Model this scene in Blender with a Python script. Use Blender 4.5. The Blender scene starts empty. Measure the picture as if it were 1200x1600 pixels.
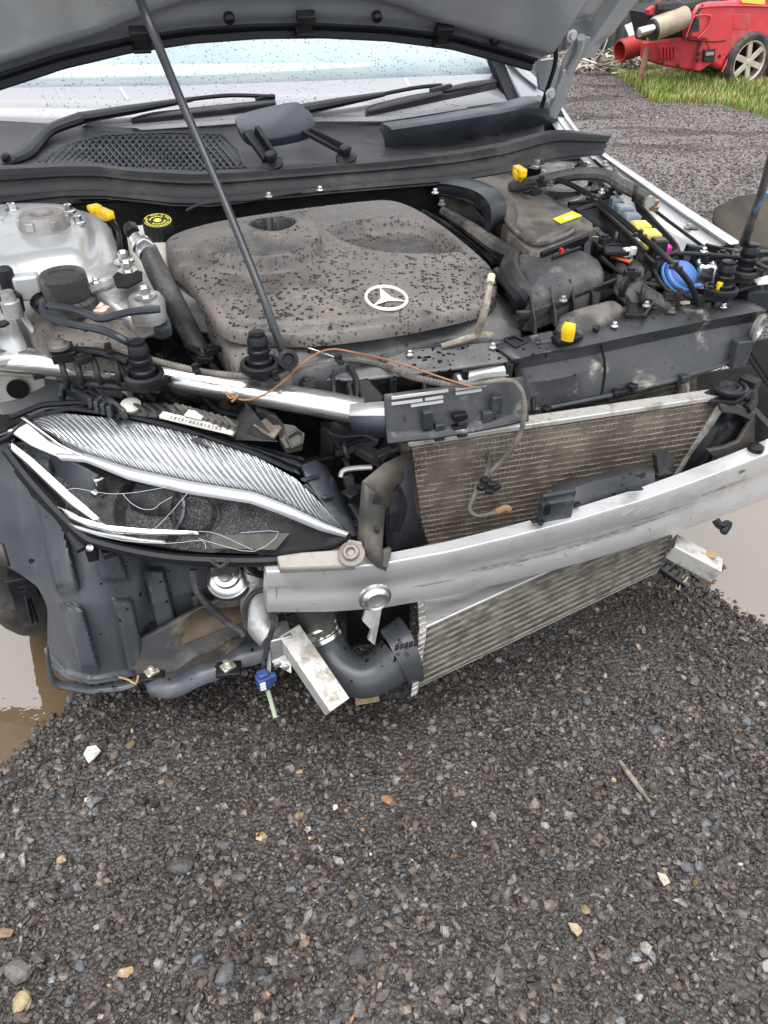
import bpy, bmesh, math, random
import numpy as np
from mathutils import Vector, Matrix
random.seed(7); rng = np.random.default_rng(11)
C = bpy.context.scene.collection
SC = bpy.context.scene
# ------------------------------------------------------------------ camera, sky, sun, exposure
CAM_H, PITCH, FPX = 1.5, math.radians(38.4), 1155.0
cam = bpy.data.cameras.new('camera'); camo = bpy.data.objects.new('camera', cam); C.objects.link(camo)
camo.location = (0, 0, CAM_H); camo.rotation_euler = (math.radians(90) - PITCH, 0, 0)
cam.sensor_fit = 'VERTICAL'; cam.sensor_height = 36; cam.lens = 36 * FPX / 1600
cam.clip_start = 0.05; cam.clip_end = 500
SC.camera = camo
SUN_EL, SUN_AZ = math.radians(77), math.radians(200)      # azimuth from +Y towards +X
world = bpy.data.worlds.new('World'); SC.world = world; world.use_nodes = True
wn = world.node_tree.nodes; wl = world.node_tree.links; wn.clear()
wo = wn.new('ShaderNodeOutputWorld'); wb = wn.new('ShaderNodeBackground'); wb.inputs[1].default_value = 0.15
sky = wn.new('ShaderNodeTexSky'); sky.sky_type = 'NISHITA'; sky.sun_disc = False
sky.sun_elevation = SUN_EL; sky.sun_rotation = SUN_AZ; sky.air_density = 1.0; sky.dust_density = 5.0; sky.ozone_density = 1.0
hs = wn.new('ShaderNodeHueSaturation'); hs.inputs['Saturation'].default_value = 0.18; hs.inputs['Value'].default_value = 1.0
wl.new(sky.outputs[0], hs.inputs['Color']); oc = wn.new('ShaderNodeMix'); oc.data_type = 'RGBA'; oc.inputs[0].default_value = .65; oc.inputs[7].default_value = (6.2, 6.4, 6.7, 1)   # thin even cloud layer over the clear sky
wl.new(hs.outputs[0], oc.inputs[6]); wl.new(oc.outputs[2], wb.inputs[0]); wl.new(wb.outputs[0], wo.inputs[0])
sl = bpy.data.lights.new('sun', 'SUN'); sl.energy = .8; sl.angle = math.radians(50); sl.color = (1, .97, .93)
so = bpy.data.objects.new('sun', sl); C.objects.link(so)
sd = Vector((math.sin(SUN_AZ) * math.cos(SUN_EL), math.cos(SUN_AZ) * math.cos(SUN_EL), math.sin(SUN_EL)))
so.rotation_euler = sd.to_track_quat('Z', 'Y').to_euler(); so.location = sd * 30
vs = SC.view_settings; vs.view_transform = 'Standard'; vs.look = 'None'; vs.gamma = 1; vs.use_curve_mapping = False
vs.exposure = 1.2
# ------------------------------------------------------------------ measuring: photo pixel + known height / depth -> point
sP, cP = math.sin(PITCH), math.cos(PITCH)
AN = math.radians(18); CA, SA = math.cos(AN), math.sin(AN)
U = Vector((CA, SA, 0)); V = Vector((-SA, CA, 0)); Z = Vector((0, 0, 1))
EYE = Vector((0, 0, CAM_H)); FWD = Vector((0, cP, -sP))
def ray(px, py):
    a = (px - 600) / FPX; b = (800 - py) / FPX
    return Vector((a, cP + b * sP, -sP + b * cP))
def W(u, v, z): return U * u + V * v + Z * z
def UV(p): return (p.dot(U), p.dot(V))
def PZ(px, py, z): r = ray(px, py); return EYE + r * ((z - CAM_H) / r.z)
def PV(px, py, v): r = ray(px, py); return EYE + r * (v / r.dot(V))
def PU(px, py, u): r = ray(px, py); return EYE + r * (u / r.dot(U))
def PS(px, py, v0, z0, s):
    r = ray(px, py); return EYE + r * ((z0 - s * v0 - CAM_H) / (r.z - s * r.dot(V)))
def PP(px, py, o, n): r = ray(px, py); return EYE + r * ((o - EYE).dot(n) / r.dot(n))
def depth(p): return (p - EYE).dot(FWD)
def R(px, p): return px * depth(p) / FPX
def PZs(l, z=None): return [PZ(*q) if len(q) == 3 else PZ(q[0], q[1], z) for q in l]
def PVs(l, v=None): return [PV(*q) if len(q) == 3 else PV(q[0], q[1], v) for q in l]
# ------------------------------------------------------------------ mesh builder
def catmull(pts, k=6):
    if len(pts) < 3 or k < 2: return list(pts)
    out = []
    for i in range(len(pts) - 1):
        a = pts[max(i - 1, 0)]; b = pts[i]; c = pts[i + 1]; d = pts[min(i + 2, len(pts) - 1)]
        for j in range(k):
            t = j / k
            out.append(0.5 * ((2 * b) + (c - a) * t + (2 * a - 5 * b + 4 * c - d) * t * t + (3 * b - 3 * c + d - a) * t ** 3))
    out.append(pts[-1]); return out
def chaikin(pts, n=2):
    for _ in range(n):
        o = []
        for i in range(len(pts)):
            a, b = pts[i], pts[(i + 1) % len(pts)]
            o += [a * .75 + b * .25, a * .25 + b * .75]
        pts = o
    return pts
class MB:
    def __init__(s): s.v = []; s.f = []
    def add(s, vs, fs):
        o = len(s.v); s.v += [Vector(x) for x in vs]; s.f += [tuple(i + o for i in f) for f in fs]; return s
    def obox(s, c, a, b, d):          # centre and three half-vectors
        vs = [c + a * i + b * j + d * k for i in (-1, 1) for j in (-1, 1) for k in (-1, 1)]
        return s.add(vs, [(0, 1, 3, 2), (4, 6, 7, 5), (0, 4, 5, 1), (2, 3, 7, 6), (0, 2, 6, 4), (1, 5, 7, 3)])
    def box(s, c, sx, sy, sz, rz=0, ax=None):
        a, b = (U, V) if ax is None else ax
        if rz: a, b = a * math.cos(rz) + b * math.sin(rz), b * math.cos(rz) - a * math.sin(rz)
        return s.obox(c, a * sx / 2, b * sy / 2, Z * sz / 2)
    def bar(s, p, q, w, h, up=Z):
        d = (q - p); L = d.length; d = d / L
        a = d.cross(up)
        if a.length < 1e-4: a = d.cross(V)
        a.normalize(); b = a.cross(d)
        return s.obox((p + q) / 2, d * L / 2, a * w / 2, b * h / 2)
    def tube(s, pts, r, n=8, k=5, flat=1.0, caps=True):
        pts = catmull([Vector(p) for p in pts], k); m = len(pts)
        rs = r if isinstance(r, (list, tuple)) else [r]
        def rad(i):
            x = i / (m - 1) * (len(rs) - 1); j = min(int(x), len(rs) - 2) if len(rs) > 1 else 0
            return rs[0] if len(rs) == 1 else rs[j] + (rs[j + 1] - rs[j]) * (x - j)
        rings = []; prev = None
        for i, p in enumerate(pts):
            t = (pts[min(i + 1, m - 1)] - pts[max(i - 1, 0)]); t.normalize()
            if prev is None:
                a = t.cross(Z)
                if a.length < .05: a = t.cross(U)
            else: a = prev - t * prev.dot(t)
            a.normalize(); prev = a; b = t.cross(a)
            rr = rad(i)
            rings.append([p + (a * math.cos(2 * math.pi * j / n) + b * math.sin(2 * math.pi * j / n) * flat) * rr for j in range(n)])
        return s.loft(rings, caps=caps)
    def loft(s, rings, closed=True, caps=True):
        n = len(rings[0]); vs = [p for r in rings for p in r]; fs = []
        for i in range(len(rings) - 1):
            for j in range(n if closed else n - 1):
                a = i * n + j; b = i * n + (j + 1) % n
                fs.append((a, b, b + n, a + n))
        if caps and closed:
            fs.append(tuple(range(n))[::-1]); fs.append(tuple((len(rings) - 1) * n + j for j in range(n)))
        return s.add(vs, fs)
    def grid(s, rows): return s.loft(rows, closed=False, caps=False)
    def prism(s, pts, vec):
        n = len(pts); vs = list(pts) + [p + vec for p in pts]
        fs = [tuple(range(n))[::-1], tuple(range(n, 2 * n))] + [(i, (i + 1) % n, n + (i + 1) % n, n + i) for i in range(n)]
        return s.add(vs, fs)
    def lathe(s, c, ax, prof, n=20, caps=True, star=None):
        ax = ax.normalized(); a = ax.cross(V if abs(ax.dot(V)) < .9 else U).normalized(); b = ax.cross(a)
        rings = []
        for (r, h) in prof:
            rings.append([c + ax * h + (a * math.cos(2 * math.pi * j / n) + b * math.sin(2 * math.pi * j / n)) * (r * (1 + (star if star and j % 2 else 0))) for j in range(n)])
        return s.loft(rings, caps=caps)
    def poly(s, pts): return s.add(pts, [tuple(range(len(pts)))])
ROOT = Vector((0, 0, 0))
def finish(me, smooth=35):
    if smooth is None: return
    me.polygons.foreach_set('use_smooth', np.ones(len(me.polygons), dtype=bool))
    me.set_sharp_from_angle(angle=math.radians(smooth))
SPLIT = {'plate_rib', 'panel_lug', 'broken_lip', 'housing_lug', 'cover_rib', 'pressed_rib', 'side_lug', 'scored_mark', 'glue_bead', 'guide_stay', 'carrier_bar', 'flap_boss', 'rubber_strip'}
def islands(mb):
    par = list(range(len(mb.v)))
    def find(i):
        while par[i] != i: par[i] = par[par[i]]; i = par[i]
        return i
    for f in mb.f:
        a = find(f[0])
        for i in f[1:]: par[find(i)] = a
    groups = {}
    for f in mb.f: groups.setdefault(find(f[0]), []).append(f)
    out = []
    for fs in groups.values():
        ids = sorted({i for f in fs for i in f}); mp_ = {j: k for k, j in enumerate(ids)}; m = MB(); m.v = [mb.v[j] for j in ids]; m.f = [tuple(mp_[i] for i in f) for f in fs]; out.append(m)
    return out
def part(name, mb, mat, parent=None, bevel=0, smooth=35, solid=0, subd=0, label=None, root=None, recalc=True):
    if name in SPLIT:
        ms = islands(mb)
        if len(ms) > 1:
            os_ = []
            for m in ms:
                SPLIT.discard(name)
                try: os_.append(part(name, m, mat, parent, bevel, smooth, solid, subd, label, root, recalc))
                finally: SPLIT.add(name)
            return os_[0]
    root = ROOT if root is None else root
    me = bpy.data.meshes.new(name)
    me.from_pydata([tuple(p - root) for p in mb.v], [], mb.f); me.update()
    if recalc:
        bm = bmesh.new(); bm.from_mesh(me); bmesh.ops.recalc_face_normals(bm, faces=bm.faces); bm.to_mesh(me); bm.free()
    finish(me, smooth); me.materials.append(mat)
    o = bpy.data.objects.new(name, me); C.objects.link(o)
    if parent is not None: o.parent = parent
    else: o.location = root
    if solid:
        m = o.modifiers.new('solid', 'SOLIDIFY'); m.thickness = solid; m.offset = 0
    if bevel:
        m = o.modifiers.new('bevel', 'BEVEL'); m.width = bevel; m.segments = 2; m.limit_method = 'ANGLE'; m.angle_limit = math.radians(40); m.harden_normals = False
    if subd:
        m = o.modifiers.new('sub', 'SUBSURF'); m.levels = subd; m.render_levels = subd
    if label: o['label'] = label
    return o
def thing(name, label, cat, loc=(0, 0, 0), group=None):
    o = bpy.data.objects.new(name, None); C.objects.link(o); o.location = loc; o.empty_display_size = .1
    o['label'] = label; o['category'] = cat
    if group: o['group'] = group
    return o
def tag(o, label=None, cat=None, group=None, kind=None):
    if label: o['label'] = label
    if cat: o['category'] = cat
    if group: o['group'] = group
    if kind: o['kind'] = kind
    return o
# ------------------------------------------------------------------ materials
def M(name, col, rough=.5, metal=0, var=None, bump=None, spots=None, dust=None, spec=.5, coat=0, trans=0, alpha=1, stretch=None, ior=None, rvar=0, scratch=None, rain=None):
    """var=(scale,col2,lo,hi)  bump=(scale,strength)  spots=(scale,radius,col,rough)  dust=(scale,col,lo,hi)"""
    m = bpy.data.materials.new(name); m.use_nodes = True; nt = m.node_tree; N = nt.nodes; L = nt.links
    b = N['Principled BSDF']
    tc = N.new('ShaderNodeTexCoord'); vec = tc.outputs['Object']
    if stretch:
        mp = N.new('ShaderNodeMapping'); mp.inputs['Scale'].default_value = stretch; mp.inputs['Rotation'].default_value = (0, 0, -AN)
        L.new(vec, mp.inputs[0]); svec = mp.outputs[0]
    else: svec = vec
    def noise(scale, detail=5, v=None, dist=0):
        n = N.new('ShaderNodeTexNoise'); n.inputs['Scale'].default_value = scale; n.inputs['Detail'].default_value = detail
        n.inputs['Roughness'].default_value = .6; n.inputs['Distortion'].default_value = dist
        L.new(v or vec, n.inputs['Vector']); return n.outputs[0]
    def ramp(x, lo, hi):
        r = N.new('ShaderNodeMapRange'); r.inputs[1].default_value = lo; r.inputs[2].default_value = hi; r.clamp = True
        r.interpolation_type = 'SMOOTHSTEP'
        L.new(x, r.inputs[0]); return r.outputs[0]
    def mix(f, a, c):
        x = N.new('ShaderNodeMix'); x.data_type = 'RGBA'
        L.new(f, x.inputs[0])
        for v, i in ((a, 6), (c, 7)):
            if isinstance(v, (tuple, list)): x.inputs[i].default_value = (*v[:3], 1)
            else: L.new(v, x.inputs[i])
        return x.outputs[2]
    def math2(op, a, c=None):
        x = N.new('ShaderNodeMath'); x.operation = op
        for v, i in ((a, 0), (c, 1)):
            if v is None: continue
            if isinstance(v, (int, float)): x.inputs[i].default_value = v
            else: L.new(v, x.inputs[i])
        return x.outputs[0]
    c = tuple(col); r = rough
    if var:
        f = ramp(noise(var[0], 6, svec), var[2], var[3]); c = mix(f, c, var[1])
    if dust:
        f = math2('MULTIPLY', ramp(noise(dust[0], 8), dust[2], dust[3]), 1.0)
        f2 = math2('MULTIPLY', f, ramp(noise(dust[0] * 9, 4), .25, .6))
        c = mix(f2, c, dust[1]); r = math2('ADD', math2('MULTIPLY', f2, .35), rough)
    if scratch:
        w = noise(scratch[0], 3, svec, 1.0); f = ramp(math2('ABSOLUTE', math2('SUBTRACT', w, .5)), .012, .002)
        c = mix(math2('MULTIPLY', f, ramp(noise(6), .45, .6)), c, scratch[1])
    if spots:
        vv = N.new('ShaderNodeTexVoronoi'); vv.inputs['Scale'].default_value = spots[0]
        nz = N.new('ShaderNodeTexNoise'); nz.inputs['Scale'].default_value = spots[0] * 1.7; L.new(vec, nz.inputs['Vector'])
        mv = N.new('ShaderNodeVectorMath'); mv.operation = 'MULTIPLY_ADD'; L.new(nz.outputs['Color'], mv.inputs[0]); s_ = .6 / spots[0]
        mv.inputs[1].default_value = (s_, s_, s_); L.new(vec, mv.inputs[2]); L.new(mv.outputs[0], vv.inputs['Vector'])
        sx = N.new('ShaderNodeSeparateColor'); L.new(vv.outputs['Color'], sx.inputs[0])
        dens = ramp(noise(5, 3), .3, .55)
        rad = math2('MULTIPLY', math2('MULTIPLY', math2('POWER', sx.outputs[0], 2.0), spots[1]), dens)
        f = math2('LESS_THAN', vv.outputs['Distance'], rad)
        c = mix(f, c, spots[2])
        rr = N.new('ShaderNodeMix'); L.new(f, rr.inputs[0])
        if isinstance(r, (int, float)): rr.inputs[2].default_value = r
        else: L.new(r, rr.inputs[2])
        rr.inputs[3].default_value = spots[3]; r = rr.outputs[0]
    if rvar:
        r = math2('ADD', r, math2('MULTIPLY', math2('SUBTRACT', noise(14, 6), .5), rvar))
    if isinstance(c, tuple): b.inputs['Base Color'].default_value = (*c, 1)
    else: L.new(c, b.inputs['Base Color'])
    if isinstance(r, (int, float)): b.inputs['Roughness'].default_value = r
    else: L.new(r, b.inputs['Roughness'])
    b.inputs['Metallic'].default_value = metal; b.inputs['Specular IOR Level'].default_value = spec
    b.inputs['Coat Weight'].default_value = coat; b.inputs['Coat Roughness'].default_value = .05
    b.inputs['Transmission Weight'].default_value = trans; b.inputs['Alpha'].default_value = alpha
    if ior: b.inputs['IOR'].default_value = ior
    if bump:
        bp = N.new('ShaderNodeBump'); bp.inputs['Strength'].default_value = bump[1]; bp.inputs['Distance'].default_value = .004
        h = noise(bump[0], 6, svec)
        L.new(h, bp.inputs['Height']); L.new(bp.outputs[0], b.inputs['Normal'])
    return m
TAUPE = (.17, .15, .135)
m_black = M('black_plastic', (.011, .012, .014), .42, spec=.25, dust=(5, (.06, .057, .054), .42, .75), bump=(60, .12), rvar=.25)
m_black2 = M('black_plastic_clean', (.008, .009, .011), .38, spec=.25, bump=(40, .06), rvar=.2)
m_dark = M('dark_grime', (.006, .006, .006), .65, spec=.25, var=(12, (.016, .015, .014), .45, .7), bump=(30, .4))
m_slate = M('slate_plastic', (.022, .025, .031), .38, spec=.35, var=(6, (.045, .05, .06), .4, .7), dust=(7, (.11, .11, .11), .5, .8), bump=(50, .1), rvar=.3, spots=(55, .22, (.01, .011, .013), .15))
m_cover = M('dusty_engine_cover', (.046, .043, .041), .46, var=(3.2, (.145, .131, .121), .3, .52), dust=(11, (.2, .175, .155), .42, .72), spots=(118, .84, (.034, .03, .028), .16), bump=(220, .15))
m_dusty = M('dusty_black_plastic', (.03, .03, .031), .5, var=(9, (.13, .117, .105), .42, .62), dust=(18, (.2, .175, .15), .5, .75), bump=(120, .15))
m_mudplastic = M('mud_splashed_plastic', (.03, .032, .036), .4, var=(7, (.05, .05, .054), .4, .7), dust=(9, (.38, .34, .29), .57, .72), bump=(80, .12), spots=(60, .35, (.012, .012, .013), .15))
m_rubber = M('rubber', (.022, .022, .024), .55, dust=(6, (.12, .11, .1), .45, .8), bump=(90, .1))
m_hose = M('rubber_hose', (.03, .03, .032), .5, dust=(14, (.13, .12, .11), .4, .7), bump=(150, .2), spots=(90, .3, (.01, .01, .01), .2))
m_paint = M('silver_paint', (.5, .51, .515), .36, .35, var=(5, (.44, .44, .435), .4, .7), dust=(8, (.33, .31, .28), .48, .8), coat=.5, rvar=.12)
m_hoodin = M('grey_primer_paint', (.30, .315, .335), .26, .3, var=(3, (.35, .365, .385), .35, .7), coat=.3, rvar=.1)
m_alu = M('brushed_aluminium', (.54, .54, .53), .4, .55, var=(5, (.36, .36, .355), .45, .75), dust=(9, (.4, .38, .35), .55, .85), stretch=(1, 9, 9), bump=(50, .06), rvar=.25)
m_beam = M('scuffed_aluminium', (.6, .6, .595), .34, .6, var=(3, (.5, .5, .505), .5, .72), dust=(9, (.38, .36, .33), .52, .8), stretch=(1, 12, 12), bump=(40, .06), rvar=.3)
m_xm = M('polished_alloy', (.66, .66, .65), .24, .9, var=(6, (.5, .5, .49), .45, .7), dust=(10, (.3, .28, .25), .55, .8), stretch=(1, 6, 6), bump=(25, .15), rvar=.25)
m_grimy = M('grimy_alloy', (.24, .22, .195), .5, .35, var=(22, (.2, .17, .13), .45, .65), bump=(120, .2))
m_alu2 = M('cast_aluminium', (.5, .5, .49), .45, .8, var=(14, (.3, .29, .28), .42, .7), dust=(9, (.22, .2, .18), .5, .8), bump=(160, .35))
m_steel = M('bright_metal', (.72, .72, .7), .25, 1, rvar=.15)
m_chrome = M('chrome', (.86, .87, .88), .09, 1, rvar=.12)
m_refl = M('silvered_reflector', (.36, .37, .38), .2, .75, var=(25, (.28, .29, .3), .4, .7), bump=(200, .1))
m_white = M('white_plastic', (.72, .71, .66), .4, var=(14, (.6, .54, .42), .5, .8))
m_brake = M('translucent_tank', (.74, .72, .64), .38, var=(9, (.6, .46, .26), .5, .75))
m_yellow = M('yellow_plastic', (.85, .55, .01), .35, var=(30, (.7, .42, .01), .4, .7))
m_yprint = M('yellow_print', (.78, .7, .05), .5)
m_blue = M('blue_plastic', (.045, .14, .40), .4, var=(14, (.065, .17, .44), .4, .7))
m_navy = M('navy_plastic', (.03, .06, .2), .4)
m_fin = M('radiator_fins', (.12, .1, .08), .6, .3, var=(9, (.24, .2, .16), .4, .66), stretch=(1, 1, 1), bump=(420, .9))
m_tube = M('radiator_tube', (.42, .37, .31), .5, .4, var=(24, (.2, .165, .13), .42, .62), bump=(300, .4))
m_fin2 = M('intercooler_fins', (.1, .092, .078), .6, .4, var=(22, (.21, .19, .16), .4, .66), bump=(380, .9))
m_tube2 = M('intercooler_tube', (.4, .375, .33), .45, .6, var=(30, (.19, .17, .14), .45, .65), bump=(200, .3))
m_dirtal = M('dirty_aluminium', (.56, .55, .52), .42, .5, var=(20, (.3, .27, .22), .5, .68), dust=(30, (.23, .19, .14), .5, .7), bump=(120, .2))
m_brownpl = M('dirty_brown_plastic', (.034, .031, .027), .5, var=(6, (.075, .066, .054), .38, .65), dust=(12, (.14, .122, .1), .5, .8), bump=(60, .15))
m_copper = M('orange_wire', (.3, .13, .06), .45)
m_conduit = M('corrugated_conduit', (.085, .078, .068), .6, var=(20, (.17, .15, .125), .4, .65))
m_wire_y = M('pale_yellow_wire', (.55, .55, .32), .5)
m_red = M('red_plastic', (.5, .02, .02), .4)
m_tyre = M('tyre_rubber', (.022, .022, .022), .75, dust=(6, (.14, .12, .1), .4, .7), bump=(60, .2))
# ================================================================== SETTING
def sstep(a, b, x):
    t = np.clip((x - a) / (b - a), 0, 1); return t * t * (3 - 2 * t)
def wob(x, y):
    return (np.sin(x * 9.1 + 1.3 * np.sin(y * 5.7)) + np.sin(y * 11.3 + 1.7 * np.sin(x * 7.9 + 1)) + .6 * np.sin(x * 23 + y * 17) + .5 * np.sin(x * 31 - y * 27 + 2)) / 3
PUD = [(-1.45, 1.35, .72, .62), (1.70, 2.02, .86, .95)]
def pud(x, y, k):
    cx, cy, rx, ry = PUD[k]
    return 1 - ((x - cx) / rx) ** 2 - ((y - cy) / ry) ** 2 + .10 * wob(x * 1.5, y * 1.5)
def ground_z(x, y):
    far = sstep(2.5, 7, np.hypot(x, y))
    z = .004 * wob(x, y) + far * (.03 * wob(x * .35, y * .35) + .02 * np.sin(y * 3.1 + 1.2 * np.sin(x * .9)) * (x > 0))
    for k in range(2): z = z - .05 * sstep(-.2, .6, pud(x, y, k))
    return z
WATER = -.0095
xs = np.concatenate([np.linspace(-60, -3, 20)[:-1], np.arange(-3, 4.2, .018), np.linspace(4.2, 12, 50)[1:], np.linspace(12, 60, 14)[1:]])
ys = np.concatenate([np.linspace(-20, -.2, 8)[:-1], np.arange(-.2, 3.6, .018), np.linspace(3.6, 15, 110)[1:], np.linspace(15, 90, 16)[1:]])
X, Y = np.meshgrid(xs, ys); Zg = ground_z(X, Y)
def np_mesh(name, co, faces, mat, smooth=False, col=None):
    me = bpy.data.meshes.new(name); n = len(co); k = faces.shape[1]
    me.vertices.add(n); me.vertices.foreach_set('co', co.astype(np.float32).ravel())
    me.loops.add(faces.size); me.loops.foreach_set('vertex_index', faces.astype(np.int32).ravel())
    me.polygons.add(len(faces)); me.polygons.foreach_set('loop_start', np.arange(0, faces.size, k, dtype=np.int32))
    me.update(calc_edges=True)
    me.polygons.foreach_set('use_smooth', np.full(len(faces), smooth, dtype=bool))
    if col is not None:
        a = me.attributes.new('point_tint', 'FLOAT_COLOR', 'POINT'); a.data.foreach_set('color', col.astype(np.float32).ravel())
    me.materials.append(mat); o = bpy.data.objects.new(name, me); C.objects.link(o); return o
def grid_faces(ny, nx):
    i = np.arange(ny - 1)[:, None] * nx + np.arange(nx - 1)[None, :]; i = i.ravel()
    return np.stack([i, i + 1, i + nx + 1, i + nx], 1)
def nodes_of(name):
    m = bpy.data.materials.new(name); m.use_nodes = True
    return m, m.node_tree.nodes, m.node_tree.links, m.node_tree.nodes['Principled BSDF']
# wet soil and fine chippings
m_ground, N, L, B = nodes_of('wet_gravel_ground')
tc = N.new('ShaderNodeTexCoord')
vo = N.new('ShaderNodeTexVoronoi'); vo.inputs['Scale'].default_value = 110; L.new(tc.outputs['Object'], vo.inputs['Vector'])
sc = N.new('ShaderNodeSeparateColor'); L.new(vo.outputs['Color'], sc.inputs[0])
cr = N.new('ShaderNodeValToRGB'); L.new(sc.outputs[0], cr.inputs[0])
e = cr.color_ramp.elements; e[0].position = 0; e[0].color = (.022, .019, .017, 1); e[1].position = 1; e[1].color = (.1, .098, .1, 1)
for p_, c_ in ((.35, (.04, .035, .032)), (.75, (.062, .056, .054)), (.95, (.075, .068, .064))):
    q = e.new(p_); q.color = (*c_, 1)
n1 = N.new('ShaderNodeTexNoise'); n1.inputs['Scale'].default_value = 1.6; n1.inputs['Detail'].default_value = 7; L.new(tc.outputs['Object'], n1.inputs['Vector'])
mr = N.new('ShaderNodeMapRange'); mr.inputs[1].default_value = .42; mr.inputs[2].default_value = .62; L.new(n1.outputs[0], mr.inputs[0])
# dark rut streaks across the far yard
mp = N.new('ShaderNodeMapping'); mp.inputs['Scale'].default_value = (.35, 2.4, 1); mp.inputs['Rotation'].default_value = (0, 0, .12); L.new(tc.outputs['Object'], mp.inputs[0])
n2 = N.new('ShaderNodeTexNoise'); n2.inputs['Scale'].default_value = 1.1; n2.inputs['Detail'].default_value = 8; n2.inputs['Roughness'].default_value = .65; L.new(mp.outputs[0], n2.inputs['Vector'])
mr2 = N.new('ShaderNodeMapRange'); mr2.inputs[1].default_value = .535; mr2.inputs[2].default_value = .6; L.new(n2.outputs[0], mr2.inputs[0])
sx = N.new('ShaderNodeSeparateXYZ'); L.new(tc.outputs['Object'], sx.inputs[0])
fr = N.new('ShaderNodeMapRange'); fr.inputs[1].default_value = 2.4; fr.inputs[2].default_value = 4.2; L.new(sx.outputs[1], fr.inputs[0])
def mixc(f, a, b, mode='MIX'):
    x = N.new('ShaderNodeMix'); x.data_type = 'RGBA'; x.blend_type = mode
    for v_, i_ in ((f, 0), (a, 6), (b, 7)):
        if isinstance(v_, tuple): x.inputs[i_].default_value = (*v_, 1)
        elif isinstance(v_, float): x.inputs[i_].default_value = v_
        else: L.new(v_, x.inputs[i_])
    return x.outputs[2]
c1 = mixc(mr.outputs[0], cr.outputs[0], (.04, .033, .028))
pale = mixc(1.0, cr.outputs[0], (2.5, 2.35, 2.45), 'MULTIPLY')  # far ground lightened: dry stone plus grazing sky sheen put into the colour
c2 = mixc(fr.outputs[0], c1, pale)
mm = N.new('ShaderNodeMath'); mm.operation = 'MULTIPLY'; L.new(mr2.outputs[0], mm.inputs[0]); L.new(fr.outputs[0], mm.inputs[1])
c3 = mixc(mm.outputs[0], c2, (.03, .022, .02))
L.new(c3, B.inputs['Base Color']); B.inputs['Roughness'].default_value = .5
bp = N.new('ShaderNodeBump'); bp.inputs['Strength'].default_value = .8; bp.inputs['Distance'].default_value = .006
L.new(vo.outputs['Distance'], bp.inputs['Height']); bp.invert = True; L.new(bp.outputs[0], B.inputs['Normal'])
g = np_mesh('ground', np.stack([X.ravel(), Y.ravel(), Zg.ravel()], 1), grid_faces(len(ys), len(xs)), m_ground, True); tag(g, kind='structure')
# puddles
m_water, N, L, B = nodes_of('muddy_water')
B.inputs['Base Color'].default_value = (.13, .088, .05, 1); B.inputs['Roughness'].default_value = .025; B.inputs['IOR'].default_value = 2.5
tc = N.new('ShaderNodeTexCoord'); nz = N.new('ShaderNodeTexNoise'); nz.inputs['Scale'].default_value = 14; nz.inputs['Detail'].default_value = 3; L.new(tc.outputs['Object'], nz.inputs['Vector'])
bp = N.new('ShaderNodeBump'); bp.inputs['Strength'].default_value = .12; bp.inputs['Distance'].default_value = .01; L.new(nz.outputs[0], bp.inputs['Height']); L.new(bp.outputs[0], B.inputs['Normal'])
for k in range(2):
    cx, cy, rx, ry = PUD[k]; mb = MB(); ring = []
    for i in range(72):
        a = 2 * math.pi * i / 72; q = 1.06
        ring.append(Vector((cx + rx * q * math.cos(a), cy + ry * q * math.sin(a), WATER)))
    mb.poly(ring); o = part('puddle_water', mb, m_water, None, smooth=None); tag(o, kind='structure')
# gravel: tens of thousands of angular chippings, each with its own tint
ICO = bmesh.new(); bmesh.ops.create_icosphere(ICO, subdivisions=1, radius=1)
ico_v = np.array([v.co[:] for v in ICO.verts]); ico_f = np.array([[v.index for v in f.verts] for f in ICO.faces]); ICO.free()
m_stone, N, L, B = nodes_of('crushed_stone')
at = N.new('ShaderNodeAttribute'); at.attribute_name = 'point_tint'; tc = N.new('ShaderNodeTexCoord')
nz = N.new('ShaderNodeTexNoise'); nz.inputs['Scale'].default_value = 160; nz.inputs['Detail'].default_value = 5; L.new(tc.outputs['Object'], nz.inputs['Vector'])
mr = N.new('ShaderNodeMapRange'); mr.inputs[1].default_value = .3; mr.inputs[2].default_value = .7; mr.inputs[3].default_value = .65; mr.inputs[4].default_value = 1.35; L.new(nz.outputs[0], mr.inputs[0])
c_ = N.new('ShaderNodeVectorMath'); c_.operation = 'SCALE'; L.new(at.outputs['Color'], c_.inputs[0]); L.new(mr.outputs[0], c_.inputs['Scale']); L.new(c_.outputs[0], B.inputs['Base Color'])
mr3 = N.new('ShaderNodeMapRange'); mr3.inputs[1].default_value = .3; mr3.inputs[2].default_value = .7; mr3.inputs[3].default_value = .2; mr3.inputs[4].default_value = .5; L.new(nz.outputs[0], mr3.inputs[0]); L.new(mr3.outputs[0], B.inputs['Roughness'])
bp = N.new('ShaderNodeBump'); bp.inputs['Strength'].default_value = .35; bp.inputs['Distance'].default_value = .002; L.new(nz.outputs[0], bp.inputs['Height']); L.new(bp.outputs[0], B.inputs['Normal'])
PAL = np.array([(.062, .055, .05), (.078, .061, .049), (.03, .026, .023), (.1, .099, .1), (.15, .138, .125), (.2, .135, .075), (.2, .095, .045), (.45, .41, .34), (.055, .042, .034)])
PW = np.array([.28, .22, .2, .1, .03, .006, .003, .001, .2])
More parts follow.
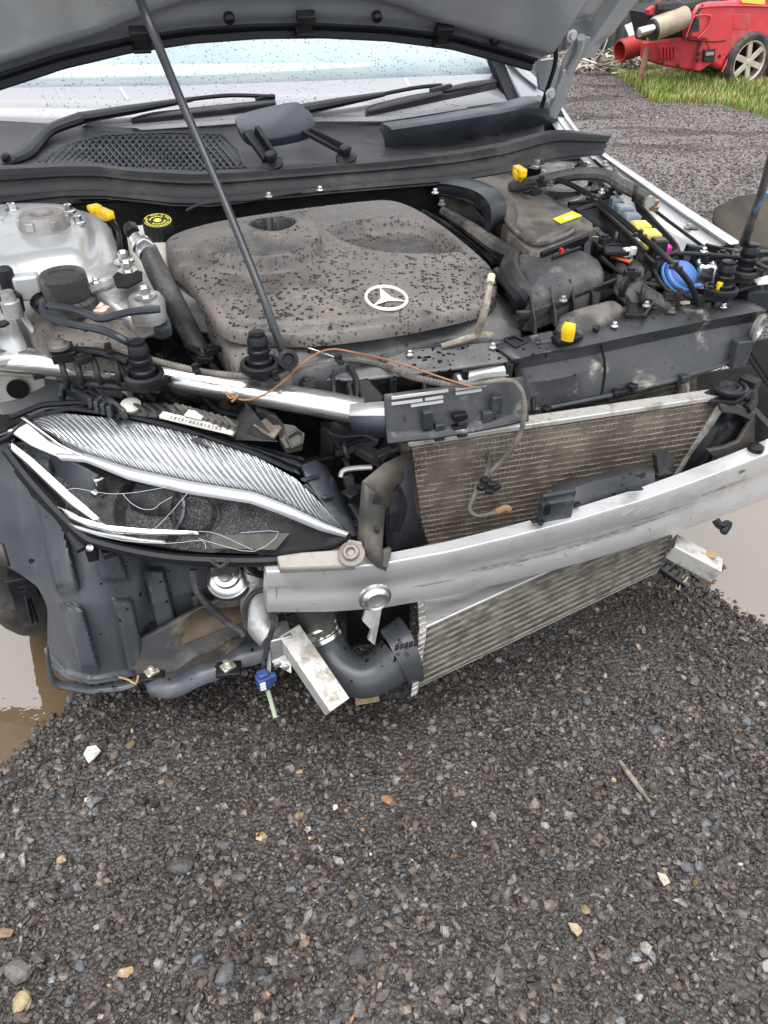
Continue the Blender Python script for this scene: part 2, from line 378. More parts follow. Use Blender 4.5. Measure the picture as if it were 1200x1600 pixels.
def stones(x, y, r, sink=.35, mult=1.0, tint=(1, 1, 1)):
    n = len(x); v = np.repeat(ico_v[None], n, 0) * (1 + rng.uniform(-.32, .3, (n, 12, 1)))
    v *= np.stack([rng.uniform(.85, 1.35, n), rng.uniform(.65, 1.0, n), rng.uniform(.38, .8, n)], 1)[:, None, :]
    q = rng.normal(size=(n, 4)); q[:, 0] *= 1.2; q[:, 1:3] *= .45; q /= np.linalg.norm(q, axis=1)[:, None]
    w_, a, b, c = q.T
    Rm = np.stack([1 - 2 * (b * b + c * c), 2 * (a * b - c * w_), 2 * (a * c + b * w_), 2 * (a * b + c * w_), 1 - 2 * (a * a + c * c), 2 * (b * c - a * w_), 2 * (a * c - b * w_), 2 * (b * c + a * w_), 1 - 2 * (a * a + b * b)], 1).reshape(n, 3, 3)
    v = np.einsum('nij,nkj->nki', Rm, v) * r[:, None, None]
    v += np.stack([x, y, ground_z(x, y) + r * sink], 1)[:, None, :]
    f = ico_f[None] + 12 * np.arange(n)[:, None, None]
    col = PAL[rng.choice(len(PAL), n, p=PW / PW.sum())] * rng.uniform(.65, 1.25, (n, 1)) * mult * .86 * np.array(tint)
    col = np.repeat(np.concatenate([col, np.ones((n, 1))], 1)[:, None], 12, 1)
    return v.reshape(-1, 3), f.reshape(-1, 3), col.reshape(-1, 4)
def in_view(x, y, m=.12):
    d = y * cP + CAM_H * sP; yy = -(y * sP - CAM_H * cP)          # how far outside the seen ground a spot lies
    out = np.maximum(np.abs(x) - .5195 * d, yy - .693 * d); n_ = np.modf(np.abs(np.sin(x * 127.1 + y * 311.7) * 43758.5))[0]
    return ((out < m) | ((out < m + .55) & (n_ < 1 - (out - m) / .55))) & (d > .2)
acc = []; off = 0
def push(x, y, r, **k):
    global off
    v, f, c = stones(x, y, r, **k); acc.append((v, f + off, c)); off += len(v)
n = 185000; x = rng.uniform(-1.75, 2.15, n); y = rng.uniform(-.2, 2.1, n)
hid = (y > 1.35 + .28 * x) & (x > -.75) & (x < .85) & (y > 1.3)
wet = (pud(x, y, 0) > .10) | (pud(x, y, 1) > .10)
bare = .5 + .5 * np.sin(x * 5.1 + 2.2 * np.sin(y * 3.3 + 1)) * np.sin(y * 4.3 + 1.9 * np.sin(x * 2.7))
k = in_view(x, y) & ~hid & (~wet | (rng.random(n) < .06)) & (rng.random(n) < 1.0 - .72 * sstep(.62, .9, bare)); x, y = x[k], y[k]
patch = .75 + .5 * (wob(x * .6 + 3, y * .6) * .5 + .5)
r = .0037 * rng.lognormal(0, .45, len(x)) * patch; r = np.clip(r, .0022, .013); push(x, y, r)
n = 15500; x = rng.uniform(-1.7, 2.0, n); y = rng.uniform(-.1, 1.9, n); k = in_view(x, y) & (pud(x, y, 0) < .05) & (pud(x, y, 1) < .05); x, y = x[k], y[k]
keep = rng.random(len(x)) < np.clip(1.15 - .55 * (y - .5), .3, 1); x, y = x[keep], y[keep]
r = (.0054 + .0088 * rng.random(len(x)) ** 2.4) * np.clip(1.2 - .25 * y, .8, 1.15); push(x, y, r, sink=.2, mult=1.75)
n = 26000; x = rng.uniform(1.2, 6.4, n); y = rng.uniform(4.6, 11, n); k = in_view(x, y) & ~((y > 8.05 + .95 * np.clip(4.2 - x, 0, 2)) & (x > 2.95)); x, y = x[k], y[k]; push(x, y, rng.uniform(.006, .012, len(x)), mult=2.0, tint=(1, 1, 1.03))  # far chippings lightened likewise, dry tone and sky sheen in their colour
n = 75000; x = rng.uniform(.5, 4.2, n); y = rng.uniform(2.0, 6.2, n) ; k = in_view(x, y) & (x > .95 + .0 * y) & (pud(x, y, 1) < .1) & (rng.random(n) < np.clip(1.25 - y / 6.2, 0, 1)); x, y = x[k], y[k]
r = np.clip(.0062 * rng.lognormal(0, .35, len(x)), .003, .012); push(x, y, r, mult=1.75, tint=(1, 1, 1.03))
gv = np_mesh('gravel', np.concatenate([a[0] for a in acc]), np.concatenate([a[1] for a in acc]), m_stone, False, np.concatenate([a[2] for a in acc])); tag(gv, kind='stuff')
print('gravel stones', off // 12)
# single stones and scraps lying on the gravel that stand out
def one_stone(px, py, size_px, col, label, flat=.6, name='stone', group=None, seed=0, asp=1.3, rz=None):
    p = PZ(px, py, 0); r_ = size_px * .42 * (p - EYE).length / FPX
    rs = random.Random(seed + px * 7 + py); bm = bmesh.new(); bmesh.ops.create_icosphere(bm, subdivisions=2, radius=1)
    dirs = [Vector((rs.gauss(0, 1), rs.gauss(0, 1), rs.gauss(0, .7))).normalized() for _ in range(11)]; cut = [rs.uniform(.5, .8) for _ in dirs]
    for v in bm.verts:
        for d_, k_ in zip(dirs, cut):
            q_ = v.co.dot(d_)
            if q_ > k_: v.co -= d_ * (q_ - k_) * .92
        v.co *= 1 + rs.uniform(-.03, .03)
        v.co.x *= asp; v.co.z *= flat; v.co *= r_
    me = bpy.data.meshes.new(name); bm.to_mesh(me); bm.free()
    col = tuple(c * (.62 if max(col) > .3 else .85) for c in col); mt = M(name + '_surface', col, .42, var=(60, tuple(c * .6 for c in col), .4, .65), bump=(150, .4)); me.materials.append(mt)
    o = bpy.data.objects.new(name, me); C.objects.link(o)
    o.location = (p.x, p.y, float(ground_z(np.array(p.x), np.array(p.y))) + r_ * flat * .45); o.rotation_euler = (rs.uniform(-.2, .2), rs.uniform(-.2, .2), rs.uniform(0, 6.3) if rz is None else rz)
    return tag(o, label, name, group)
SG = 'larger stones in the gravel'
for a in [
    (607, 1250, 24, (.42, .22, .1), 'orange brown oval stone lying in the middle of the open gravel'),
    (465, 1276, 17, (.36, .21, .1), 'small tan stone to the left of the orange oval one'),
    (32, 1572, 30, (.5, .38, .2), 'pale yellow ochre stone in the near left corner of the gravel'),
    (28, 1517, 42, (.14, .13, .115), 'long flat grey brown slab stone in the near left corner'),
    (155, 1248, 22, (.075, .08, .09), 'dark bluish stone below the white flake near the left puddle', ),
    (282, 1358, 38, (.065, .062, .06), 'big rough dark grey stone left of the centre of the open gravel'),
    (350, 1323, 24, (.08, .085, .09), 'upright blue grey stone just above and right of the big rough one'),
    (375, 1372, 25, (.085, .085, .085), 'rounded grey stone right of the big rough one'),
    (555, 1500, 40, (.06, .055, .052), 'dark grey broad stone low in the middle of the gravel'),
    (352, 1520, 34, (.075, .08, .085), 'slate grey wedge shaped stone low in the gravel'),
    (310, 1498, 22, (.1, .115, .135), 'pale bluish chip of stone left of the slate wedge'),
    (455, 1390, 18, (.1, .11, .125), 'small pale bluish stone above the broad dark one'),
    (52, 1137, 18, (.1, .11, .125), 'dark stone at the edge of the left puddle'),
    (108, 1092, 18, (.13, .145, .165), 'pale grey stone under the torn wheel arch liner'),
    (1072, 1357, 22, (.1, .105, .115), 'grey blue stone in the right part of the gravel'),
    (1020, 1270, 16, (.1, .11, .12), 'small grey stone beside the split twig'),
    (918, 1095, 22, (.085, .09, .1), 'angular grey stone in the gravel below the right puddle'),
    (1022, 1142, 24, (.09, .095, .1), 'blocky blue grey stone right of the angular one'),
    (1105, 1290, 22, (.11, .115, .12), 'flat pale grey stone by the right picture edge'),
    (915, 1093 + 330, 16, (.35, .24, .13), 'small tan stone in the lower right gravel'),
    (740, 1288, 11, (.75, .72, .66), 'tiny white stone on the open gravel below the hose'),
    (808, 1080, 12, (.75, .74, .7), 'white chip on the gravel in front of the intercooler'),
    (125, 1510, 22, (.075, .08, .092), 'blue grey stone in the lower left gravel beside the ochre one'),
    (1165, 1130, 20, (.12, .13, .145), 'light bluish stone by the right puddle shore'),
    (1130, 1110, 18, (.11, .115, .125), 'second bluish stone by the right puddle shore, further from the water'),
]: one_stone(*a[:5], group=SG)
def flake(pts, h, col, label, name, cat, rough=.6):
    P_ = [PZ(a, b, h) for a, b in pts]; c_ = sum(P_, Vector()) / len(P_); mb = MB()
    top = [p + Z * random.uniform(-.002, .004) for p in P_]; mb.prism(top, Z * -.004)
    o = part(name, mb, M(name + '_surface', col, rough, var=(120, tuple(c * .75 for c in col), .4, .6), bump=(90, .3)), None, root=c_, smooth=None)
    return tag(o, label, cat)
flake([(130, 1178), (136, 1166), (150, 1165), (157, 1172), (148, 1184), (138, 1192)], .012, (.55, .54, .5), 'white torn scrap lying on gravel by the left puddle', 'plastic_scrap', 'scrap')
flake([(1027, 1362), (1040, 1366), (1048, 1378), (1038, 1384), (1031, 1372)], .012, (.42, .37, .28), 'cream torn flake on the gravel at the right', 'paper_scrap', 'scrap')
flake([(888, 1441), (902, 1443), (910, 1456), (903, 1462), (893, 1452)], .012, (.38, .3, .19), 'tan scrap on gravel below the cream flake', 'bark_scrap', 'scrap')
flake([(555, 1090), (592, 1087), (593, 1095), (556, 1101)], .012, (.42, .31, .17), 'splinter of pale wood under the black hose elbow', 'wood_splinter', 'wood')
flake([(-15, 1452), (14, 1450), (22, 1454), (16, 1463), (-15, 1466)], .016, (.22, .14, .08), 'brown stick end lying on gravel at the left picture edge', 'stick', 'stick')
mb = MB(); mb.tube(PZs([(968, 1188, .012), (982, 1208, .014), (1000, 1232, .012), (1016, 1254, .01)]), [.0035, .006, .006, .003], 7)
tw = part('twig', mb, M('weathered_wood', (.24, .2, .16), .7, var=(60, (.12, .1, .08), .4, .6), bump=(200, .4)), None, root=PZ(990, 1220, 0)); tag(tw, 'grey weathered split twig lying on open gravel', 'twig')

# ------------------------------------------------------------------ far corner of the yard: fence, red wreck, grass, rubbish
def PY(px, py, y): r = ray(px, py); return EYE + r * (y / r.y)
m_fence = M('grey_steel_sheet', (.3, .31, .32), .55, .3, var=(2, (.22, .22, .22), .4, .65), stretch=(4, 4, .5))
m_rust = M('rusty_pole', (.2, .09, .05), .7, var=(20, (.3, .16, .09), .4, .6))
FY = 12.6
fence = thing('corrugated_fence', 'tall grey corrugated steel fence behind the red wreck', 'fence', (3, FY, 0))
for i in range(9):
    mb = MB(); x0 = -1 + i * 1.0; rows = [[], []]
    for j in range(61):
        x_ = x0 + j / 60 * 1.0
        y_ = FY + .02 * math.cos(j / 60 * 2 * math.pi * 8) + .012 * (i % 2)
        rows[0].append(Vector((x_, y_, .02))); rows[1].append(Vector((x_, y_ + .03, 2.4)))
    mb.grid(rows); part('sheet', mb, m_fence, fence, root=Vector((3, FY, 0)), solid=.004)
mb = MB(); p0 = PY(1004, 102, 9.9); p0.z = 0; p1 = p0 + Vector((.12, 0, 2.4)); mb.tube([p0, p1], .035, 8, 1)
tag(part('rusty_pole', mb, m_rust, None, root=p0), 'thin rusty upright pole standing beside the tail of the red wreck', 'pole')
# pale board
def panel(name, pts, th, mat, label, cat, vec=Vector((0, 1, 0))):
    c_ = sum(pts, Vector()) / len(pts); mb = MB(); mb.prism(pts, vec * th)
    return tag(part(name, mb, mat, None, root=c_, smooth=None), label, cat)
panel('steel_offcut', [PY(976, 40, 11.6), PY(990, 34, 11.6), PY(1008, 48, 11.5), PY(1004, 95, 11.3), PY(996, 93, 11.3), PY(985, 62, 11.5)], .03, M('pale_blue_sheet', (.4, .47, .54), .4, .2, var=(3, (.3, .36, .42), .4, .6)), 'pale blue grey triangular sheet offcut leaning on the fence', 'sheet metal')
# red barrel-shaped piece
m_redp = M('faded_red_paint', (.42, .03, .03), .5, var=(4, (.3, .03, .025), .4, .65))
can = thing('red_bumper_tube', 'faded red open ended plastic tube lying by the fence', 'scrap part', PZ(985, 90, 0))
a0 = PY(968, 80, 11.0); a1 = PY(1016, 64, 11.2); rr = .13; ax_ = (a1 - a0).normalized(); bx = ax_.cross(Z).normalized(); bz = bx.cross(ax_)
mb = MB(); rows = []
for rr_, t_ in ((rr, 1.0), (rr * .95, .0), (rr * .82, .0), (rr * .8, .9)):
    rows.append([a0 + (a1 - a0) * t_ + (bx * math.cos(k * math.pi / 10) + bz * math.sin(k * math.pi / 10)) * rr_ for k in range(20)])
mb.loft(rows, caps=False); part('shell', mb, m_redp, can, root=can.location)
mb = MB(); mb.lathe(a0 + (a1 - a0) * .5, ax_, [(.1, 0), (.1, .01)], 16); part('inner_wall', mb, M('orange_inside', (.5, .1, .04), .6), can, root=can.location)
# rubbish heap below the fence
n = 420; x = rng.normal(2.95, .38, n); y = rng.normal(11.6, .35, n); z0 = ground_z(x, y) + np.abs(rng.normal(0, .06, n)); L_ = rng.uniform(.03, .17, n); an = rng.uniform(0, 6.28, n); ti = rng.normal(0, .35, n); wd = rng.uniform(.004, .02, n)
dv = np.stack([np.cos(an) * np.cos(ti), np.sin(an) * np.cos(ti), np.sin(ti)], 1) * L_[:, None]; sv = np.stack([-np.sin(an), np.cos(an), np.zeros(n)], 1) * wd[:, None]; c_ = np.stack([x, y, z0 + .02], 1); up = np.array([0, 0, .012])
vv = np.stack([c_ - dv - sv, c_ - dv + sv, c_ + dv + sv, c_ + dv - sv, c_ - dv * .9 + up, c_ + dv * .9 + up], 1)
ff = np.array([[0, 1, 4, 4], [2, 3, 5, 5], [1, 2, 5, 4], [3, 0, 4, 5], [0, 3, 2, 1]])
pal = np.array([(.2, .13, .08), (.3, .24, .17), (.5, .48, .42), (.1, .07, .05), (.16, .14, .1)])
cc = np.repeat(np.concatenate([pal[rng.integers(0, 5, n)], np.ones((n, 1))], 1)[:, None], 6, 1)
ff4 = (ff[None] + 6 * np.arange(n)[:, None, None]).reshape(-1, 4)
tri = np.concatenate([ff4[:, [0, 1, 2]], ff4[ff4[:, 2] != ff4[:, 3]][:, [0, 2, 3]]])
tag(np_mesh('dead_brush', vv.reshape(-1, 3), tri, m_stone, False, cc.reshape(-1, 4)), kind='stuff')
# grass
m_grass, N, L, B = nodes_of('grass_blade')
at = N.new('ShaderNodeAttribute'); at.attribute_name = 'point_tint'; L.new(at.outputs['Color'], B.inputs['Base Color']); B.inputs['Roughness'].default_value = .5
B.inputs['Subsurface Weight'].default_value = 0
def grass_w(x, y):      # where the grass grows
    return (y > 8.05 + .95 * (np.clip(4.2 - x, 0, 2)) + .12 * np.sin(x * 6)) & (y < 11.6) & (x > 2.95)
n = 90000; x = rng.uniform(2.8, 6.5, n); y = rng.uniform(7.6, 11.6, n); den = .5 + .5 * np.sin(x * 2.3 + 1) * np.sin(y * 2.9) ; k = grass_w(x, y) & (rng.random(n) < .45 + .6 * den) & in_view(x, y, .3); x, y = x[k], y[k]; n = len(x)
tall = np.exp(-((y - 9.75) / .55) ** 2); h = rng.uniform(.035, .09, n) * (1 + 1.3 * tall * rng.uniform(.3, 1, n)); an = rng.uniform(0, 6.28, n); wd = rng.uniform(.003, .006, n); le = rng.uniform(.1, .6, n) * h
base = np.stack([x, y, ground_z(x, y) - .005], 1); sv = np.stack([np.cos(an), np.sin(an), 0 * x], 1) * wd[:, None]; dr = np.stack([-np.sin(an), np.cos(an), 0 * x], 1)
mid = base + dr * (le * .35)[:, None] + np.stack([0 * x, 0 * x, h * .62], 1); tip = base + dr * le[:, None] + np.stack([0 * x, 0 * x, h], 1)
vv = np.stack([base - sv, base + sv, mid + sv * .7, mid - sv * .7, tip], 1)
f1 = np.array([[0, 1, 2], [0, 2, 3], [3, 2, 4]])
straw = rng.random(n) < .1 + .22 * (np.sin(x * 3.1) * np.sin(y * 4) > .4)
gc = np.where(straw[:, None], np.array([[.42, .34, .17]]), np.array([[.2, .3, .06]])) * rng.uniform(.6, 1.25, (n, 1)); gc[:, 0] *= rng.uniform(.8, 1.5, n)
gc = np.repeat(np.concatenate([gc, np.ones((n, 1))], 1)[:, None], 5, 1)
tag(np_mesh('grass', vv.reshape(-1, 3), (f1[None] + 5 * np.arange(n)[:, None, None]).reshape(-1, 3), m_grass, False, gc.reshape(-1, 4)), kind='stuff')
# --- red wreck
m_rcar = M('red_car_paint', (.62, .035, .05), .35, var=(2.5, (.5, .04, .05), .4, .7), dust=(6, (.4, .16, .14), .5, .8), coat=.4, rvar=.1)
m_rin = M('red_inner_panel', (.52, .035, .05), .55, var=(6, (.26, .03, .03), .4, .65))
m_blk = M('wreck_black', (.016, .016, .016), .6)
wc = PZ(1168, 136, 0); S_ = Vector((.95, .31, 0)); Q_ = Vector((-.31, .95, 0)); CW = wc - Q_ * 0
red = thing('wrecked_red_car', 'stripped red car with open boot by the fence, missing its rear bumper', 'car', wc)
def RS(px, py, off=0): return PP(px, py, wc + Q_ * off, Q_)                  # on the side plane, off metres inwards
def rpart(name, mb, mat, par=red, **k): return part(name, mb, mat, par, root=wc, **k)
arch = [RS(1128, 112), RS(1137, 92), RS(1150, 76), RS(1166, 66), RS(1185, 62), RS(1206, 64), RS(1226, 76), RS(1238, 98), RS(1240, 118)]
body = [RS(1068, 62), RS(1090, 64), RS(1085, 110), RS(1108, 101)] 
side = [RS(1090, 8), RS(1104, 4), RS(1150, 2), RS(1172, -26), RS(1230, -60), RS(1420, -66), RS(1420, 112), RS(1250, 116)] + arch[::-1] + [RS(1110, 100), RS(1100, 66), RS(1076, 62), RS(1078, 40), RS(1082, 22)]
mb = MB(); mb.prism(side, Q_ * .16); rpart('quarter_panel', mb, m_rcar, bevel=.045, smooth=40)
mb = MB(); mb.tube([p - Q_ * .004 for p in arch], .014, 6, 3); rpart('arch_lip', mb, m_rcar)
mb = MB(); mb.prism([RS(1098, 65, .01), RS(1132, 63, .01), RS(1128, 84, .01), RS(1122, 96, .01), RS(1112, 100, .01), RS(1094, 112, .01), RS(1086, 111, .01), RS(1090, 88, .01)], Q_ * .2); rpart('lower_quarter', mb, m_rin, bevel=.015)
mb = MB(); mb.prism([RS(1010, 66, .25), RS(1068, 60, .12), RS(1100, 62, .05), RS(1090, 110, .05), RS(1070, 109, .1), RS(1040, 104, .2), RS(1008, 94, .3)], Q_ * .12); rp = rpart('rear_panel', mb, m_rin, bevel=.02)
mb = MB()
for q in range(6): mb.prism([RS(1033 + q * 5, 73, .135), RS(1036 + q * 5, 72.7, .135), RS(1036 + q * 5, 94, .16), RS(1033 + q * 5, 94, .16)], Q_ * .1)
rpart('pressed_rib', mb, m_rin, rp, bevel=.01)
mb = MB(); mb.prism([RS(1079, 49, -.012), RS(1087, 30, -.012), RS(1092, 28, -.012), RS(1093, 49, -.012)], Q_ * .1); rpart('tail_lamp_opening', mb, m_blk, smooth=None)
mb = MB(); mb.tube([RS(1072, 58, -.02), RS(1082, 30, -.02), RS(1090, 24, -.02), RS(1108, 24, -.02), RS(1110, 32, -.02), RS(1104, 46, -.02), RS(1090, 60, -.02)], .009, 6, 4); rpart('tail_lamp_flange', mb, m_rcar)
mb = MB(); mb.prism([RS(1102, 78, -.03), RS(1119, 76, -.03), RS(1117, 96, -.03), RS(1100, 97, -.03)], Q_ * .1); vn = rpart('body_vent', mb, m_blk, bevel=.008)
mb = MB(); mb.prism([RS(1104, 82, -.04), RS(1116, 81, -.04), RS(1115, 86, -.04), RS(1103, 87, -.04)], Q_ * .02); rpart('vent_flap', mb, M('vent_flap_tan', (.3, .26, .2), .6), vn, smooth=None)
mb = MB(); mb.prism([RS(1146, 22, -.004), RS(1171, 22, -.004), RS(1171, 46, -.004), RS(1146, 46, -.004)], Q_ * .03); rpart('fuel_flap', mb, m_rcar, bevel=.006)
mb = MB(); mb.prism([RS(1158, 1, -.006), RS(1165, -4, -.006), RS(1196, -4, -.006), RS(1195, 7, -.006), RS(1180, 6, -.006), RS(1160, 4, -.006)], Q_ * .01); rpart('paint_mark', mb, M('yellow_marker', (.8, .6, .1), .5), smooth=None)
mb = MB(); mb.prism([RS(1010, 20, .35), RS(1030, 8, .35), RS(1084, 10, .2), RS(1070, 60, .2), RS(1020, 66, .35)], Q_ * .35); rpart('boot_well', mb, m_blk, smooth=None)
mb = MB(); mb.tube([RS(1024, 14, .1), RS(1050, 14, .1), RS(1078, 12, .1), RS(1100, 2, .1)], [.05, .08, .07, .05], 8); rpart('boot_trim', mb, m_black)
mb = MB(); mb.tube([RS(1018, 20, .15), RS(1026, 30, .1), RS(1020, 42, .1)], [.05, .06, .04], 8); rpart('boot_bracket', mb, m_black)
mb = MB(); mb.prism([RS(1014, 16, .1), RS(1024, 9, .1), RS(1026, 18, .1), RS(1016, 24, .1)], Q_ * .08); rpart('rear_reflector', mb, m_rin)
mb = MB(); mb.prism([RS(1110, -4, .3), RS(1160, -28, .3), RS(1190, -40, .3), RS(1180, 0, .3)], Q_ * .9); rpart('rear_window', mb, M('dark_window', (.03, .04, .05), .08, spec=.8), smooth=None)
mb = MB(); mb.tube([RS(1060, 10, .2), RS(1062, -20, .25), RS(1075, -50, .3)], .025, 6); rpart('boot_strut', mb, m_rcar)
mb = MB(); mb.tube([RS(1076, 61, -.004), RS(1100, 64, -.006), RS(1118, 65, -.006), RS(1134, 63, -.004)], .007, 5, 3); rpart('panel_gap', mb, m_blk)
mb = MB(); mb.tube([RS(1092, 12, -.004), RS(1130, 9, -.006), RS(1200, 10, -.006), RS(1300, 14, -.004)], .012, 6, 3); rpart('shoulder_crease', mb, m_rcar)
mb = MB(); mb.tube([RS(1070, 64, .0), RS(1078, 44, .0), RS(1088, 22, .0), RS(1098, 8, .0)], .016, 6, 3); rpart('boot_rubber', mb, m_blk)
mb = MB()
for a in ((1092, 84), (1091, 94), (1124, 88), (1036, 98), (1060, 103)): mb.lathe(RS(a[0], a[1], -.0 if a[0] > 1080 else .1), -Q_, [(.02, -.02), (.02, .006)], 8)
rpart('mount_hole', mb, m_blk)
hub = RS(1171, 97, -.04)
def wheel(root_o, hub, axd, Rr, w, rim_mat, tyre_mat, spokes, rootv, rimr=.68):
    a = axd.normalized()
    mb = MB(); mb.lathe(hub, a, [(Rr * rimr, -w * .9), (Rr * rimr, 0), (Rr * (rimr + .06), w * .04), (Rr * .9, w * .06), (Rr * .97, -w * .06), (Rr, -w * .2), (Rr, -w * .75), (Rr * .9, -w * .98), (Rr * .7, -w * .95)], 40, caps=False)
    t_ = part('tyre', mb, tyre_mat, root_o, root=rootv)
    mb = MB(); mb.lathe(hub, a, [(Rr * rimr, -w * .85), (Rr * (rimr - .05), -w * .5), (Rr * (rimr - .06), -w * .04), (Rr * rimr, .004), (Rr * (rimr + .02), -.01)], 40, caps=False)
    mb.lathe(hub, a, [(Rr * .01, -w * .02), (Rr * .1, -w * .02), (Rr * .13, -w * .12), (Rr * .13, -w * .3)], 14)
    e1 = a.cross(Z).normalized(); e2 = e1.cross(a)
    for i in range(spokes):
        an = 2 * math.pi * i / spokes + .3; d = e1 * math.cos(an) + e2 * math.sin(an)
        mb.bar(hub + d * Rr * .08 - a * w * .12, hub + d * Rr * (rimr - .03) - a * w * .1, Rr * .2, w * .12, a)
    r_ = part('rim', mb, rim_mat, root_o, root=rootv, bevel=.004)
    mb = MB(); mb.lathe(hub - a * w * .5, a, [(Rr * .6, 0), (Rr * .6, .01)], 24); part('brake_disc', mb, m_dark, root_o, root=rootv)
    return t_
wheel(red, hub, -Q_, .30, .2, M('dull_gold_alloy', (.62, .57, .47), .4, .4, var=(9, (.45, .4, .3), .4, .7)), m_tyre, 6, wc, .7)
mb = MB(); mb.prism([RS(1130, 60, .17), RS(1180, 54, .17), RS(1240, 60, .17), RS(1250, 118, .17), RS(1128, 112, .17)], Q_ * .4); rpart('wheel_well', mb, m_blk, smooth=None)
mb = MB(); mb.prism([RS(1110, 100, .2), RS(1420, 112, .2), RS(1420, 20, .2), RS(1110, 30, .2)], Q_ * .8); rpart('floor_pan', mb, m_blk, smooth=None)
muf = thing('exhaust_silencer', 'tan exhaust drum with bright tail pipe lying in the open boot of the red car', 'exhaust part', RS(1040, 50, .0))
m0 = RS(1021, 46, .02); m1 = RS(1070, 26, .06); md = (m1 - m0).normalized()
mb = MB(); mb.lathe(m0, md, [(.03, -.01), (.105, 0), (.116, .02), (.116, (m1 - m0).length - .03), (.105, (m1 - m0).length), (.05, (m1 - m0).length + .01)], 24); part('drum', mb, M('tan_steel', (.4, .32, .24), .5, .3, var=(5, (.28, .21, .15), .4, .7)), muf, root=muf.location)
mb = MB(); mb.lathe(m0, md, [(.05, -.028), (.1, -.024), (.105, 0)], 24); part('end_cap', mb, m_blk, muf, root=muf.location)
mb = MB(); t0 = RS(998, 51, -.03); t1 = RS(1024, 43, -.02); mb.lathe(t0, (t1 - t0), [(.04, 0), (.048, .004), (.048, (t1 - t0).length * .7), (.04, (t1 - t0).length)], 14); part('tail_pipe', mb, m_steel, muf, root=muf.location)
mb = MB(); mb.tube(PZs([(1142, 133, .05), (1170, 132, .05), (1198, 126, .05)]), .035, 7); tag(part('timber_chock', mb, M('dark_wood', (.1, .06, .045), .7), None, root=PZ(1170, 132, 0)), 'dark brown timber lying against the wheel of the red wreck', 'timber')
# ================================================================== THE WRECKED CAR
ROOT = W(.55, 1.95, 0)
car = thing('wrecked_silver_car', 'silver hatchback with its bonnet open and its front bumper torn off, parked on wet gravel', 'car', ROOT)
def cp(name, mb, mat, par=None, **k): return part(name, mb, mat, par or car, **k)
def tube(name, pts, r, mat, par=None, n=8, k=5, z=None, **kw):
    mb = MB(); mb.tube(PZs(pts, z), r, n, k); return cp(name, mb, mat, par, **kw)
# ---------- signed distance to a polygon in (u,v), and height-field shells
def sdf(P, pu, pv):
    d = np.full(pu.shape, 1e9); ins = np.zeros(pu.shape, bool); n = len(P)
    for i in range(n):
        ax, ay = P[i]; bx, by = P[(i + 1) % n]; ex, ey = bx - ax, by - ay; wx, wy = pu - ax, pv - ay
        t = np.clip((wx * ex + wy * ey) / (ex * ex + ey * ey + 1e-12), 0, 1)
        d = np.minimum(d, np.hypot(wx - ex * t, wy - ey * t))
        c = ((ay > pv) != (by > pv)) & (pu < (bx - ax) * (pv - ay) / (by - ay + 1e-12) + ax); ins ^= c
    return np.where(ins, d, -d)
def pxpoly(px, pl, n=2):
    P = [PS(a, b, *pl) for a, b in px]; P = chaikin(P, n) if n else P
    return [UV(p) for p in P]
def hfield(px, pl, fn=None, res=.006, drop=.1, edge=.02, n=2, slope=10):
    v0, z0, s = pl; P = pxpoly(px, pl, n); A = np.array(P); m = drop / slope + res * 2
    us = np.arange(A[:, 0].min() - m, A[:, 0].max() + m, res); vs_ = np.arange(A[:, 1].min() - m, A[:, 1].max() + m, res)
    pu, pv = np.meshgrid(us, vs_); d = sdf(P, pu, pv)
    z = z0 + s * (pv - v0)
    if fn is not None: z = z + fn(pu, pv, d)
    e = np.clip(edge - d, 0, edge); z = z - (edge - np.sqrt(np.maximum(edge ** 2 - e ** 2, 0))) * .8
    z = z - np.clip(-d * slope, 0, drop)
    gy, gx = np.gradient(d, res); gl = np.hypot(gx, gy) + 1e-9; o_ = d < 0
    pu = np.where(o_, pu - gx / gl * d, pu); pv = np.where(o_, pv - gy / gl * d, pv)
    ok = d > -m
    mb = MB(); idx = -np.ones(pu.shape, int); idx[ok] = np.arange(ok.sum())
    mb.v = [W(float(a), float(b), float(c)) for a, b, c in zip(pu[ok], pv[ok], z[ok])]
    q = ok[:-1, :-1] & ok[1:, :-1] & ok[:-1, 1:] & ok[1:, 1:]
    ii, jj = np.nonzero(q)
    mb.f = [(int(idx[i, j]), int(idx[i, j + 1]), int(idx[i + 1, j + 1]), int(idx[i + 1, j])) for i, j in zip(ii, jj)]
    return mb
def bump_poly(px, pl, width, n=2):
    P = pxpoly(px, pl, n)
    return lambda u, v: sstep(-width / 2, width / 2, sdf(P, u, v))
def bolt(par, p, r=.007, ax=Z, mat=None, h=.01):
    mb = MB(); mb.lathe(p, ax, [(r * 1.9, 0), (r * 1.9, h * .25), (r, h * .3), (r, h), (r * .7, h * 1.1)], 6); return cp('bolt', mb, mat or m_steel, par, smooth=None)
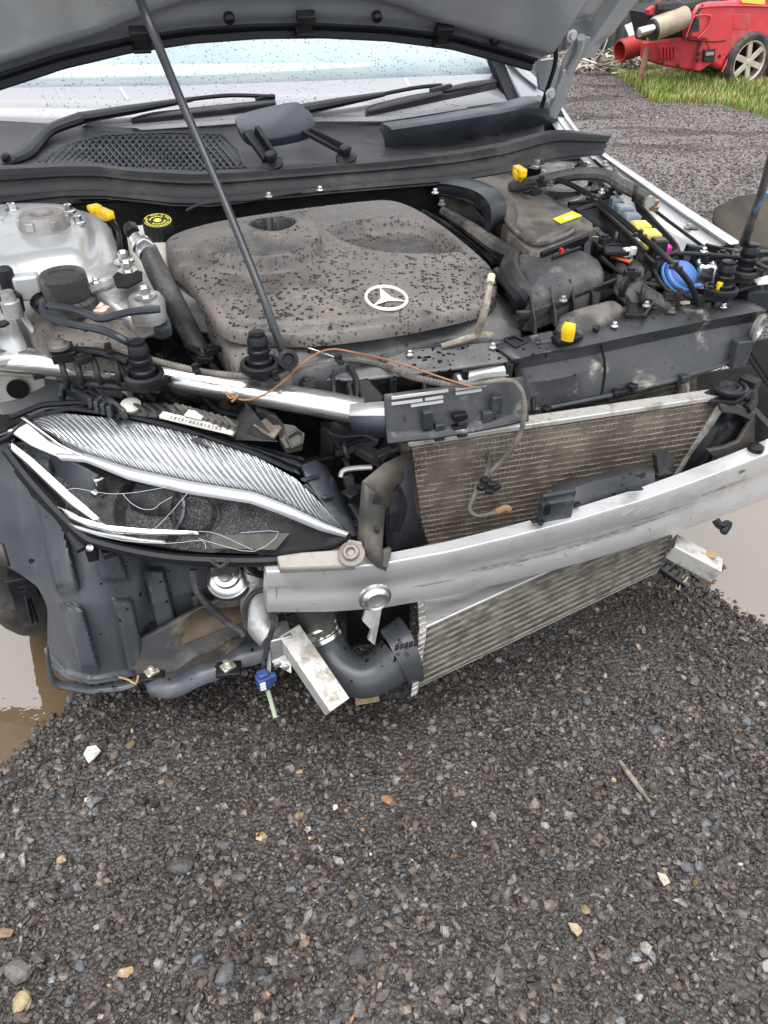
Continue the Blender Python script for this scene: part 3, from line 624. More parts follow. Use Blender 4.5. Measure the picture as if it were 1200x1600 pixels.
# ---------- hidden mass of the bay: block, bulkhead, inner wings, floor
def lumpy(u, v, d): return .05 * np.sin(u * 31 + np.sin(v * 17) * 2) * np.sin(v * 27 + np.sin(u * 13) * 2) + .02 * np.sin(u * 70) * np.sin(v * 83)
mb = MB(); r_ = []
us = np.linspace(-.2, 1.3, 100); vv_ = np.linspace(1.3, 2.08, 60)
for v in vv_: r_.append([W(u, v, .60 + float(lumpy(np.array(u), np.array(v), 0)) - (.12 if v < 1.42 else 0)) for u in us])
mb.grid(r_); cp('engine_block', mb, m_dark)
mb = MB(); mb.box(W(.55, 2.1, .62), 1.62, .03, .66); bulk = cp('bulkhead', mb, m_dark, bevel=.01)
mb = MB(); mb.box(W(.55, 1.75, .24), 1.2, .8, .03); mb.box(W(.55, 1.32, .42), .95, .02, .34); cp('underbody_tray', mb, m_dark, bevel=.005)
# ---------- windscreen and interior
ws0, wsz, wss = 2.42, 1.05, .56
def WS(px, py, dz=0): return PS(px, py, ws0, wsz + dz, wss)
m_skyglass, N, L, B = nodes_of('sky_toned_wet_glass')
tc = N.new('ShaderNodeTexCoord'); nz = N.new('ShaderNodeTexNoise'); nz.inputs['Scale'].default_value = 2.2; nz.inputs['Detail'].default_value = 4; L.new(tc.outputs['Object'], nz.inputs['Vector'])
mr = N.new('ShaderNodeMapRange'); mr.inputs[1].default_value = .4; mr.inputs[2].default_value = .62; L.new(nz.outputs[0], mr.inputs[0])
cbase = mixc(mr.outputs[0], (.25, .32, .34), (.33, .4, .42))  # pale sky reflection put into the base colour of the glass
vo = N.new('ShaderNodeTexVoronoi'); vo.inputs['Scale'].default_value = 95; L.new(tc.outputs['Object'], vo.inputs['Vector'])
sc = N.new('ShaderNodeSeparateColor'); L.new(vo.outputs['Color'], sc.inputs[0])
mu = N.new('ShaderNodeMath'); mu.operation = 'MULTIPLY'; L.new(sc.outputs[0], mu.inputs[0]); mu.inputs[1].default_value = .38
lt = N.new('ShaderNodeMath'); lt.operation = 'LESS_THAN'; L.new(vo.outputs['Distance'], lt.inputs[0]); L.new(mu.outputs[0], lt.inputs[1])
cd = mixc(lt.outputs[0], cbase, (.11, .14, .16)); L.new(cd, B.inputs['Base Color'])
B.inputs['Roughness'].default_value = .06; B.inputs['Coat Weight'].default_value = .4; B.inputs['Coat Roughness'].default_value = .02; B.inputs['IOR'].default_value = 1.6
bp = N.new('ShaderNodeBump'); bp.inputs['Strength'].default_value = .4; bp.inputs['Distance'].default_value = .003; L.new(lt.outputs[0], bp.inputs['Height']); L.new(bp.outputs[0], B.inputs['Normal'])
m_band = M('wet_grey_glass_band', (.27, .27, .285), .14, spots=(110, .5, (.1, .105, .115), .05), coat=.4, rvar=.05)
def edge_line(pts, k):        # resample a pixel polyline
    P = np.array(pts, float); s = np.concatenate([[0], np.cumsum(np.hypot(*np.diff(P, axis=0).T))]); t = np.linspace(0, s[-1], k)
    return list(zip(np.interp(t, s, P[:, 0]), np.interp(t, s, P[:, 1])))
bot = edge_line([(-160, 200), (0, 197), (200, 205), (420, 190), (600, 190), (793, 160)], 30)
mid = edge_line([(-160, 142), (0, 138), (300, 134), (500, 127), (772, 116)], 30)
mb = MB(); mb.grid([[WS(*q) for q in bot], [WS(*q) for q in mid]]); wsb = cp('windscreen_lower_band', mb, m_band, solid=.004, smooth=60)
top = [WS(*q) for q in mid]; rows = [top]
for i in range(1, 9): rows.append([p + (V + Z * wss).normalized() * (.85 * i / 8) + U * ((.2 - .9 * (j / 29)) * .12 * i / 8) for j, p in enumerate(top)])
mb = MB(); mb.grid(rows); cp('windscreen', mb, m_skyglass, solid=.004, smooth=60)
for a, b in (((188, 137), (200, 156)), ((633, 122), (640, 134))):
    mb = MB(); mb.bar(WS(*a, .003), WS(*b, .003), .006, .002, Vector((-.5, 0, .85))); cp('screen_sticker', mb, m_white, wsb, smooth=None)
mb = MB(); mb.box(W(.5, 2.75, .9), 1.4, .5, .1); cp('dashboard', mb, m_slate, bevel=.03)
# pillar and body behind (rest of the shell)
mb = MB(); a_ = [PV(765, 86, 2.50), PV(782, 84, 2.52), PV(812, 150, 2.47), PV(796, 163, 2.44)]; mb.prism(a_, V * .02 - Z * .02); cp('pillar_trim', mb, m_black, bevel=.003)
mb = MB(); mb.prism([PV(782, 84, 2.52), PV(812, 94, 2.52), PV(846, 128, 2.5), PV(852, 150, 2.46), PV(832, 166, 2.43), PV(812, 152, 2.45)], V * .06 - Z * .03); cp('windscreen_pillar', mb, m_hoodin, bevel=.006)
mb = MB(); mb.prism([PV(786, 88, 2.49), PV(800, 90, 2.49), PV(845, 130, 2.47), PV(842, 140, 2.46), PV(815, 118, 2.48)], V * .02); cp('pillar_edge', mb, m_paint, bevel=.004)
mb = MB()
for su in (-1, 1):
    q = [W(.55 + su * .86, 2.3, .25), W(.55 + su * .86, 2.3, .93), W(.55 + su * .84, 2.9, 1.0), W(.55 + su * .66, 3.4, 1.42), W(.55 + su * .62, 4.6, 1.40), W(.55 + su * .8, 5.4, 1.0), W(.55 + su * .86, 5.6, .9), W(.55 + su * .84, 5.6, .3)]
    mb.prism(q, U * -.05 * su)
cp('body_side', mb, m_paint, bevel=.02)
mb = MB(); mb.grid([[W(.55 + x * .66, v, z + .03 * (1 - x * x)) for x in np.linspace(-1, 1, 9)] for v, z in ((3.25, 1.38), (3.6, 1.42), (4.2, 1.43), (4.8, 1.38), (5.5, 1.02))]); cp('roof', mb, m_paint, solid=.02)
# ---------- scuttle (cowl) panel
ctop = edge_line([(-110, 200), (0, 190), (120, 197), (240, 203), (420, 196), (600, 187), (790, 160), (850, 155)], 44)
cbot = edge_line([(-110, 269), (0, 268), (130, 262), (200, 270), (300, 273), (400, 270), (500, 263), (600, 255), (700, 245), (780, 232), (850, 218)], 44)
rows = []
for i in range(9):
    t = i / 8
    rows.append([PV(a[0] + (b[0] - a[0]) * t, a[1] + (b[1] - a[1]) * t, 2.42 + (2.14 - 2.42) * t + .03 * math.sin(t * 3.14)) for a, b in zip(ctop, cbot)])
mb = MB(); mb.grid(rows); cowl = cp('scuttle_panel', mb, M('scuttle_plastic', (.022, .023, .026), .45, spec=.35, var=(5, (.036, .036, .038), .4, .65), dust=(6, (.1, .095, .088), .5, .75), bump=(60, .1)), solid=.006)
def CW_(px, py, off=0):      # point on the scuttle, raised by off
    t0 = min(max((py - 196) / 70, 0), 1); v = 2.42 - .28 * t0 + .03 * math.sin(t0 * 3.14)
    p = PV(px, py, v); return p + (EYE - p).normalized() * off
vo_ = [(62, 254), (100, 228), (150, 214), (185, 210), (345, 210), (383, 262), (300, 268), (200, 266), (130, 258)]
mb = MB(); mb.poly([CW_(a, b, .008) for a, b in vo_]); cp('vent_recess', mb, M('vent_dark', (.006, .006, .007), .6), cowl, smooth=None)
def clip_seg(a, b, poly):
    ts = []; n = len(poly)
    for i in range(n):
        x1, y1 = poly[i]; x2, y2 = poly[(i + 1) % n]; dx, dy = b[0] - a[0], b[1] - a[1]; ex, ey = x2 - x1, y2 - y1; den = dx * ey - dy * ex
        if abs(den) < 1e-9: continue
        t = ((x1 - a[0]) * ey - (y1 - a[1]) * ex) / den; s = ((x1 - a[0]) * dy - (y1 - a[1]) * dx) / den
        if 0 <= s <= 1 and 0 <= t <= 1: ts.append(t)
    ts.sort(); return [(ts[i], ts[i + 1]) for i in range(0, len(ts) - 1, 2)]
mb = MB()
for i in range(-12, 50):
    for sg in (-1, 1):
        x0 = 20 + i * 10.5; a = (x0, 205); b = (x0 + sg * 58, 272)
        for t0, t1 in clip_seg(a, b, vo_):
            p = CW_(a[0] + (b[0] - a[0]) * t0, a[1] + (b[1] - a[1]) * t0, .014); q = CW_(a[0] + (b[0] - a[0]) * t1, a[1] + (b[1] - a[1]) * t1, .014)
            if (q - p).length > .004: mb.bar(p, q, .0036, .005, Vector((-.3, -.6, .8)))
tag(cp('vent_lattice', mb, m_slate, cowl, smooth=None), kind='stuff')
mb = MB(); mb.tube([CW_(a, b, .013) for a, b in vo_[:6]], .004, 6, 2); cp('vent_rim', mb, m_slate, cowl)
# bulge over the blower housing
def prof(px0, py0, px1, py1, v, bul, k=9):
    return [PV(px0 + (px1 - px0) * i / (k - 1), py0 + (py1 - py0) * i / (k - 1), v) - V * bul * math.sin(math.pi * (i / (k - 1)) ** .8) + Z * bul * .5 * math.sin(math.pi * i / (k - 1)) for i in range(k)]
rg = [prof(592, 204, 602, 242, 2.28, .02), prof(596, 192, 612, 247, 2.28, .06), prof(640, 186, 650, 246, 2.28, .075), prof(700, 176, 710, 240, 2.28, .08), prof(760, 166, 775, 230, 2.29, .08), prof(820, 150, 840, 218, 2.30, .07), prof(850, 150, 870, 210, 2.32, .04)]
mb = MB(); mb.loft(rg, closed=False, caps=False); mb.poly(rg[1]); hb = cp('blower_cover', mb, m_slate, cowl, smooth=50)
for a, b in (((737, 213), (745, 219)), ((775, 210), (782, 216))):
    mb = MB(); mb.bar(PV(*a, 2.235), PV(*b, 2.235), .006, .01); cp('slot', mb, m_black2, hb, smooth=None)
# black gap + wing corner behind the hinge
mb = MB(); mb.prism([PV(846, 150, 2.36), PV(872, 160, 2.36), PV(895, 204, 2.3), PV(850, 210, 2.28), PV(836, 176, 2.34)], V * .03); cp('corner_trim', mb, m_black2, bevel=.004)
# ---------- wipers
wa = MB(); wa.tube([CW_(14, 252, .02), CW_(40, 240, .035), CW_(75, 205, .05), CW_(128, 184, .05)], [.026, .025, .022, .024], 10, flat=.6); wa.tube([WS(126, 184, .03), WS(200, 172, .045), WS(300, 155, .04)], [.024, .021, .011], 10, flat=.6); wa.tube([WS(296, 155, .04), WS(360, 149, .035), WS(430, 151, .03)], .006, 6)
w1 = cp('wiper_arm', wa, m_black2)
mb = MB(); mb.lathe(CW_(16, 254, .02), Vector((-.2, -.5, .8)), [(.02, 0), (.02, .008), (.012, .012), (.012, .022), (.006, .026)], 12); cp('pivot_nut', mb, m_black, w1)
mb = MB(); mb.tube([WS(206, 188, .012), WS(240, 182, .016), WS(330, 172, .02), WS(430, 160, .018)], [.008, .016, .017, .012], 8, flat=.7); mb.bar(WS(206, 192, .004), WS(428, 168, .006), .006, .024); mb.bar(WS(300, 176, .02), WS(400, 163, .02), .008, .01); cp('wiper_blade', mb, m_rubber, w1, bevel=.003)
wb_ = MB(); wb_.tube([WS(468, 172, .03), WS(530, 160, .045), WS(600, 147, .035)], [.026, .021, .011], 10, flat=.6); wb_.tube([WS(598, 147, .035), WS(650, 137, .032), WS(690, 133, .03)], .006, 6)
w2 = cp('wiper_arm', wb_, m_black2)
mb = MB(); mb.tube([WS(572, 174, .012), WS(590, 169, .016), WS(640, 157, .018), WS(690, 146, .016)], [.008, .019, .02, .014], 8, flat=.7); mb.tube([WS(690, 142, .018), WS(735, 134, .018), WS(780, 126, .014)], [.012, .017, .012], 8, flat=.7); mb.bar(WS(572, 180, .005), WS(776, 136, .006), .006, .024); mb.bar(WS(672, 142, .03), WS(705, 134, .03), .014, .014); cp('wiper_blade', mb, m_rubber, w2, bevel=.004)
mb = MB(); mb.bar(WS(400, 158, .02), WS(428, 152, .02), .018, .02); cp('blade_clip', mb, m_black2, w1, bevel=.003)
# second arm root cover, its linkage and nuts
pad = [(367, 186), (374, 180), (420, 168), (462, 160), (472, 163), (476, 170), (484, 174), (491, 186), (490, 202), (470, 212), (430, 220), (395, 223), (378, 214), (368, 198)]
pp = chaikin([PV(a, b, 2.2 + (223 - b) * .0012) for a, b in pad], 1); c0 = sum(pp, Vector()) / len(pp)
mb = MB(); nrm = Vector((-.12, -.62, .78)); rg = [[p - nrm * .022 for p in pp], [p for p in pp], [c0 + (p - c0) * .96 + nrm * .006 for p in pp], [c0 + (p - c0) * .8 + nrm * .009 for p in pp]]; mb.loft(rg); cp('arm_root_cover', mb, M('slate_cap', (.028, .035, .048), .42, rvar=.15), w2, smooth=50)
mb = MB(); mb.bar(PV(386, 205, 2.21), PV(418, 250, 2.14), .03, .012); mb.bar(PV(400, 200, 2.21), PV(430, 245, 2.14), .012, .02); mb.bar(PV(474, 205, 2.22), PV(540, 240, 2.15), .022, .012); mb.bar(PV(484, 204, 2.22), PV(548, 236, 2.15), .006, .02); cp('linkage', mb, m_black2, w2, bevel=.003)
for q in ((424, 251, 2.13), (540, 241, 2.14)):
    mb = MB(); mb.lathe(PV(*q), Vector((-.1, -.35, .92)), [(.03, -.012), (.03, -.006), (.014, 0), (.016, .016), (.013, .022), (.004, .024)], 14); cp('pivot_nut', mb, m_black, w2)
# ---------- rubber seal across the bay
st = edge_line([(-95, 262), (0, 262), (100, 258), (150, 258), (200, 265), (300, 270), (400, 266), (500, 259), (600, 251), (700, 240), (780, 226), (850, 207), (880, 206), (947, 214)], 70)
sb_ = edge_line([(-95, 324), (0, 318), (100, 307), (160, 306), (220, 312), (270, 318), (330, 319), (420, 308), (520, 298), (620, 290), (720, 282), (790, 270), (860, 248), (940, 238)], 70)
prf = [(0, 0, 0), (.0, .012, .02), (.12, .028, .03), (.26, .018, .02), (.36, .020, .016), (.42, .010, .01), (.5, .014, .006), (.66, .012, .0), (.76, .006, -.004), (.80, .014, -.004), (.9, .014, -.006), (.95, .004, -.006), (1, .012, -.008), (1.0, -.02, -.02)]
rows = []
for t, fo, up in prf:
    rows.append([PV(a[0] + (b[0] - a[0]) * t, a[1] + (b[1] - a[1]) * t, 2.14 - .075 * t - .2 * max(0, (a[0] - 780) / 165)) - V * fo + Z * up * .4 for a, b in zip(st, sb_)])
mb = MB(); mb.loft([[r[j] for r in rows] for j in range(70)], closed=True, caps=True); cp('bonnet_seal', mb, m_rubber, smooth=45)
# ---------- bonnet, raised
He = edge_line([(-420, 330), (-200, 225), (-80, 160), (0, 130), (100, 97), (200, 73), (300, 58), (400, 51), (500, 50), (600, 55), (700, 68), (770, 87), (836, 106), (844, 80), (862, 56), (893, 46), (903, 92), (928, 86)], 110)
def hv(px): return 2.10 + .04 * ((px - 480) / 480) ** 2
Hr = [PV(a, b, hv(a)) for a, b in He]; HJ = max(i for i, q in enumerate(He) if q[0] < 838)
hu = V * -.57 + Z * .82; hn = V * -.82 - Z * .57       # up the panel, and out of its underside (towards the engine)
uc = .55
def hood_pt(j, s, off=0):
    p = Hr[j]; u, v = UV(p); return p + hu * s + U * ((u - uc) * .16 * s / .5) + hn * off
sv_ = [0, .006, .02, .035, .05, .065, .08, .095, .11, .125, .14, .155, .17, .19, .21, .24, .28, .34, .42, .52, .64, .78, .9, .96]
rows = []
for s in sv_:
    row = []
    for j in range(110):
        u, v = UV(Hr[j]); x = (u - .42) / .55
        edge_s = .045 + .055 * math.exp(-(x / .62) ** 4); edge_s2 = edge_s + .02
        o = .012 + .022 * float(sstep(edge_s, edge_s2 + .01, np.array(s))) - .012 * math.exp(-((s - .03) / .012) ** 2)
        o -= .03 * float(sstep(.24, .3, np.array(s))) * (abs(x) < .9) * float(sstep(.95, .8, np.array(abs(x))) if False else 1)
        if j > 104 or j < 3: o *= .3
        row.append(hood_pt(j, s, o))
    rows.append(row)
mb = MB(); mb.grid(rows); hood = cp('bonnet_inner_panel', mb, m_hoodin, smooth=60)
mb = MB(); mb.grid([[hood_pt(j, s, -.02 - .025 * math.sin(math.pi * min(s, .9) / 1.0)) for j in range(110)] for s in (-.004, .02, .1, .25, .45, .7, .96)]); cp('bonnet_skin', mb, m_paint, hood, smooth=60)
mb = MB(); mb.grid([[hood_pt(j, s, o) for j in range(HJ)] for s, o in ((-.004, -.02), (-.002, .006), (.004, .026), (.012, .030), (.022, .022), (.03, .026), (.036, .014))]); cp('bonnet_rear_seal', mb, m_black2, hood, smooth=50)
mb = MB(); mb.tube([hood_pt(j, .040, .026) for j in range(6, HJ, 3)], .0045, 6, 2); cp('seal_lip', mb, m_black2, hood)
def hood_px(px, py, off=.03):
    p0 = W(0, 2.11, 0); n_ = V * .82 + Z * .57
    o = PV(px, py, 2.1); r0 = PV(480, 50, 2.1)
    return PP(px, py, r0 + hn * off - n_ * 0, n_)
for a, b in ((218, 52), (478, 27), (694, 46)):
    p = hood_px(a, b, .04); mb = MB(); mb.obox(p, U * .022, hu * .01, hn * .012); mb.obox(p - hu * .022, U * .014, hu * .014, hn * .01); mb.obox(p - hu * .035, U * .02, hu * .004, hn * .016); cp('seal_clip', mb, m_black, hood, bevel=.002)
for a, b in ((357, 25), (588, 23), (772, 60)):
    p = hood_px(a, b, .035); mb = MB(); mb.lathe(p, hn, [(.013, 0), (.013, .012), (.008, .018)], 10); cp('seal_button', mb, m_black2, hood)
# sticker on the underside, print too fine to read
mb = MB(); p = hood_px(4, 49, .03); eu = U; mb.obox(p, eu * .034, hu * .0235, hn * .002); stk = cp('warning_sticker', mb, M('sticker_black', (.012, .013, .022), .35), hood, smooth=None)
mb = MB()
for r in range(4):
    x = -.032
    while x < .03:
        w_ = random.uniform(.004, .012)
        if random.random() < .8 and x + w_ < .032: mb.obox(p + eu * (x + w_ / 2) + hu * (.016 - r * .0105) + hn * .0026, eu * w_ / 2, hu * .003, hn * .0006)
        x += w_ + .003
cp('sticker_print', mb, m_white, stk, smooth=None)
p = hood_px(18, 69, .03); mb = MB(); mb.lathe(p, hn, [(.012, -.002), (.012, .003), (.006, .004), (.005, -.004)], 14); cp('panel_hole', mb, m_hoodin, hood)
# hinge
m_hinge = m_hoodin
mb = MB(); hp = [PV(a, b, v) for a, b, v in ((888, 52, 2.1), (908, 54, 2.1), (908, 62, 2.1), (884, 110, 2.16), (868, 160, 2.22), (856, 182, 2.24), (846, 178, 2.24), (846, 162, 2.22), (858, 120, 2.17), (866, 90, 2.13))]; hp = [p - V * .05 for p in hp]; mb.prism(hp, V * .014 + U * .004); hg = cp('bonnet_hinge', mb, M('hinge_paint', (.34, .355, .37), .35, .3, rvar=.2), bevel=.003)
mb = MB(); mb.tube([PV(908, 58, 2.03), PV(904, 82, 2.06), PV(888, 112, 2.1)], [.012, .008, .008], 6); mb.tube([PV(882, 110, 2.09), PV(864, 165, 2.16)], .006, 6); cp('hinge_rib', mb, m_paint, hg)
for q in ((893, 56, 2.045), (860, 146, 2.135)):
    mb = MB(); mb.lathe(PV(*q), -V, [(.016, 0), (.016, .004), (.009, .005), (.009, .012)], 8); cp('hinge_bolt', mb, m_paint, hg)
mb = MB(); mb.tube([PV(800, 62, 2.06), PV(835, 60, 2.06), PV(858, 56, 2.06), (PV(868, 80, 2.07)), PV(866, 105, 2.1), PV(855, 140, 2.14), PV(846, 168, 2.16)], .0065, 7); cp('washer_hose', mb, m_black2, hg)
mb = MB(); mb.prism([PV(836, 95, 2.2), PV(870, 90, 2.2), PV(880, 120, 2.22), PV(862, 150, 2.24), PV(842, 140, 2.24)], V * .01); mb.prism([PV(874, 128, 2.24), PV(886, 130, 2.24), (PV(884, 148, 2.24)), PV(872, 152, 2.24)], V * .05); cp('hinge_base', mb, m_hinge, hg, bevel=.004)
# ---------- wing (far side): long pale strip with inner ledge
wo_ = edge_line([(868, 150), (888, 180), (908, 208), (945, 238), (1010, 281), (1080, 328), (1160, 380)], 40)
wi_ = edge_line([(862, 190), (872, 205), (885, 222), (905, 243), (950, 290), (1010, 345), (1068, 392)], 40)
def wing(t, zoff=0):
    out = []
    for i, (a, b) in enumerate(zip(wo_, wi_)):
        s = i / 39; z = 1.035 - .135 * s - .05 * s * s
        out.append(PZ(a[0] + (b[0] - a[0]) * t, a[1] + (b[1] - a[1]) * t, z + zoff))
    return out
rows = [[p - Z * .35 + U * .03 for p in wing(0)], [p - Z * .06 + U * .022 for p in wing(0)], wing(0, -.004), wing(.03, .004), wing(.20, .004), wing(.24, .001), wing(.28, -.003), wing(.40, -.004), wing(.62, -.006), wing(.68, -.010), wing(1.04, -.02), wing(1.12, -.03), wing(1.14, -.2)]
mb = MB(); mb.grid(rows); wng = cp('wing', mb, m_paint, smooth=40)
mb = MB(); w_ = wing(.63, .0); mb.tube([w_[i] for i in range(12, 40, 3)], .004, 6); cp('wing_seam', mb, m_black2, wng)
for i, t in ((14, .5), (26, .5), (33, .46)):
    bolt(wng, wing(t, -.004)[i], .007, mat=m_paint)
mb = MB(); mb.lathe(PZ(1084, 358, .9), Z, [(.012, 0), (.012, .003)], 10); cp('wing_hole', mb, m_black2, wng)
# near-side wing remains (left of picture)
mb = MB(); mb.prism(PZs([(-60, 470, .9), (20, 545, .84), (40, 541, .84), (36, 556, .83), (-60, 566, .84)]), Z * -.02); cp('wing_bracket', mb, m_paint, bevel=.005)
rows = [PZs([(-60, 458, .92), (0, 452, .90), (14, 470, .89), (24, 500, .87), (42, 540, .84)]), PZs([(-60, 560, .86), (0, 545, .85), (10, 548, .84), (20, 552, .835), (40, 556, .83)])]
mb = MB(); mb.grid(rows); wg2 = cp('inner_wing', mb, m_paint, solid=.005)
mb = MB(); mb.lathe(PZ(2, 508, .885), Z, [(.016, 0), (.016, .004)], 6); cp('wing_slot', mb, m_black2, wg2)
tube('drip_rail', [(26, 470, .9), (40, 500, .88), (62, 530, .85), (78, 548, .84)], .006, m_paint)
# ---------- strut towers
plL = (2.0, .93, .12)
mb = hfield([(-110, 330), (0, 325), (60, 322), (130, 324), (168, 338), (180, 360), (186, 400), (170, 432), (120, 446), (70, 452), (20, 468), (-110, 480)], plL,
    fn=lambda u, v, d: .03 * sstep(.0, .07, d) + .012 * sstep(.05, .09, d) - .012 * np.exp(-((d - .045) / .012) ** 2), res=.008, drop=.3, edge=.03)
tl = cp('strut_tower', mb, m_paint, smooth=60)
def strut_top(q, par, r):
    p = PZ(*q); mb = MB(); mb.lathe(p, Z, [(r * 1.45, -.03), (r * 1.45, -.022), (r * 1.1, -.018), (r * 1.05, 0), (r, .012), (r * .95, .018), (r * .55, .018), (r * .5, .010), (r * .2, .010), (r * .18, .016), (.001, .018)], 28); o = cp('strut_mount', mb, M('zinc_grey', (.36, .34, .33), .5, .5, dust=(20, (.28, .25, .22), .4, .7), bump=(90, .2)), par, smooth=40)
    for k in range(6):
        a = k * math.pi / 3; mb = MB(); mb.box(p + U * math.cos(a) * r * 1.02 + V * math.sin(a) * r * 1.02 + Z * .002, .012, .02, .02, a)
        cp('mount_lug', mb, m_alu2, o, bevel=.002)
strut_top((68, 346, .97), tl, .05)
for q in ((123, 350, .955), (108, 332, .97), (2, 352, .955), (20, 330, .97)): bolt(tl, PZ(*q), .009, h=.018)
mb = hfield([(835, 268), (870, 254), (930, 258), (970, 268), (985, 290), (965, 318), (900, 325), (845, 312), (822, 288)], (2.2, .93, .1), fn=lambda u, v, d: .03 * sstep(0, .06, d), res=.008, drop=.3, edge=.03)
tr = cp('strut_tower', mb, m_paint, smooth=60); strut_top((877, 270, .97), tr, .052)
for q in ((916, 266, .96), (838, 262, .97)): bolt(tr, PZ(*q), .01, h=.02)
# ---------- engine cover
EC = (1.36, .86, .17)
main = [(258, 396), (266, 372), (300, 352), (350, 340), (450, 326), (550, 313), (608, 306), (648, 318), (692, 345), (736, 380), (772, 412), (780, 440), (772, 466), (744, 478), (700, 489), (640, 503), (560, 516), (480, 523), (420, 522), (345, 512), (318, 472), (290, 430), (264, 410)]
pod = bump_poly([(200, 380), (240, 330), (380, 300), (450, 300), (476, 330), (492, 362), (506, 390), (500, 408), (470, 424), (420, 430), (350, 428), (300, 410), (262, 412)], EC, .011)
rec = bump_poly([(510, 362), (545, 352), (640, 340), (690, 355), (722, 384), (712, 393), (640, 396), (590, 393), (555, 384), (530, 374)], EC, .014)
emb_c = PS(603.7, 470, *EC); eu_, ev_ = UV(emb_c)
hole_c = PS(426, 352, 1.36, .885, .17); hu_, hv_ = UV(hole_c)
lip = [UV(PS(*q, *EC)) for q in ((346, 506), (420, 517), (480, 517), (560, 508), (640, 486), (758, 432))]
def cover(u, v, d):
    h = .034 * pod(u, v) * sstep(1.88, 1.70, v) - .032 * rec(u, v)
    r = np.hypot(u - hu_, (v - hv_) * .9); h = h + .004 * np.exp(-((r - .062) / .008) ** 2) - .07 * sstep(.052, .046, r)
    h = h - .007 * np.exp(-((d - .034) / .005) ** 2) * (v < 1.62)
    h = h + .006 * np.sin(np.clip((u - .05) / .66, 0, 1) * math.pi) - .006 * sstep(.07, .0, d) - .002 * sstep(.046, .044, np.hypot(u - eu_, v - ev_))
    return h
mb = hfield(main, EC, cover, res=.0045, drop=.016, edge=.012, slope=10)
cov = cp('engine_cover', mb, m_cover, smooth=60)
skirt = [(300, 440), (345, 500), (480, 520), (640, 490), (762, 425), (798, 452), (822, 490), (812, 512), (745, 514), (690, 512), (610, 532), (560, 546), (490, 562), (430, 570), (375, 574), (356, 545), (336, 505)]
mb = hfield(skirt, (1.36, .825, .12), lambda u, v, d: -.025 * sstep(.06, .0, d), res=.005, drop=.06, edge=.012, slope=12)
cp('cover_skirt', mb, M('apron_plastic', (.045, .047, .05), .42, var=(6, (.085, .083, .08), .42, .65), dust=(8, (.15, .14, .13), .5, .75), bump=(60, .1), spots=(60, .3, (.012, .012, .013), .2)), cov, smooth=60)
mb = hfield([(296, 436), (345, 500), (440, 520), (478, 528), (466, 552), (430, 570), (377, 574), (357, 545), (336, 505)], (1.36, .829, .12), lambda u, v, d: -.02 * sstep(.05, .0, d), res=.005, drop=.05, edge=.012, slope=12); cp('skirt_corner', mb, m_cover, cov, smooth=60)
stain_rec = pxpoly([(545, 366), (580, 356), (640, 350), (690, 358), (722, 384), (712, 392), (640, 395), (590, 391), (560, 382)], EC, 1); stain_pod = pxpoly([(300, 402), (340, 408), (420, 412), (490, 396), (500, 408), (470, 424), (420, 430), (350, 428)], EC, 1); stain_lf = pxpoly([(258, 396), (270, 384), (300, 430), (345, 500), (330, 505), (290, 440)], EC, 1)
P_ = np.array([v.co[:] for v in cov.data.vertices]) + np.array(ROOT); pu_ = P_ @ np.array(U); pv_ = P_ @ np.array(V)
nzv = .5 + .25 * np.sin(pu_ * 61 + 3 * np.sin(pv_ * 43)) + .25 * np.sin(pv_ * 77 + 2 * np.sin(pu_ * 55))
sv_a = np.maximum.reduce([sstep(-.03, .035, sdf(stain_rec, pu_, pv_) + .02 * (nzv - .5)) * 1.0, .7 * sstep(-.02, .03, sdf(stain_pod, pu_, pv_) + .03 * (nzv - .5)), .6 * sstep(-.015, .02, sdf(stain_lf, pu_, pv_)), 1.6 * sstep(.060, .051, np.hypot(pu_ - hu_, (pv_ - hv_) * .9))])  # wet dirt patches; the filler hole's inner shade is put into the colour too
at_ = cov.data.attributes.new('dirt_and_hole_shade', 'FLOAT', 'POINT'); at_.data.foreach_set('value', sv_a.astype(np.float32))
nt = m_cover.node_tree; B = nt.nodes['Principled BSDF']; lk = B.inputs['Base Color'].links[0]; src = lk.from_socket
an_ = nt.nodes.new('ShaderNodeAttribute'); an_.attribute_name = 'dirt_and_hole_shade'; nz_ = nt.nodes.new('ShaderNodeTexNoise'); nz_.inputs['Scale'].default_value = 38; nz_.inputs['Detail'].default_value = 7
mr_ = nt.nodes.new('ShaderNodeMapRange'); mr_.inputs[1].default_value = .25; mr_.inputs[2].default_value = .75; mr_.inputs[3].default_value = .35; mr_.inputs[4].default_value = 1; nt.links.new(nz_.outputs[0], mr_.inputs[0])
mm_ = nt.nodes.new('ShaderNodeMath'); mm_.operation = 'MULTIPLY'; nt.links.new(an_.outputs['Fac'], mm_.inputs[0]); nt.links.new(mr_.outputs[0], mm_.inputs[1])
mx_ = nt.nodes.new('ShaderNodeMix'); mx_.data_type = 'RGBA'; nt.links.new(mm_.outputs[0], mx_.inputs[0]); nt.links.new(src, mx_.inputs[6]); mx_.inputs[7].default_value = (.03, .029, .03, 1); nt.links.new(mx_.outputs[2], B.inputs['Base Color'])
mb = MB(); p = PS(424, 362, 1.36, .84, .17); mb.tube([p + U * -.03, p + U * .0 + V * .008, p + U * .03 + V * .005], [.006, .011, .006], 7); cp('dipstick_cap', mb, m_yellow if 0 else M('ochre_plastic', (.3, .26, .15), .5), cov)
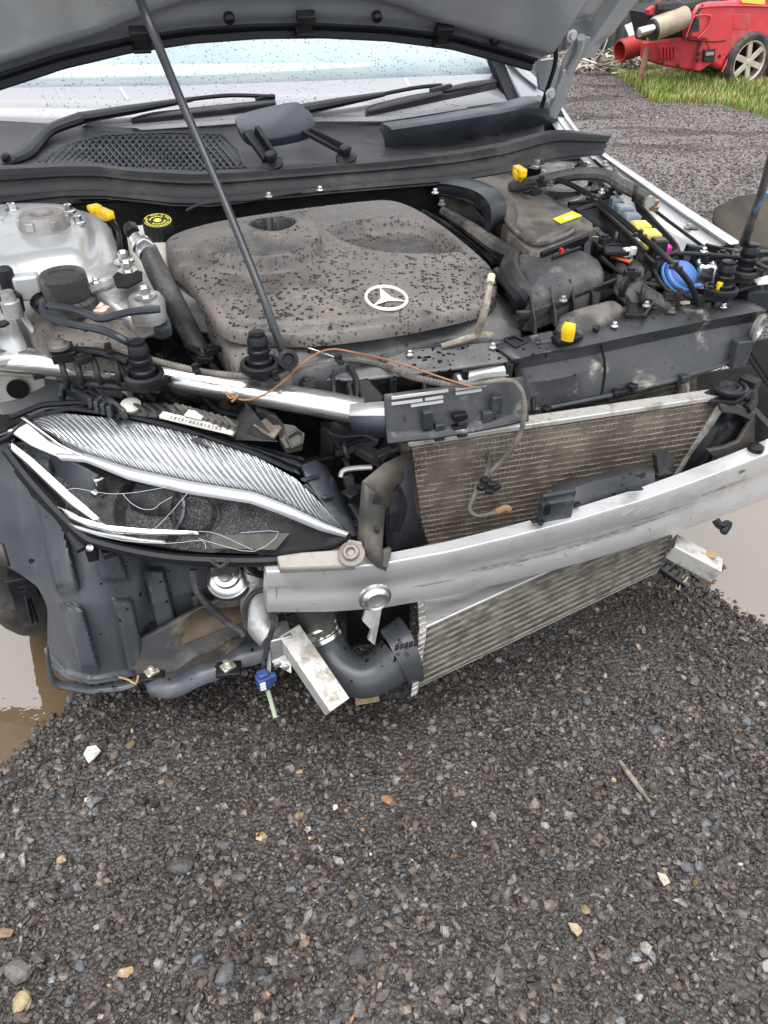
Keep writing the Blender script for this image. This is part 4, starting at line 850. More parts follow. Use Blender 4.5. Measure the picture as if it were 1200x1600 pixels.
# emblem: ring and three tapering arms
def on_cov(u, v, dz): 
    h = float(cover(np.array(u), np.array(v), np.array(.3))); return W(u, v, .86 + .17 * (v - 1.36) + h + dz)
er = R(32, emb_c) * 1.0
mb = MB(); pts = [on_cov(eu_ + er * math.cos(a), ev_ + er * math.sin(a) * 1.02, .003) for a in np.linspace(0, 2 * math.pi, 49)]
mb.tube(pts, .0037, 8, 1); 
t1 = PS(592, 451, *EC); ua, va = UV(t1); a0_ = math.atan2(va - ev_, ua - eu_)
for k in range(3):
    a = a0_ - k * 2 * math.pi / 3; c_ = on_cov(eu_, ev_, .002); tp = on_cov(eu_ + er * math.cos(a), ev_ + er * math.sin(a), .003)
    d = (tp - c_); sd_ = d.cross(Z).normalized(); w_ = .0118
    b1 = c_ + d.normalized() * .004 + sd_ * w_; b2 = c_ + d.normalized() * .004 - sd_ * w_; up = Z * .005
    mb.add([b1, tp, b2, c_ + up * 1.2, tp + up * .5, c_ - d.normalized() * .008], [(0, 1, 3), (1, 2, 3), (2, 5, 3), (5, 0, 3)])
cp('star_emblem', mb, M('emblem_silver', (.8, .8, .8), .3, .3), cov, smooth=30)
# aluminium / grey cover left of the engine
mb = MB(); mb.grid([PZs([(256, 412, .87), (285, 420, .87), (310, 450, .865), (330, 470, .86)]), PZs([(262, 440, .87), (285, 460, .865), (312, 478, .855), (332, 488, .85)]), PZs([(270, 476, .84), (296, 482, .83), (320, 484, .83), (336, 492, .83)]), PZs([(280, 520, .79), (300, 522, .78), (320, 524, .78), (345, 526, .78)])]); cp('timing_cover', mb, m_alu2, solid=.006, subd=1)
# ---------- parts left of the engine
tube('engine_mount_arm', [(196, 425, .94), (170, 440, .94), (142, 452, .93)], .012, m_alu2)
mb = MB(); mb.prism(PZs([(172, 420, .945), (186, 408, .955), (212, 412, .955), (226, 424, .95), (236, 450, .93), (244, 470, .92), (240, 490, .90), (205, 500, .90), (140, 450, .93)]), Z * -.05); em = cp('engine_mount', mb, m_alu2, bevel=.008)
mb = MB(); mb.prism(PZs([(176, 432, .958), (188, 420, .96), (222, 424, .96), (222, 436, .955), (200, 448, .95), (182, 448, .95)]), Z * -.004); cp('mount_opening', mb, m_dark, em)
mb = MB(); mb.lathe(PZ(226, 462, .94), Z, [(.034, -.05), (.036, -.01), (.03, 0), (.015, .003)], 18); cp('mount_boss', mb, m_alu2, em)
for q in ((195, 410, .955), (200, 426, .955), (228, 466, .945)): bolt(em, PZ(*q), .011, h=.022)
mb = MB(); mb.prism(PZs([(218, 492, .89), (262, 486, .89), (268, 505, .88), (250, 514, .87), (222, 506, .88)]), Z * -.03); cp('pump_flange', mb, m_slate, bevel=.008)
# hose with pressure fitting
hs_ = MB(); hs_.tube(PZs([(231, 392, .955), (246, 425, .92), (270, 470, .87), (296, 520, .80), (322, 568, .74)]), [.021, .024, .024, .024, .022], 14); hz = cp('coolant_hose', hs_, m_hose)
mb = MB(); a_ = PZ(212, 372, .975); b_ = PZ(231, 394, .955); mb.tube([a_, b_], .017, 12, 1); dd = (b_ - a_).normalized(); mb.lathe(b_ - dd * .03, dd, [(.02, 0), (.023, .004), (.023, .01), (.019, .012), (.023, .018), (.023, .034), (.02, .036)], 14); cp('hose_fitting', mb, m_steel, hz)
mb = MB(); a2 = PZ(203, 355, .985); mb.lathe(a2, (a_ - a2), [(.013, 0), (.0165, .003), (.0165, .024), (.013, .027)], 14, star=-.1); cp('valve_cap', mb, m_black, hz, smooth=None)
# brake fluid tank
BT = (1.95, .93, 0)
mb = hfield([(192, 352), (235, 345), (262, 352), (272, 380), (255, 405), (222, 402), (200, 380)], BT, None, res=.006, drop=.12, edge=.025, slope=8); bt = cp('brake_fluid_tank', mb, m_brake, smooth=60)
bc = PZ(249, 362, .945); bax = Vector((.08, -.2, 1)).normalized(); br = R(23, bc)
mb = MB(); mb.lathe(bc, bax, [(br * .8, -.02), (br * .98, -.018), (br, .0), (br, .022), (br * .95, .027), (br * .2, .027)], 36, star=-.04); bcap = cp('brake_fluid_cap', mb, m_black, bt, smooth=None)
mb = MB(); e1 = bax.cross(V).normalized(); e2 = bax.cross(e1); tp = bc + bax * .0275
def arc(r0, r1, a0, a1, k=18): 
    A = np.linspace(a0, a1, k); rows = [[tp + (e1 * math.cos(a) + e2 * math.sin(a)) * r + bax * .0008 for a in A] for r in (r0, r1)]; mb.grid(rows)
arc(br * .84, br * .9, .2, 6.0, 40); arc(0, br * .26, 0, 6.283, 24)
for k in range(26):
    a = k * 6.283 / 26
    if random.random() < .85: arc(br * .66, br * .78, a, a + .17, 3)
for k in range(16):
    a = k * 6.283 / 16
    if k % 8 > 1: arc(br * .42, br * .56, a, a + .28, 3)
cp('cap_print', mb, m_yprint, bcap, smooth=None)
# yellow sensor plugs
mb = MB(); mb.bar(PZ(146, 327, .985), PZ(172, 338, .985), .026, .02); mb.bar(PZ(158, 331, .995), PZ(174, 338, .995), .017, .014); mb.bar(PZ(144, 323, .995), PZ(152, 327, .995), .028, .014); yp = cp('yellow_plug', mb, m_yellow, bevel=.004)
tube('plug_lead', [(174, 342, .975), (184, 360, .96), (187, 385, .93), (188, 405, .9)], .006, m_black2, yp)
mb = MB(); mb.bar(PZ(806, 264, 1.0), PZ(818, 272, 1.0), .022, .022); mb.bar(PZ(804, 270, .995), PZ(810, 277, .99), .012, .02); mb.box(PZ(816, 276, .985), .012, .012, .03); yp2 = cp('yellow_plug', mb, m_yellow, bevel=.004)
tube('plug_lead', [(815, 278, .975), (816, 288, .95), (812, 296, .9)], .006, m_black2, yp2)
# expansion tank
XT = (1.55, .872, .05)
mb = hfield([(36, 480), (60, 462), (110, 458), (170, 465), (208, 484), (226, 515), (228, 540), (200, 548), (150, 542), (90, 540), (50, 525), (34, 500)], XT, lambda u, v, d: .022 * sstep(0, .07, d) + .01 * np.sin(u * 40 + v * 20) * sstep(.02, .06, d), res=.006, drop=.03, edge=.03, slope=6); xt = cp('expansion_tank', mb, M('dusty_brown_tank', (.045, .042, .04), .5, var=(7, (.17, .15, .13), .36, .56), dust=(15, (.2, .17, .145), .45, .7), bump=(140, .2), spots=(80, .35, (.02, .02, .02), .2)), smooth=60)
xc = PZ(102, 446, .945); xr = R(35, xc)
mb = MB(); mb.lathe(xc, Z, [(xr * 1.15, -.05), (xr * 1.17, -.03), (xr * 1.02, -.026), (xr * .98, -.024), (xr, -.02), (xr, .018), (xr * .94, .026), (xr * .6, .028), (xr * .55, .024), (.001, .024)], 44, star=-.035); cp('tank_cap', mb, m_dusty, xt, smooth=None)
mb = MB(); a_ = PZ(63, 470, .92); mb.lathe(a_, Vector((-.3, -.3, .9)), [(.02, -.02), (.022, 0), (.02, .006), (.014, .01), (.012, .004)], 14); cp('tank_spigot', mb, m_black2, xt)
tube('vent_hose', [(68, 474, .93), (70, 490, .925), (110, 506, .92), (160, 516, .915), (195, 532, .905), (215, 546, .87)], .0075, m_slate, xt)
tube('vent_hose', [(75, 478, .93), (110, 482, .932), (140, 492, .932), (160, 498, .93), (200, 488, .93), (250, 483, .93)], .0075, m_slate, xt)
for q in ((142, 488, .935), (124, 514, .915), (158, 522, .91), (188, 500, .925)):
    mb = MB(); mb.prism([PZ(q[0] - 4, q[1], q[2]), PZ(q[0] + 5, q[1], q[2]), PZ(q[0] + 2, q[1] + 12, q[2] - .01)], V * .004); cp('hose_lug', mb, m_slate, xt, smooth=None)
mb = MB(); mb.prism(PZs([(146, 488, .925), (158, 474, .925), (172, 482, .925), (162, 490, .925)]), Z * .003); cp('paper_label', mb, M('worn_label', (.6, .52, .46), .6, var=(90, (.5, .12, .08), .5, .6)), xt, smooth=None)
# small bleed valve at the picture edge
mb = MB(); p = PZ(10, 455, .96); mb.lathe(p, Z, [(.018, -.05), (.018, -.02), (.014, -.018), (.012, 0)], 12); bv = cp('service_valve', mb, m_alu2)
mb = MB(); mb.lathe(PZ(9, 432, .965), Z, [(.012, -.03), (.016, -.026), (.016, .014), (.013, .018)], 16, star=-.1); cp('valve_cap', mb, m_black, bv, smooth=None)
mb = MB(); mb.lathe(PZ(14, 464, .935), Z, [(.022, -.03), (.024, 0), (.018, .006)], 12); cp('valve_collar', mb, m_black2, bv)
mb = MB(); mb.box(PZ(44, 448, .94), .05, .03, .05); cp('white_clip', mb, m_paint, bevel=.006)
# ---------- air filter housing and intake mouth
AL = (1.9, .93, .06)
lid = [(704, 284), (770, 273), (796, 269), (806, 272), (860, 306), (918, 341), (927, 347), (928, 355), (920, 362), (900, 372), (868, 385), (842, 395), (828, 392), (806, 374), (784, 352), (788, 338), (784, 322), (768, 306), (740, 292)]
mb = hfield(lid, AL, lambda u, v, d: .012 * sstep(.025, .035, d) - .004 * np.exp(-((d - .03) / .005) ** 2), res=.005, drop=.10, edge=.008, slope=14, n=0)
ab = cp('air_filter_housing', mb, M('dusty_box_lid', (.045, .041, .038), .5, var=(7, (.15, .132, .115), .34, .56), dust=(18, (.2, .175, .15), .5, .75), bump=(120, .15)), smooth=55)
mb = MB(); mb.tube([PS(a, b, 1.9, .938, .06) for a, b in ((788, 330), (790, 344), (808, 364), (828, 379), (844, 382), (870, 373), (892, 363), (896, 354))], [.004, .0055, .0055, .0055, .0055, .004], 8); cp('housing_rim', mb, m_dusty, ab)
mb = MB(); mb.tube(PZs([(692, 330, .9), (740, 360, .89), (780, 388, .88), (815, 402, .88)]), [.012, .018, .02, .016], 8); cp('housing_ledge', mb, m_dusty, ab)
mb = MB(); mb.tube(PZs([(690, 352, .86), (740, 388, .84), (790, 416, .83)]), [.008, .01, .01], 6); cp('clip_rail', mb, m_black, ab)
mb = MB(); mb.prism(PZs([(716, 384, .84), (726, 378, .845), (740, 388, .84), (730, 394, .835)]), Z * .006); cp('wire_clip', mb, m_black2, ab, smooth=None)
yl = MB(); yl.prism([PS(a, b, 1.9, .9445, .06) for a, b in ((864, 343), (894, 331), (909, 338), (876, 350))], Z * .0025); ylb = cp('yellow_label', yl, m_yprint, ab, smooth=None)
yl = MB(); yl.prism([PS(a, b, 1.9, .9475, .06) for a, b in ((880, 341), (893, 336), (897, 338), (883, 344))], Z * .001); cp('label_print', yl, m_white, ylb, smooth=None)
# trumpet mouth: open scoop
def arcpts(pts, z): return [PZ(a, b, zz) for a, b, zz in pts]
r0 = catmull(PZs([(682, 296, .93), (684, 288, .95), (700, 288, .965), (730, 294, .975), (752, 304, .975), (766, 322, .965), (768, 345, .935), (762, 360, .91)]), 4)
r1 = catmull(PZs([(700, 284, .93), (706, 279, .95), (726, 279, .965), (752, 285, .97), (778, 298, .968), (790, 318, .955), (788, 340, .93), (778, 352, .91)]), 4)
r2 = [p + V * .08 - Z * .03 for p in r1]
r00 = [p * .9 + q * .1 - Z * .006 for p, q in zip(r0, r1)]
mb = MB(); mb.grid([[p + V * .03 - Z * .03 for p in r0], r00, r0, [a * .5 + b * .5 + Z * .004 for a, b in zip(r0, r1)], r1, r2]); sc_ = cp('intake_mouth', mb, m_slate, ab, solid=.004, smooth=55)
mb = MB(); mb.grid([PZs([(686, 306, .90), (712, 312, .905), (738, 322, .905), (764, 352, .885)]), PZs([(690, 330, .87), (714, 344, .86), (740, 358, .85), (768, 372, .84)])]); mb.grid([PZs([(684, 302, .925), (720, 312, .90), (750, 330, .89)]), PZs([(700, 286, .92), (740, 296, .92), (766, 330, .90)])]); cp('intake_floor', mb, M('dusty_inside', (.1, .085, .07), .7, var=(12, (.05, .045, .04), .4, .6)), ab, solid=.004)
mb = MB(); mb.bar(PZ(846, 400, .90), PZ(918, 372, .90), .01, .02); mb.bar(PZ(918, 376, .895), PZ(916, 404, .86), .02, .012); mb.bar(PZ(862, 410, .89), PZ(905, 394, .89), .008, .03); cp('filter_side', mb, m_black2, ab, bevel=.003)
mb = MB(); mb.box(PZ(877, 392, .91), .006, .008, .012); cp('red_tab', mb, m_red, ab, smooth=None)
# lower air duct dome with ribs
DL = (1.5, .858, .02)
dome = [(790, 420), (800, 404), (850, 400), (900, 402), (935, 412), (946, 432), (940, 440), (900, 456), (850, 474), (822, 482), (806, 466)]
mb = hfield(dome, DL, lambda u, v, d: .038 * np.sqrt(np.clip(d / .05, 0, 1)), res=.005, drop=.05, edge=.006, slope=10, n=1); dm = cp('air_duct', mb, M('duct_plastic', (.032, .033, .036), .45, var=(7, (.09, .085, .08), .45, .66), dust=(16, (.19, .175, .155), .5, .75), spots=(70, .35, (.012, .012, .013), .15), bump=(90, .15)), smooth=60)
mb = MB(); mb.tube(PZs([(800, 402, .905), (796, 425, .9), (812, 455, .88), (826, 482, .84)]), [.018, .024, .024, .016], 10); cp('duct_collar', mb, m_black, dm)
mb = MB(); mb.grid([PZs([(806, 486, .85), (826, 486, .85), (880, 466, .85), (950, 440, .85), (968, 432, .85)]), PZs([(812, 520, .79), (836, 516, .79), (890, 490, .80), (955, 460, .80), (985, 448, .80)])]); cp('duct_flange', mb, m_black, dm, solid=.01, bevel=.003)
for a in ((834, 484), (866, 472), (896, 460), (925, 446)):
    mb = MB(); b_ = PZ(a[0], a[1] + 4, .852); mb.prism([b_ + V * .03 + Z * .03, b_ - V * .006 - Z * .015, b_ - V * .018 - Z * .045, b_ + V * .02 - Z * .04], U * .005); cp('duct_rib', mb, m_black, dm, smooth=None)
mb = MB(); mb.tube(PZs([(776, 425, .88), (792, 440, .88), (806, 458, .87), (818, 480, .84)]), [.012, .016, .016, .02], 8); mb.tube(PZs([(800, 452, .885), (812, 465, .87), (814, 485, .83)]), [.018, .022, .018], 8); cp('duct_clamp', mb, m_black2, dm)
# resonator box near front with brown rubber lip
mb = hfield([(870, 492), (900, 482), (950, 470), (978, 476), (975, 490), (930, 512), (890, 520), (868, 512)], (1.4, .815, .02), lambda u, v, d: .02 * sstep(0, .04, d), res=.006, drop=.06, edge=.012); cp('resonator', mb, m_dusty, smooth=60)
mb = MB(); mb.prism(PZs([(982, 462, .82), (1022, 470, .82), (1006, 494, .81), (980, 492, .81)]), Z * -.015); mb.tube(PZs([(982, 462, .825), (1022, 470, .825), (1006, 494, .815), (980, 492, .815), (982, 462, .825)]), .004, 6, 1); cp('control_box', mb, m_black, bevel=.003)
mb = MB(); mb.prism(PZs([(824, 492, .80), (866, 474, .82), (872, 480, .82), (866, 492, .80), (828, 508, .79)]), Z * -.05); cp('duct_bracket', mb, m_black2, bevel=.003)
mb = MB(); mb.lathe(PZ(716, 530, .74), V * -.5 + Z * .8, [(.05, -.04), (.05, 0), (.044, .006), (.022, .008), (.02, -.02)], 22); cp('throttle_flange', mb, m_alu2)
tube('dirty_lead', [(690, 541, .8), (726, 530, .81), (744, 522, .81), (756, 490, .87), (764, 455, .91), (767, 432, .93)], [.006, .0075, .009, .008, .007, .005], M('mud_caked_lead', (.33, .29, .23), .7, var=(60, (.2, .17, .13), .4, .6), bump=(150, .4)))
tube('lead_plug', [(766, 442, .925), (768, 430, .935)], .008, M('pale_green_plug', (.5, .58, .35), .5))
tube('dirty_lead', [(735, 527, .8), (760, 524, .8), (788, 530, .785)], [.008, .01, .008], bpy.data.materials['mud_caked_lead'])
# ---------- fuse box
FBX = .86
fo = [(890, 318), (955, 300), (985, 303), (1060, 382), (1050, 400), (1020, 410), (985, 400), (900, 330)]
mb = MB(); mb.tube(PZs([(968, 300, .93), (985, 303, .93), (1020, 342, .915), (1058, 384, .90), (1052, 396, .895), (1024, 404, .89)]), .005, 6, 3); mb.tube(PZs([(888, 318, .92), (930, 312, .92), (968, 300, .93)]), .005, 6, 3); mb.tube(PZs([(900, 330, .92), (925, 322, .92), (940, 326, .92), (975, 360, .905), (1010, 394, .895)]), .006, 6, 3)
fb = cp('fuse_box', mb, m_black2)
W1 = PZs([(888, 318, .92), (930, 312, .92), (968, 300, .93), (985, 303, .93), (1020, 342, .915), (1058, 384, .90), (1052, 396, .895), (1024, 404, .89)])
mb = MB(); mb.grid([W1, [p - Z * .12 for p in W1]]); W2 = PZs([(900, 330, .92), (940, 326, .92), (975, 360, .905), (1010, 394, .895)]); mb.grid([W2, [p - Z * .11 for p in W2]]); cp('box_wall', mb, m_black2, fb, solid=.005)
mb = MB(); mb.prism(PZs([(880, 330, .83), (980, 318, .83), (1062, 404, .82), (1000, 420, .82), (925, 400, .82)]), Z * -.03); cp('box_floor', mb, m_dark, fb)
m_rel = M('grey_blue_relay', (.32, .38, .43), .45, var=(20, (.24, .29, .33), .4, .6)); m_relg = M('grey_relay', (.2, .2, .2), .5); m_rely = M('yellow_relay', (.85, .66, .13), .4); m_relm = M('magenta_fuse', (.7, .03, .35), .4); m_relgr = M('green_fuse', (.03, .42, .22), .4); m_relbk = M('black_relay', (.02, .02, .02), .4)
ang = math.atan2(-(UV(PZ(1030, 372, .88))[1] - UV(PZ(965, 312, .88))[1]), 1)
dR = (PZ(1032, 375, .88) - PZ(966, 312, .89)); dR.normalize(); dN = Vector((-dR.y, dR.x, 0)).normalized()
def relay(px, py, z, l, w, h, mt, name='relay'):
    mb = MB(); c_ = PZ(px, py, z + .018); mb.obox(c_ - Z * h / 2, dR * l / 2, dN * w / 2, Z * h / 2); mb.obox(c_ + Z * .001, dR * l * .42, dN * w * .42, Z * .0012); return cp(name, mb, mt, fb, bevel=.002)
for a in ((965, 309, .905, .034, .036, .05, m_rel), (975, 322, .905, .04, .04, .05, m_rel), (988, 335, .9, .034, .04, .045, m_rel), (980, 349, .885, .04, .03, .05, m_relg), (1002, 349, .90, .042, .04, .05, m_rely), (1000, 358, .885, .03, .03, .05, m_rely), (1017, 362, .895, .042, .042, .05, m_rely), (1031, 374, .895, .03, .034, .05, m_relbk)): relay(*a)
for a in ((1040, 384, .88, .024, .026, .04, m_relm), (1003, 366, .88, .014, .02, .04, m_relgr), (998, 372, .875, .03, .014, .03, m_white), (1006, 379, .87, .03, .014, .03, m_white), (1008, 375, .87, .02, .01, .034, m_red), (1012, 386, .86, .02, .012, .03, m_relbk), (1024, 392, .86, .02, .014, .03, m_relbk)): relay(*a, name='fuse')
for a in ((922, 343, .86, .05, .035, .03, m_relg), (932, 352, .855, .06, .035, .03, m_relg), (945, 363, .85, .05, .035, .03, m_relg), (958, 372, .845, .05, .03, .03, m_relg), (916, 333, .86, .03, .016, .034, m_relg), (935, 343, .865, .04, .014, .03, m_relbk)): relay(*a, name='fuse_holder')
relay(972, 362, .875, .014, .03, .05, M('tin_terminal', (.45, .42, .36), .4, .6), 'terminal')
relay(931, 372, .85, .02, .02, .04, M('cream_plug', (.68, .6, .4), .45), 'cream_plug')
mb = MB()
for a, b in (((902, 294), (922, 286)), ((922, 286), (927, 288)), ((912, 302), (965, 294)), ((927, 290), (926, 300)), ((946, 292), (948, 302)), ((964, 294), (970, 302))):
    mb.bar(PZ(*a, .94), PZ(*b, .94), .01, .012)
mb.bar(PZ(903, 294, .94), PZ(904, 304, .93), .01, .012); cp('box_bracket', mb, m_black2, fb, bevel=.002)
# hoses and looms on the far side
tube('bay_hose', [(800, 292, .95), (850, 282, .985), (900, 272, 1.0), (945, 274, 1.0), (972, 290, .985), (1000, 304, .97), (1012, 312, .96)], .0165, m_hose, n=10)
tube('bay_cable', [(822, 284, .97), (850, 280, .985), (880, 284, .99), (920, 304, .98), (960, 334, .96), (1005, 372, .94), (1040, 402, .92), (1070, 432, .89), (1085, 458, .85), (1090, 476, .82)], .0068, m_black2)
mb = MB(); mb.tube(PZs([(1008, 310, .96), (1016, 316, .96)]), .014, 10, 1); cp('hose_coupling', mb, m_alu2)
mb = MB(); mb.lathe(PZ(1022, 322, .945), Z, [(.013, -.01), (.013, 0), (.009, .002), (.009, .008), (.011, .009), (.011, .015), (.006, .016)], 6); cp('brass_fitting', mb, M('brass', (.45, .3, .18), .35, .9), smooth=None)
mb = MB(); mb.bar(PZ(800, 300, .9), PZ(900, 312, .9), .03, .02); mb.tube(PZs([(868, 318, .9), (890, 322, .905), (906, 314, .91)]), .02, 8); cp('crumpled_foil_hose', mb, m_alu2)
# central plug block, coloured wires
mb = MB(); mb.box(PZ(950, 388, .86), .09, .05, .04, -.4); mb.box(PZ(962, 392, .88), .06, .04, .012, -.4); mb.box(PZ(944, 400, .85), .05, .03, .04, -.4); mb.box(PZ(940, 384, .88), .03, .05, .012, -.3); pb = cp('plug_block', mb, m_black, bevel=.003)
for q, (cw, nm) in enumerate((((.6, .08, .02), 'red_wire'), ((.65, .2, .03), 'orange_lead'), ((.55, .12, .05), 'rust_wire'), ((.2, .5, .12), 'green_wire'), ((.7, .68, .5), 'cream_wire'))):
    x0 = 955 + q * 4 if q < 3 else 974 + (q - 3) * 4
    tube('plug_wire', [(x0, 402 - q, .86), (x0 + 10, 404 - q, .865), (982 + q, 410, .86), (986 + q, 418, .845)], .0032, M(nm, cw, .45), pb)
mb = MB(); mb.box(PZ(980, 394, .88), .02, .02, .02); mb.box(PZ(989, 392, .885), .016, .014, .02); mb.box(PZ(995, 424, .86), .014, .03, .006, .9); cp('clear_plug', mb, m_white, pb, bevel=.003)
tube('wiring_loom', [(992, 416, .85), (996, 430, .85), (988, 444, .84), (1000, 456, .83), (1030, 474, .81), (1046, 484, .79)], [.018, .024, .022, .02, .02, .018], m_hose)
tube('wiring_loom', [(968, 414, .84), (972, 432, .84), (972, 452, .83), (984, 464, .82), (990, 480, .8), (970, 495, .78)], [.016, .02, .02, .022, .02, .018], m_hose)
tube('wiring_loom', [(1000, 410, .86), (1012, 420, .86), (1008, 434, .85), (992, 440, .84)], [.012, .018, .018, .012], m_black2)
mb = MB(); mb.grid([PZs([(1004, 398, .86), (1030, 404, .86), (1050, 412, .86)]), PZs([(1010, 412, .85), (1032, 420, .84), (1044, 430, .84)])]); mb.bar(PZ(1010, 404, .88), PZ(1022, 414, .88), .006, .01); mb.bar(PZ(1030, 428, .85), PZ(1040, 440, .84), .02, .02); cp('battery_bracket', mb, m_black2, solid=.01, bevel=.002)
tube('ribbed_sleeve', [(1016, 432, .85), (1022, 428, .85)], .012, m_black)
# washer filler cap
bcp = PZ(1066, 430, .86)
mb = MB(); bx_ = Vector((.35, -.5, .8)).normalized(); mb.lathe(bcp, bx_, [(.042, -.01), (.042, .0), (.036, .003), (.034, .01), (.026, .018), (.012, .022), (.001, .023)], 30); mb.box(PZ(1080, 446, .845), .05, .016, .006, -.3); wc_ = cp('washer_cap', mb, m_blue, bevel=.002)
mb = MB(); a_ = bx_.cross(V).normalized(); b_ = bx_.cross(a_); mb.tube([bcp - bx_ * .012 + (a_ * math.cos(t) + b_ * math.sin(t)) * .046 for t in np.linspace(0, 6.283, 25)], .004, 6, 1); cp('cap_strap', mb, m_blue, wc_)
mb = MB(); mb.lathe(bcp - bx_ * .1, bx_, [(.04, 0), (.042, .08)], 20); cp('filler_neck', mb, m_black2, wc_)
mb = MB(); mb.box(PZ(1100, 428, .85), .045, .05, .06, -.5); mb.lathe(PZ(1088, 415, .85), U, [(.03, 0), (.03, .03)], 16); cp('ballast_can', mb, m_steel, bevel=.008)
# far headlamp carrier
mb = MB()
for a, b, w_, h_ in (((1072, 388, .88), (1110, 394, .87), .02, .02), ((1075, 392, .87), (1070, 415, .84), .02, .03), ((1110, 394, .87), (1200, 398, .86), .02, .02), ((1100, 386, .89), (1160, 400, .87), .008, .02), ((1090, 396, .88), (1150, 420, .86), .006, .02), ((1150, 420, .86), (1200, 412, .86), .02, .03), ((1120, 402, .88), (1140, 412, .87), .03, .03), ((1090, 404, .87), (1100, 420, .85), .03, .04), ((1140, 398, .88), (1146, 410, .87), .006, .03)):
    mb.bar(PZ(*a), PZ(*b), w_, h_)
hcar = cp('lamp_carrier', mb, m_black, bevel=.003)
mb = MB(); mb.grid([PZs([(1066, 392, .8), (1130, 395, .8), (1215, 400, .8)]), PZs([(1080, 470, .7), (1140, 480, .7), (1215, 490, .7)])]); cp('carrier_back', mb, m_dark, hcar, solid=.01)
def stud(q, r, h, par, ring=True):
    p = PZ(*q); mb = MB(); mb.lathe(p, Z, [(r * 1.25, -h * .45), (r * 1.25, -h * .1), (r * 1.0, -h * .05), (r * 1.0, h * .1), (r * 1.12, h * .14), (r * 1.12, h * .24), (r * .98, h * .28), (r * .98, h * .4), (r * 1.05, h * .44), (r * .95, h * .62), (r * .8, h * .68), (r * .8, h * .78), (r * .66, h * .8)], 20); o = cp('rubber_buffer', mb, m_black2, par, smooth=30)
    if ring:
        mb = MB(); mb.lathe(p - Z * h * .4, Z, [(r * 2.0, 0), (r * 2.0, .012), (r * 1.55, .014), (r * 1.4, .004), (r * 1.4, -.004)], 24); mb.prism([p - Z * h * .42 + U * 2.6 * r, p - Z * h * .42 + V * 1.6 * r, p - Z * h * .42 - U * 2.4 * r, p - Z * h * .42 - V * 1.8 * r], Z * -.014); cp('buffer_seat', mb, m_black, o, bevel=.002)
stud((1130, 440, .86), .019, .06, hcar); stud((1166, 412, .88), .019, .06, hcar)
mb = MB(); mb.bar(PZ(1120, 447, .845), PZ(1134, 450, .845), .012, .012); mb.bar(PZ(1120, 448, .84), PZ(1119, 468, .82), .01, .008); mb.box(PZ(1124, 447, .855), .012, .01, .02); cp('yellow_cable_tie', mb, m_yellow, hcar, bevel=.002)
mb = MB(); mb.prism(PZs([(1128, 452, .80), (1150, 450, .80), (1178, 468, .79), (1185, 480, .785), (1150, 484, .785), (1116, 474, .79)]), Z * -.02); mb.box(PZ(1172, 462, .80), .04, .03, .03); mb.bar(PZ(1150, 450, .81), PZ(1230, 446, .81), .02, .05); mb.bar(PZ(1170, 470, .78), PZ(1230, 462, .78), .03, .05); cp('carrier_deck', mb, m_slate, hcar, bevel=.003)
mb = MB(); mb.prism(PZs([(1178, 436, .85), (1210, 428, .85), (1215, 440, .845), (1185, 443, .845)]), Z * -.004); cp('carrier_label', mb, m_white, hcar, smooth=None)
mb = MB(); mb.lathe(PZ(1074, 474, .74), Z, [(.016, -.02), (.018, 0), (.01, .003)], 16); cp('white_cap', mb, m_white)
# torn wheel-arch liner standing beyond the far wing, aerial-like strut with blue wires
mb = MB(); rows = [[PV(a, b, v) for a, b, v in ((1116, 326, 1.72), (1150, 309, 1.75), (1176, 304, 1.78), (1225, 308, 1.8), (1270, 318, 1.82))], [PV(a, b, v) for a, b, v in ((1114, 345, 1.66), (1140, 350, 1.66), (1180, 345, 1.68), (1225, 350, 1.7), (1265, 360, 1.7))], [PV(a, b, v) for a, b, v in ((1130, 372, 1.6), (1160, 382, 1.6), (1190, 385, 1.6), (1225, 396, 1.6), (1260, 405, 1.6))], [PV(a, b, v) for a, b, v in ((1135, 420, 1.58), (1165, 420, 1.58), (1195, 430, 1.58), (1222, 440, 1.58), (1250, 450, 1.58))]]
mb.grid(rows); cp('torn_arch_liner', mb, M('dull_brown_liner', (.025, .021, .018), .8, var=(4, (.06, .05, .036), .4, .6), bump=(30, .2), spec=.3), solid=.008)
tube('stay_rod', [(1162, 380, .92), (1180, 330, 1.02), (1196, 280, 1.12), (1210, 225, 1.22)], [.011, .009, .008, .006], m_dusty)
tube('blue_wire', [(1180, 330, 1.025), (1186, 318, 1.05), (1192, 302, 1.075)], .0035, M('bright_blue_wire', (.05, .25, .65), .4)); tube('blue_wire', [(1184, 332, 1.015), (1190, 316, 1.045), (1198, 300, 1.07)], .003, bpy.data.materials['bright_blue_wire'])
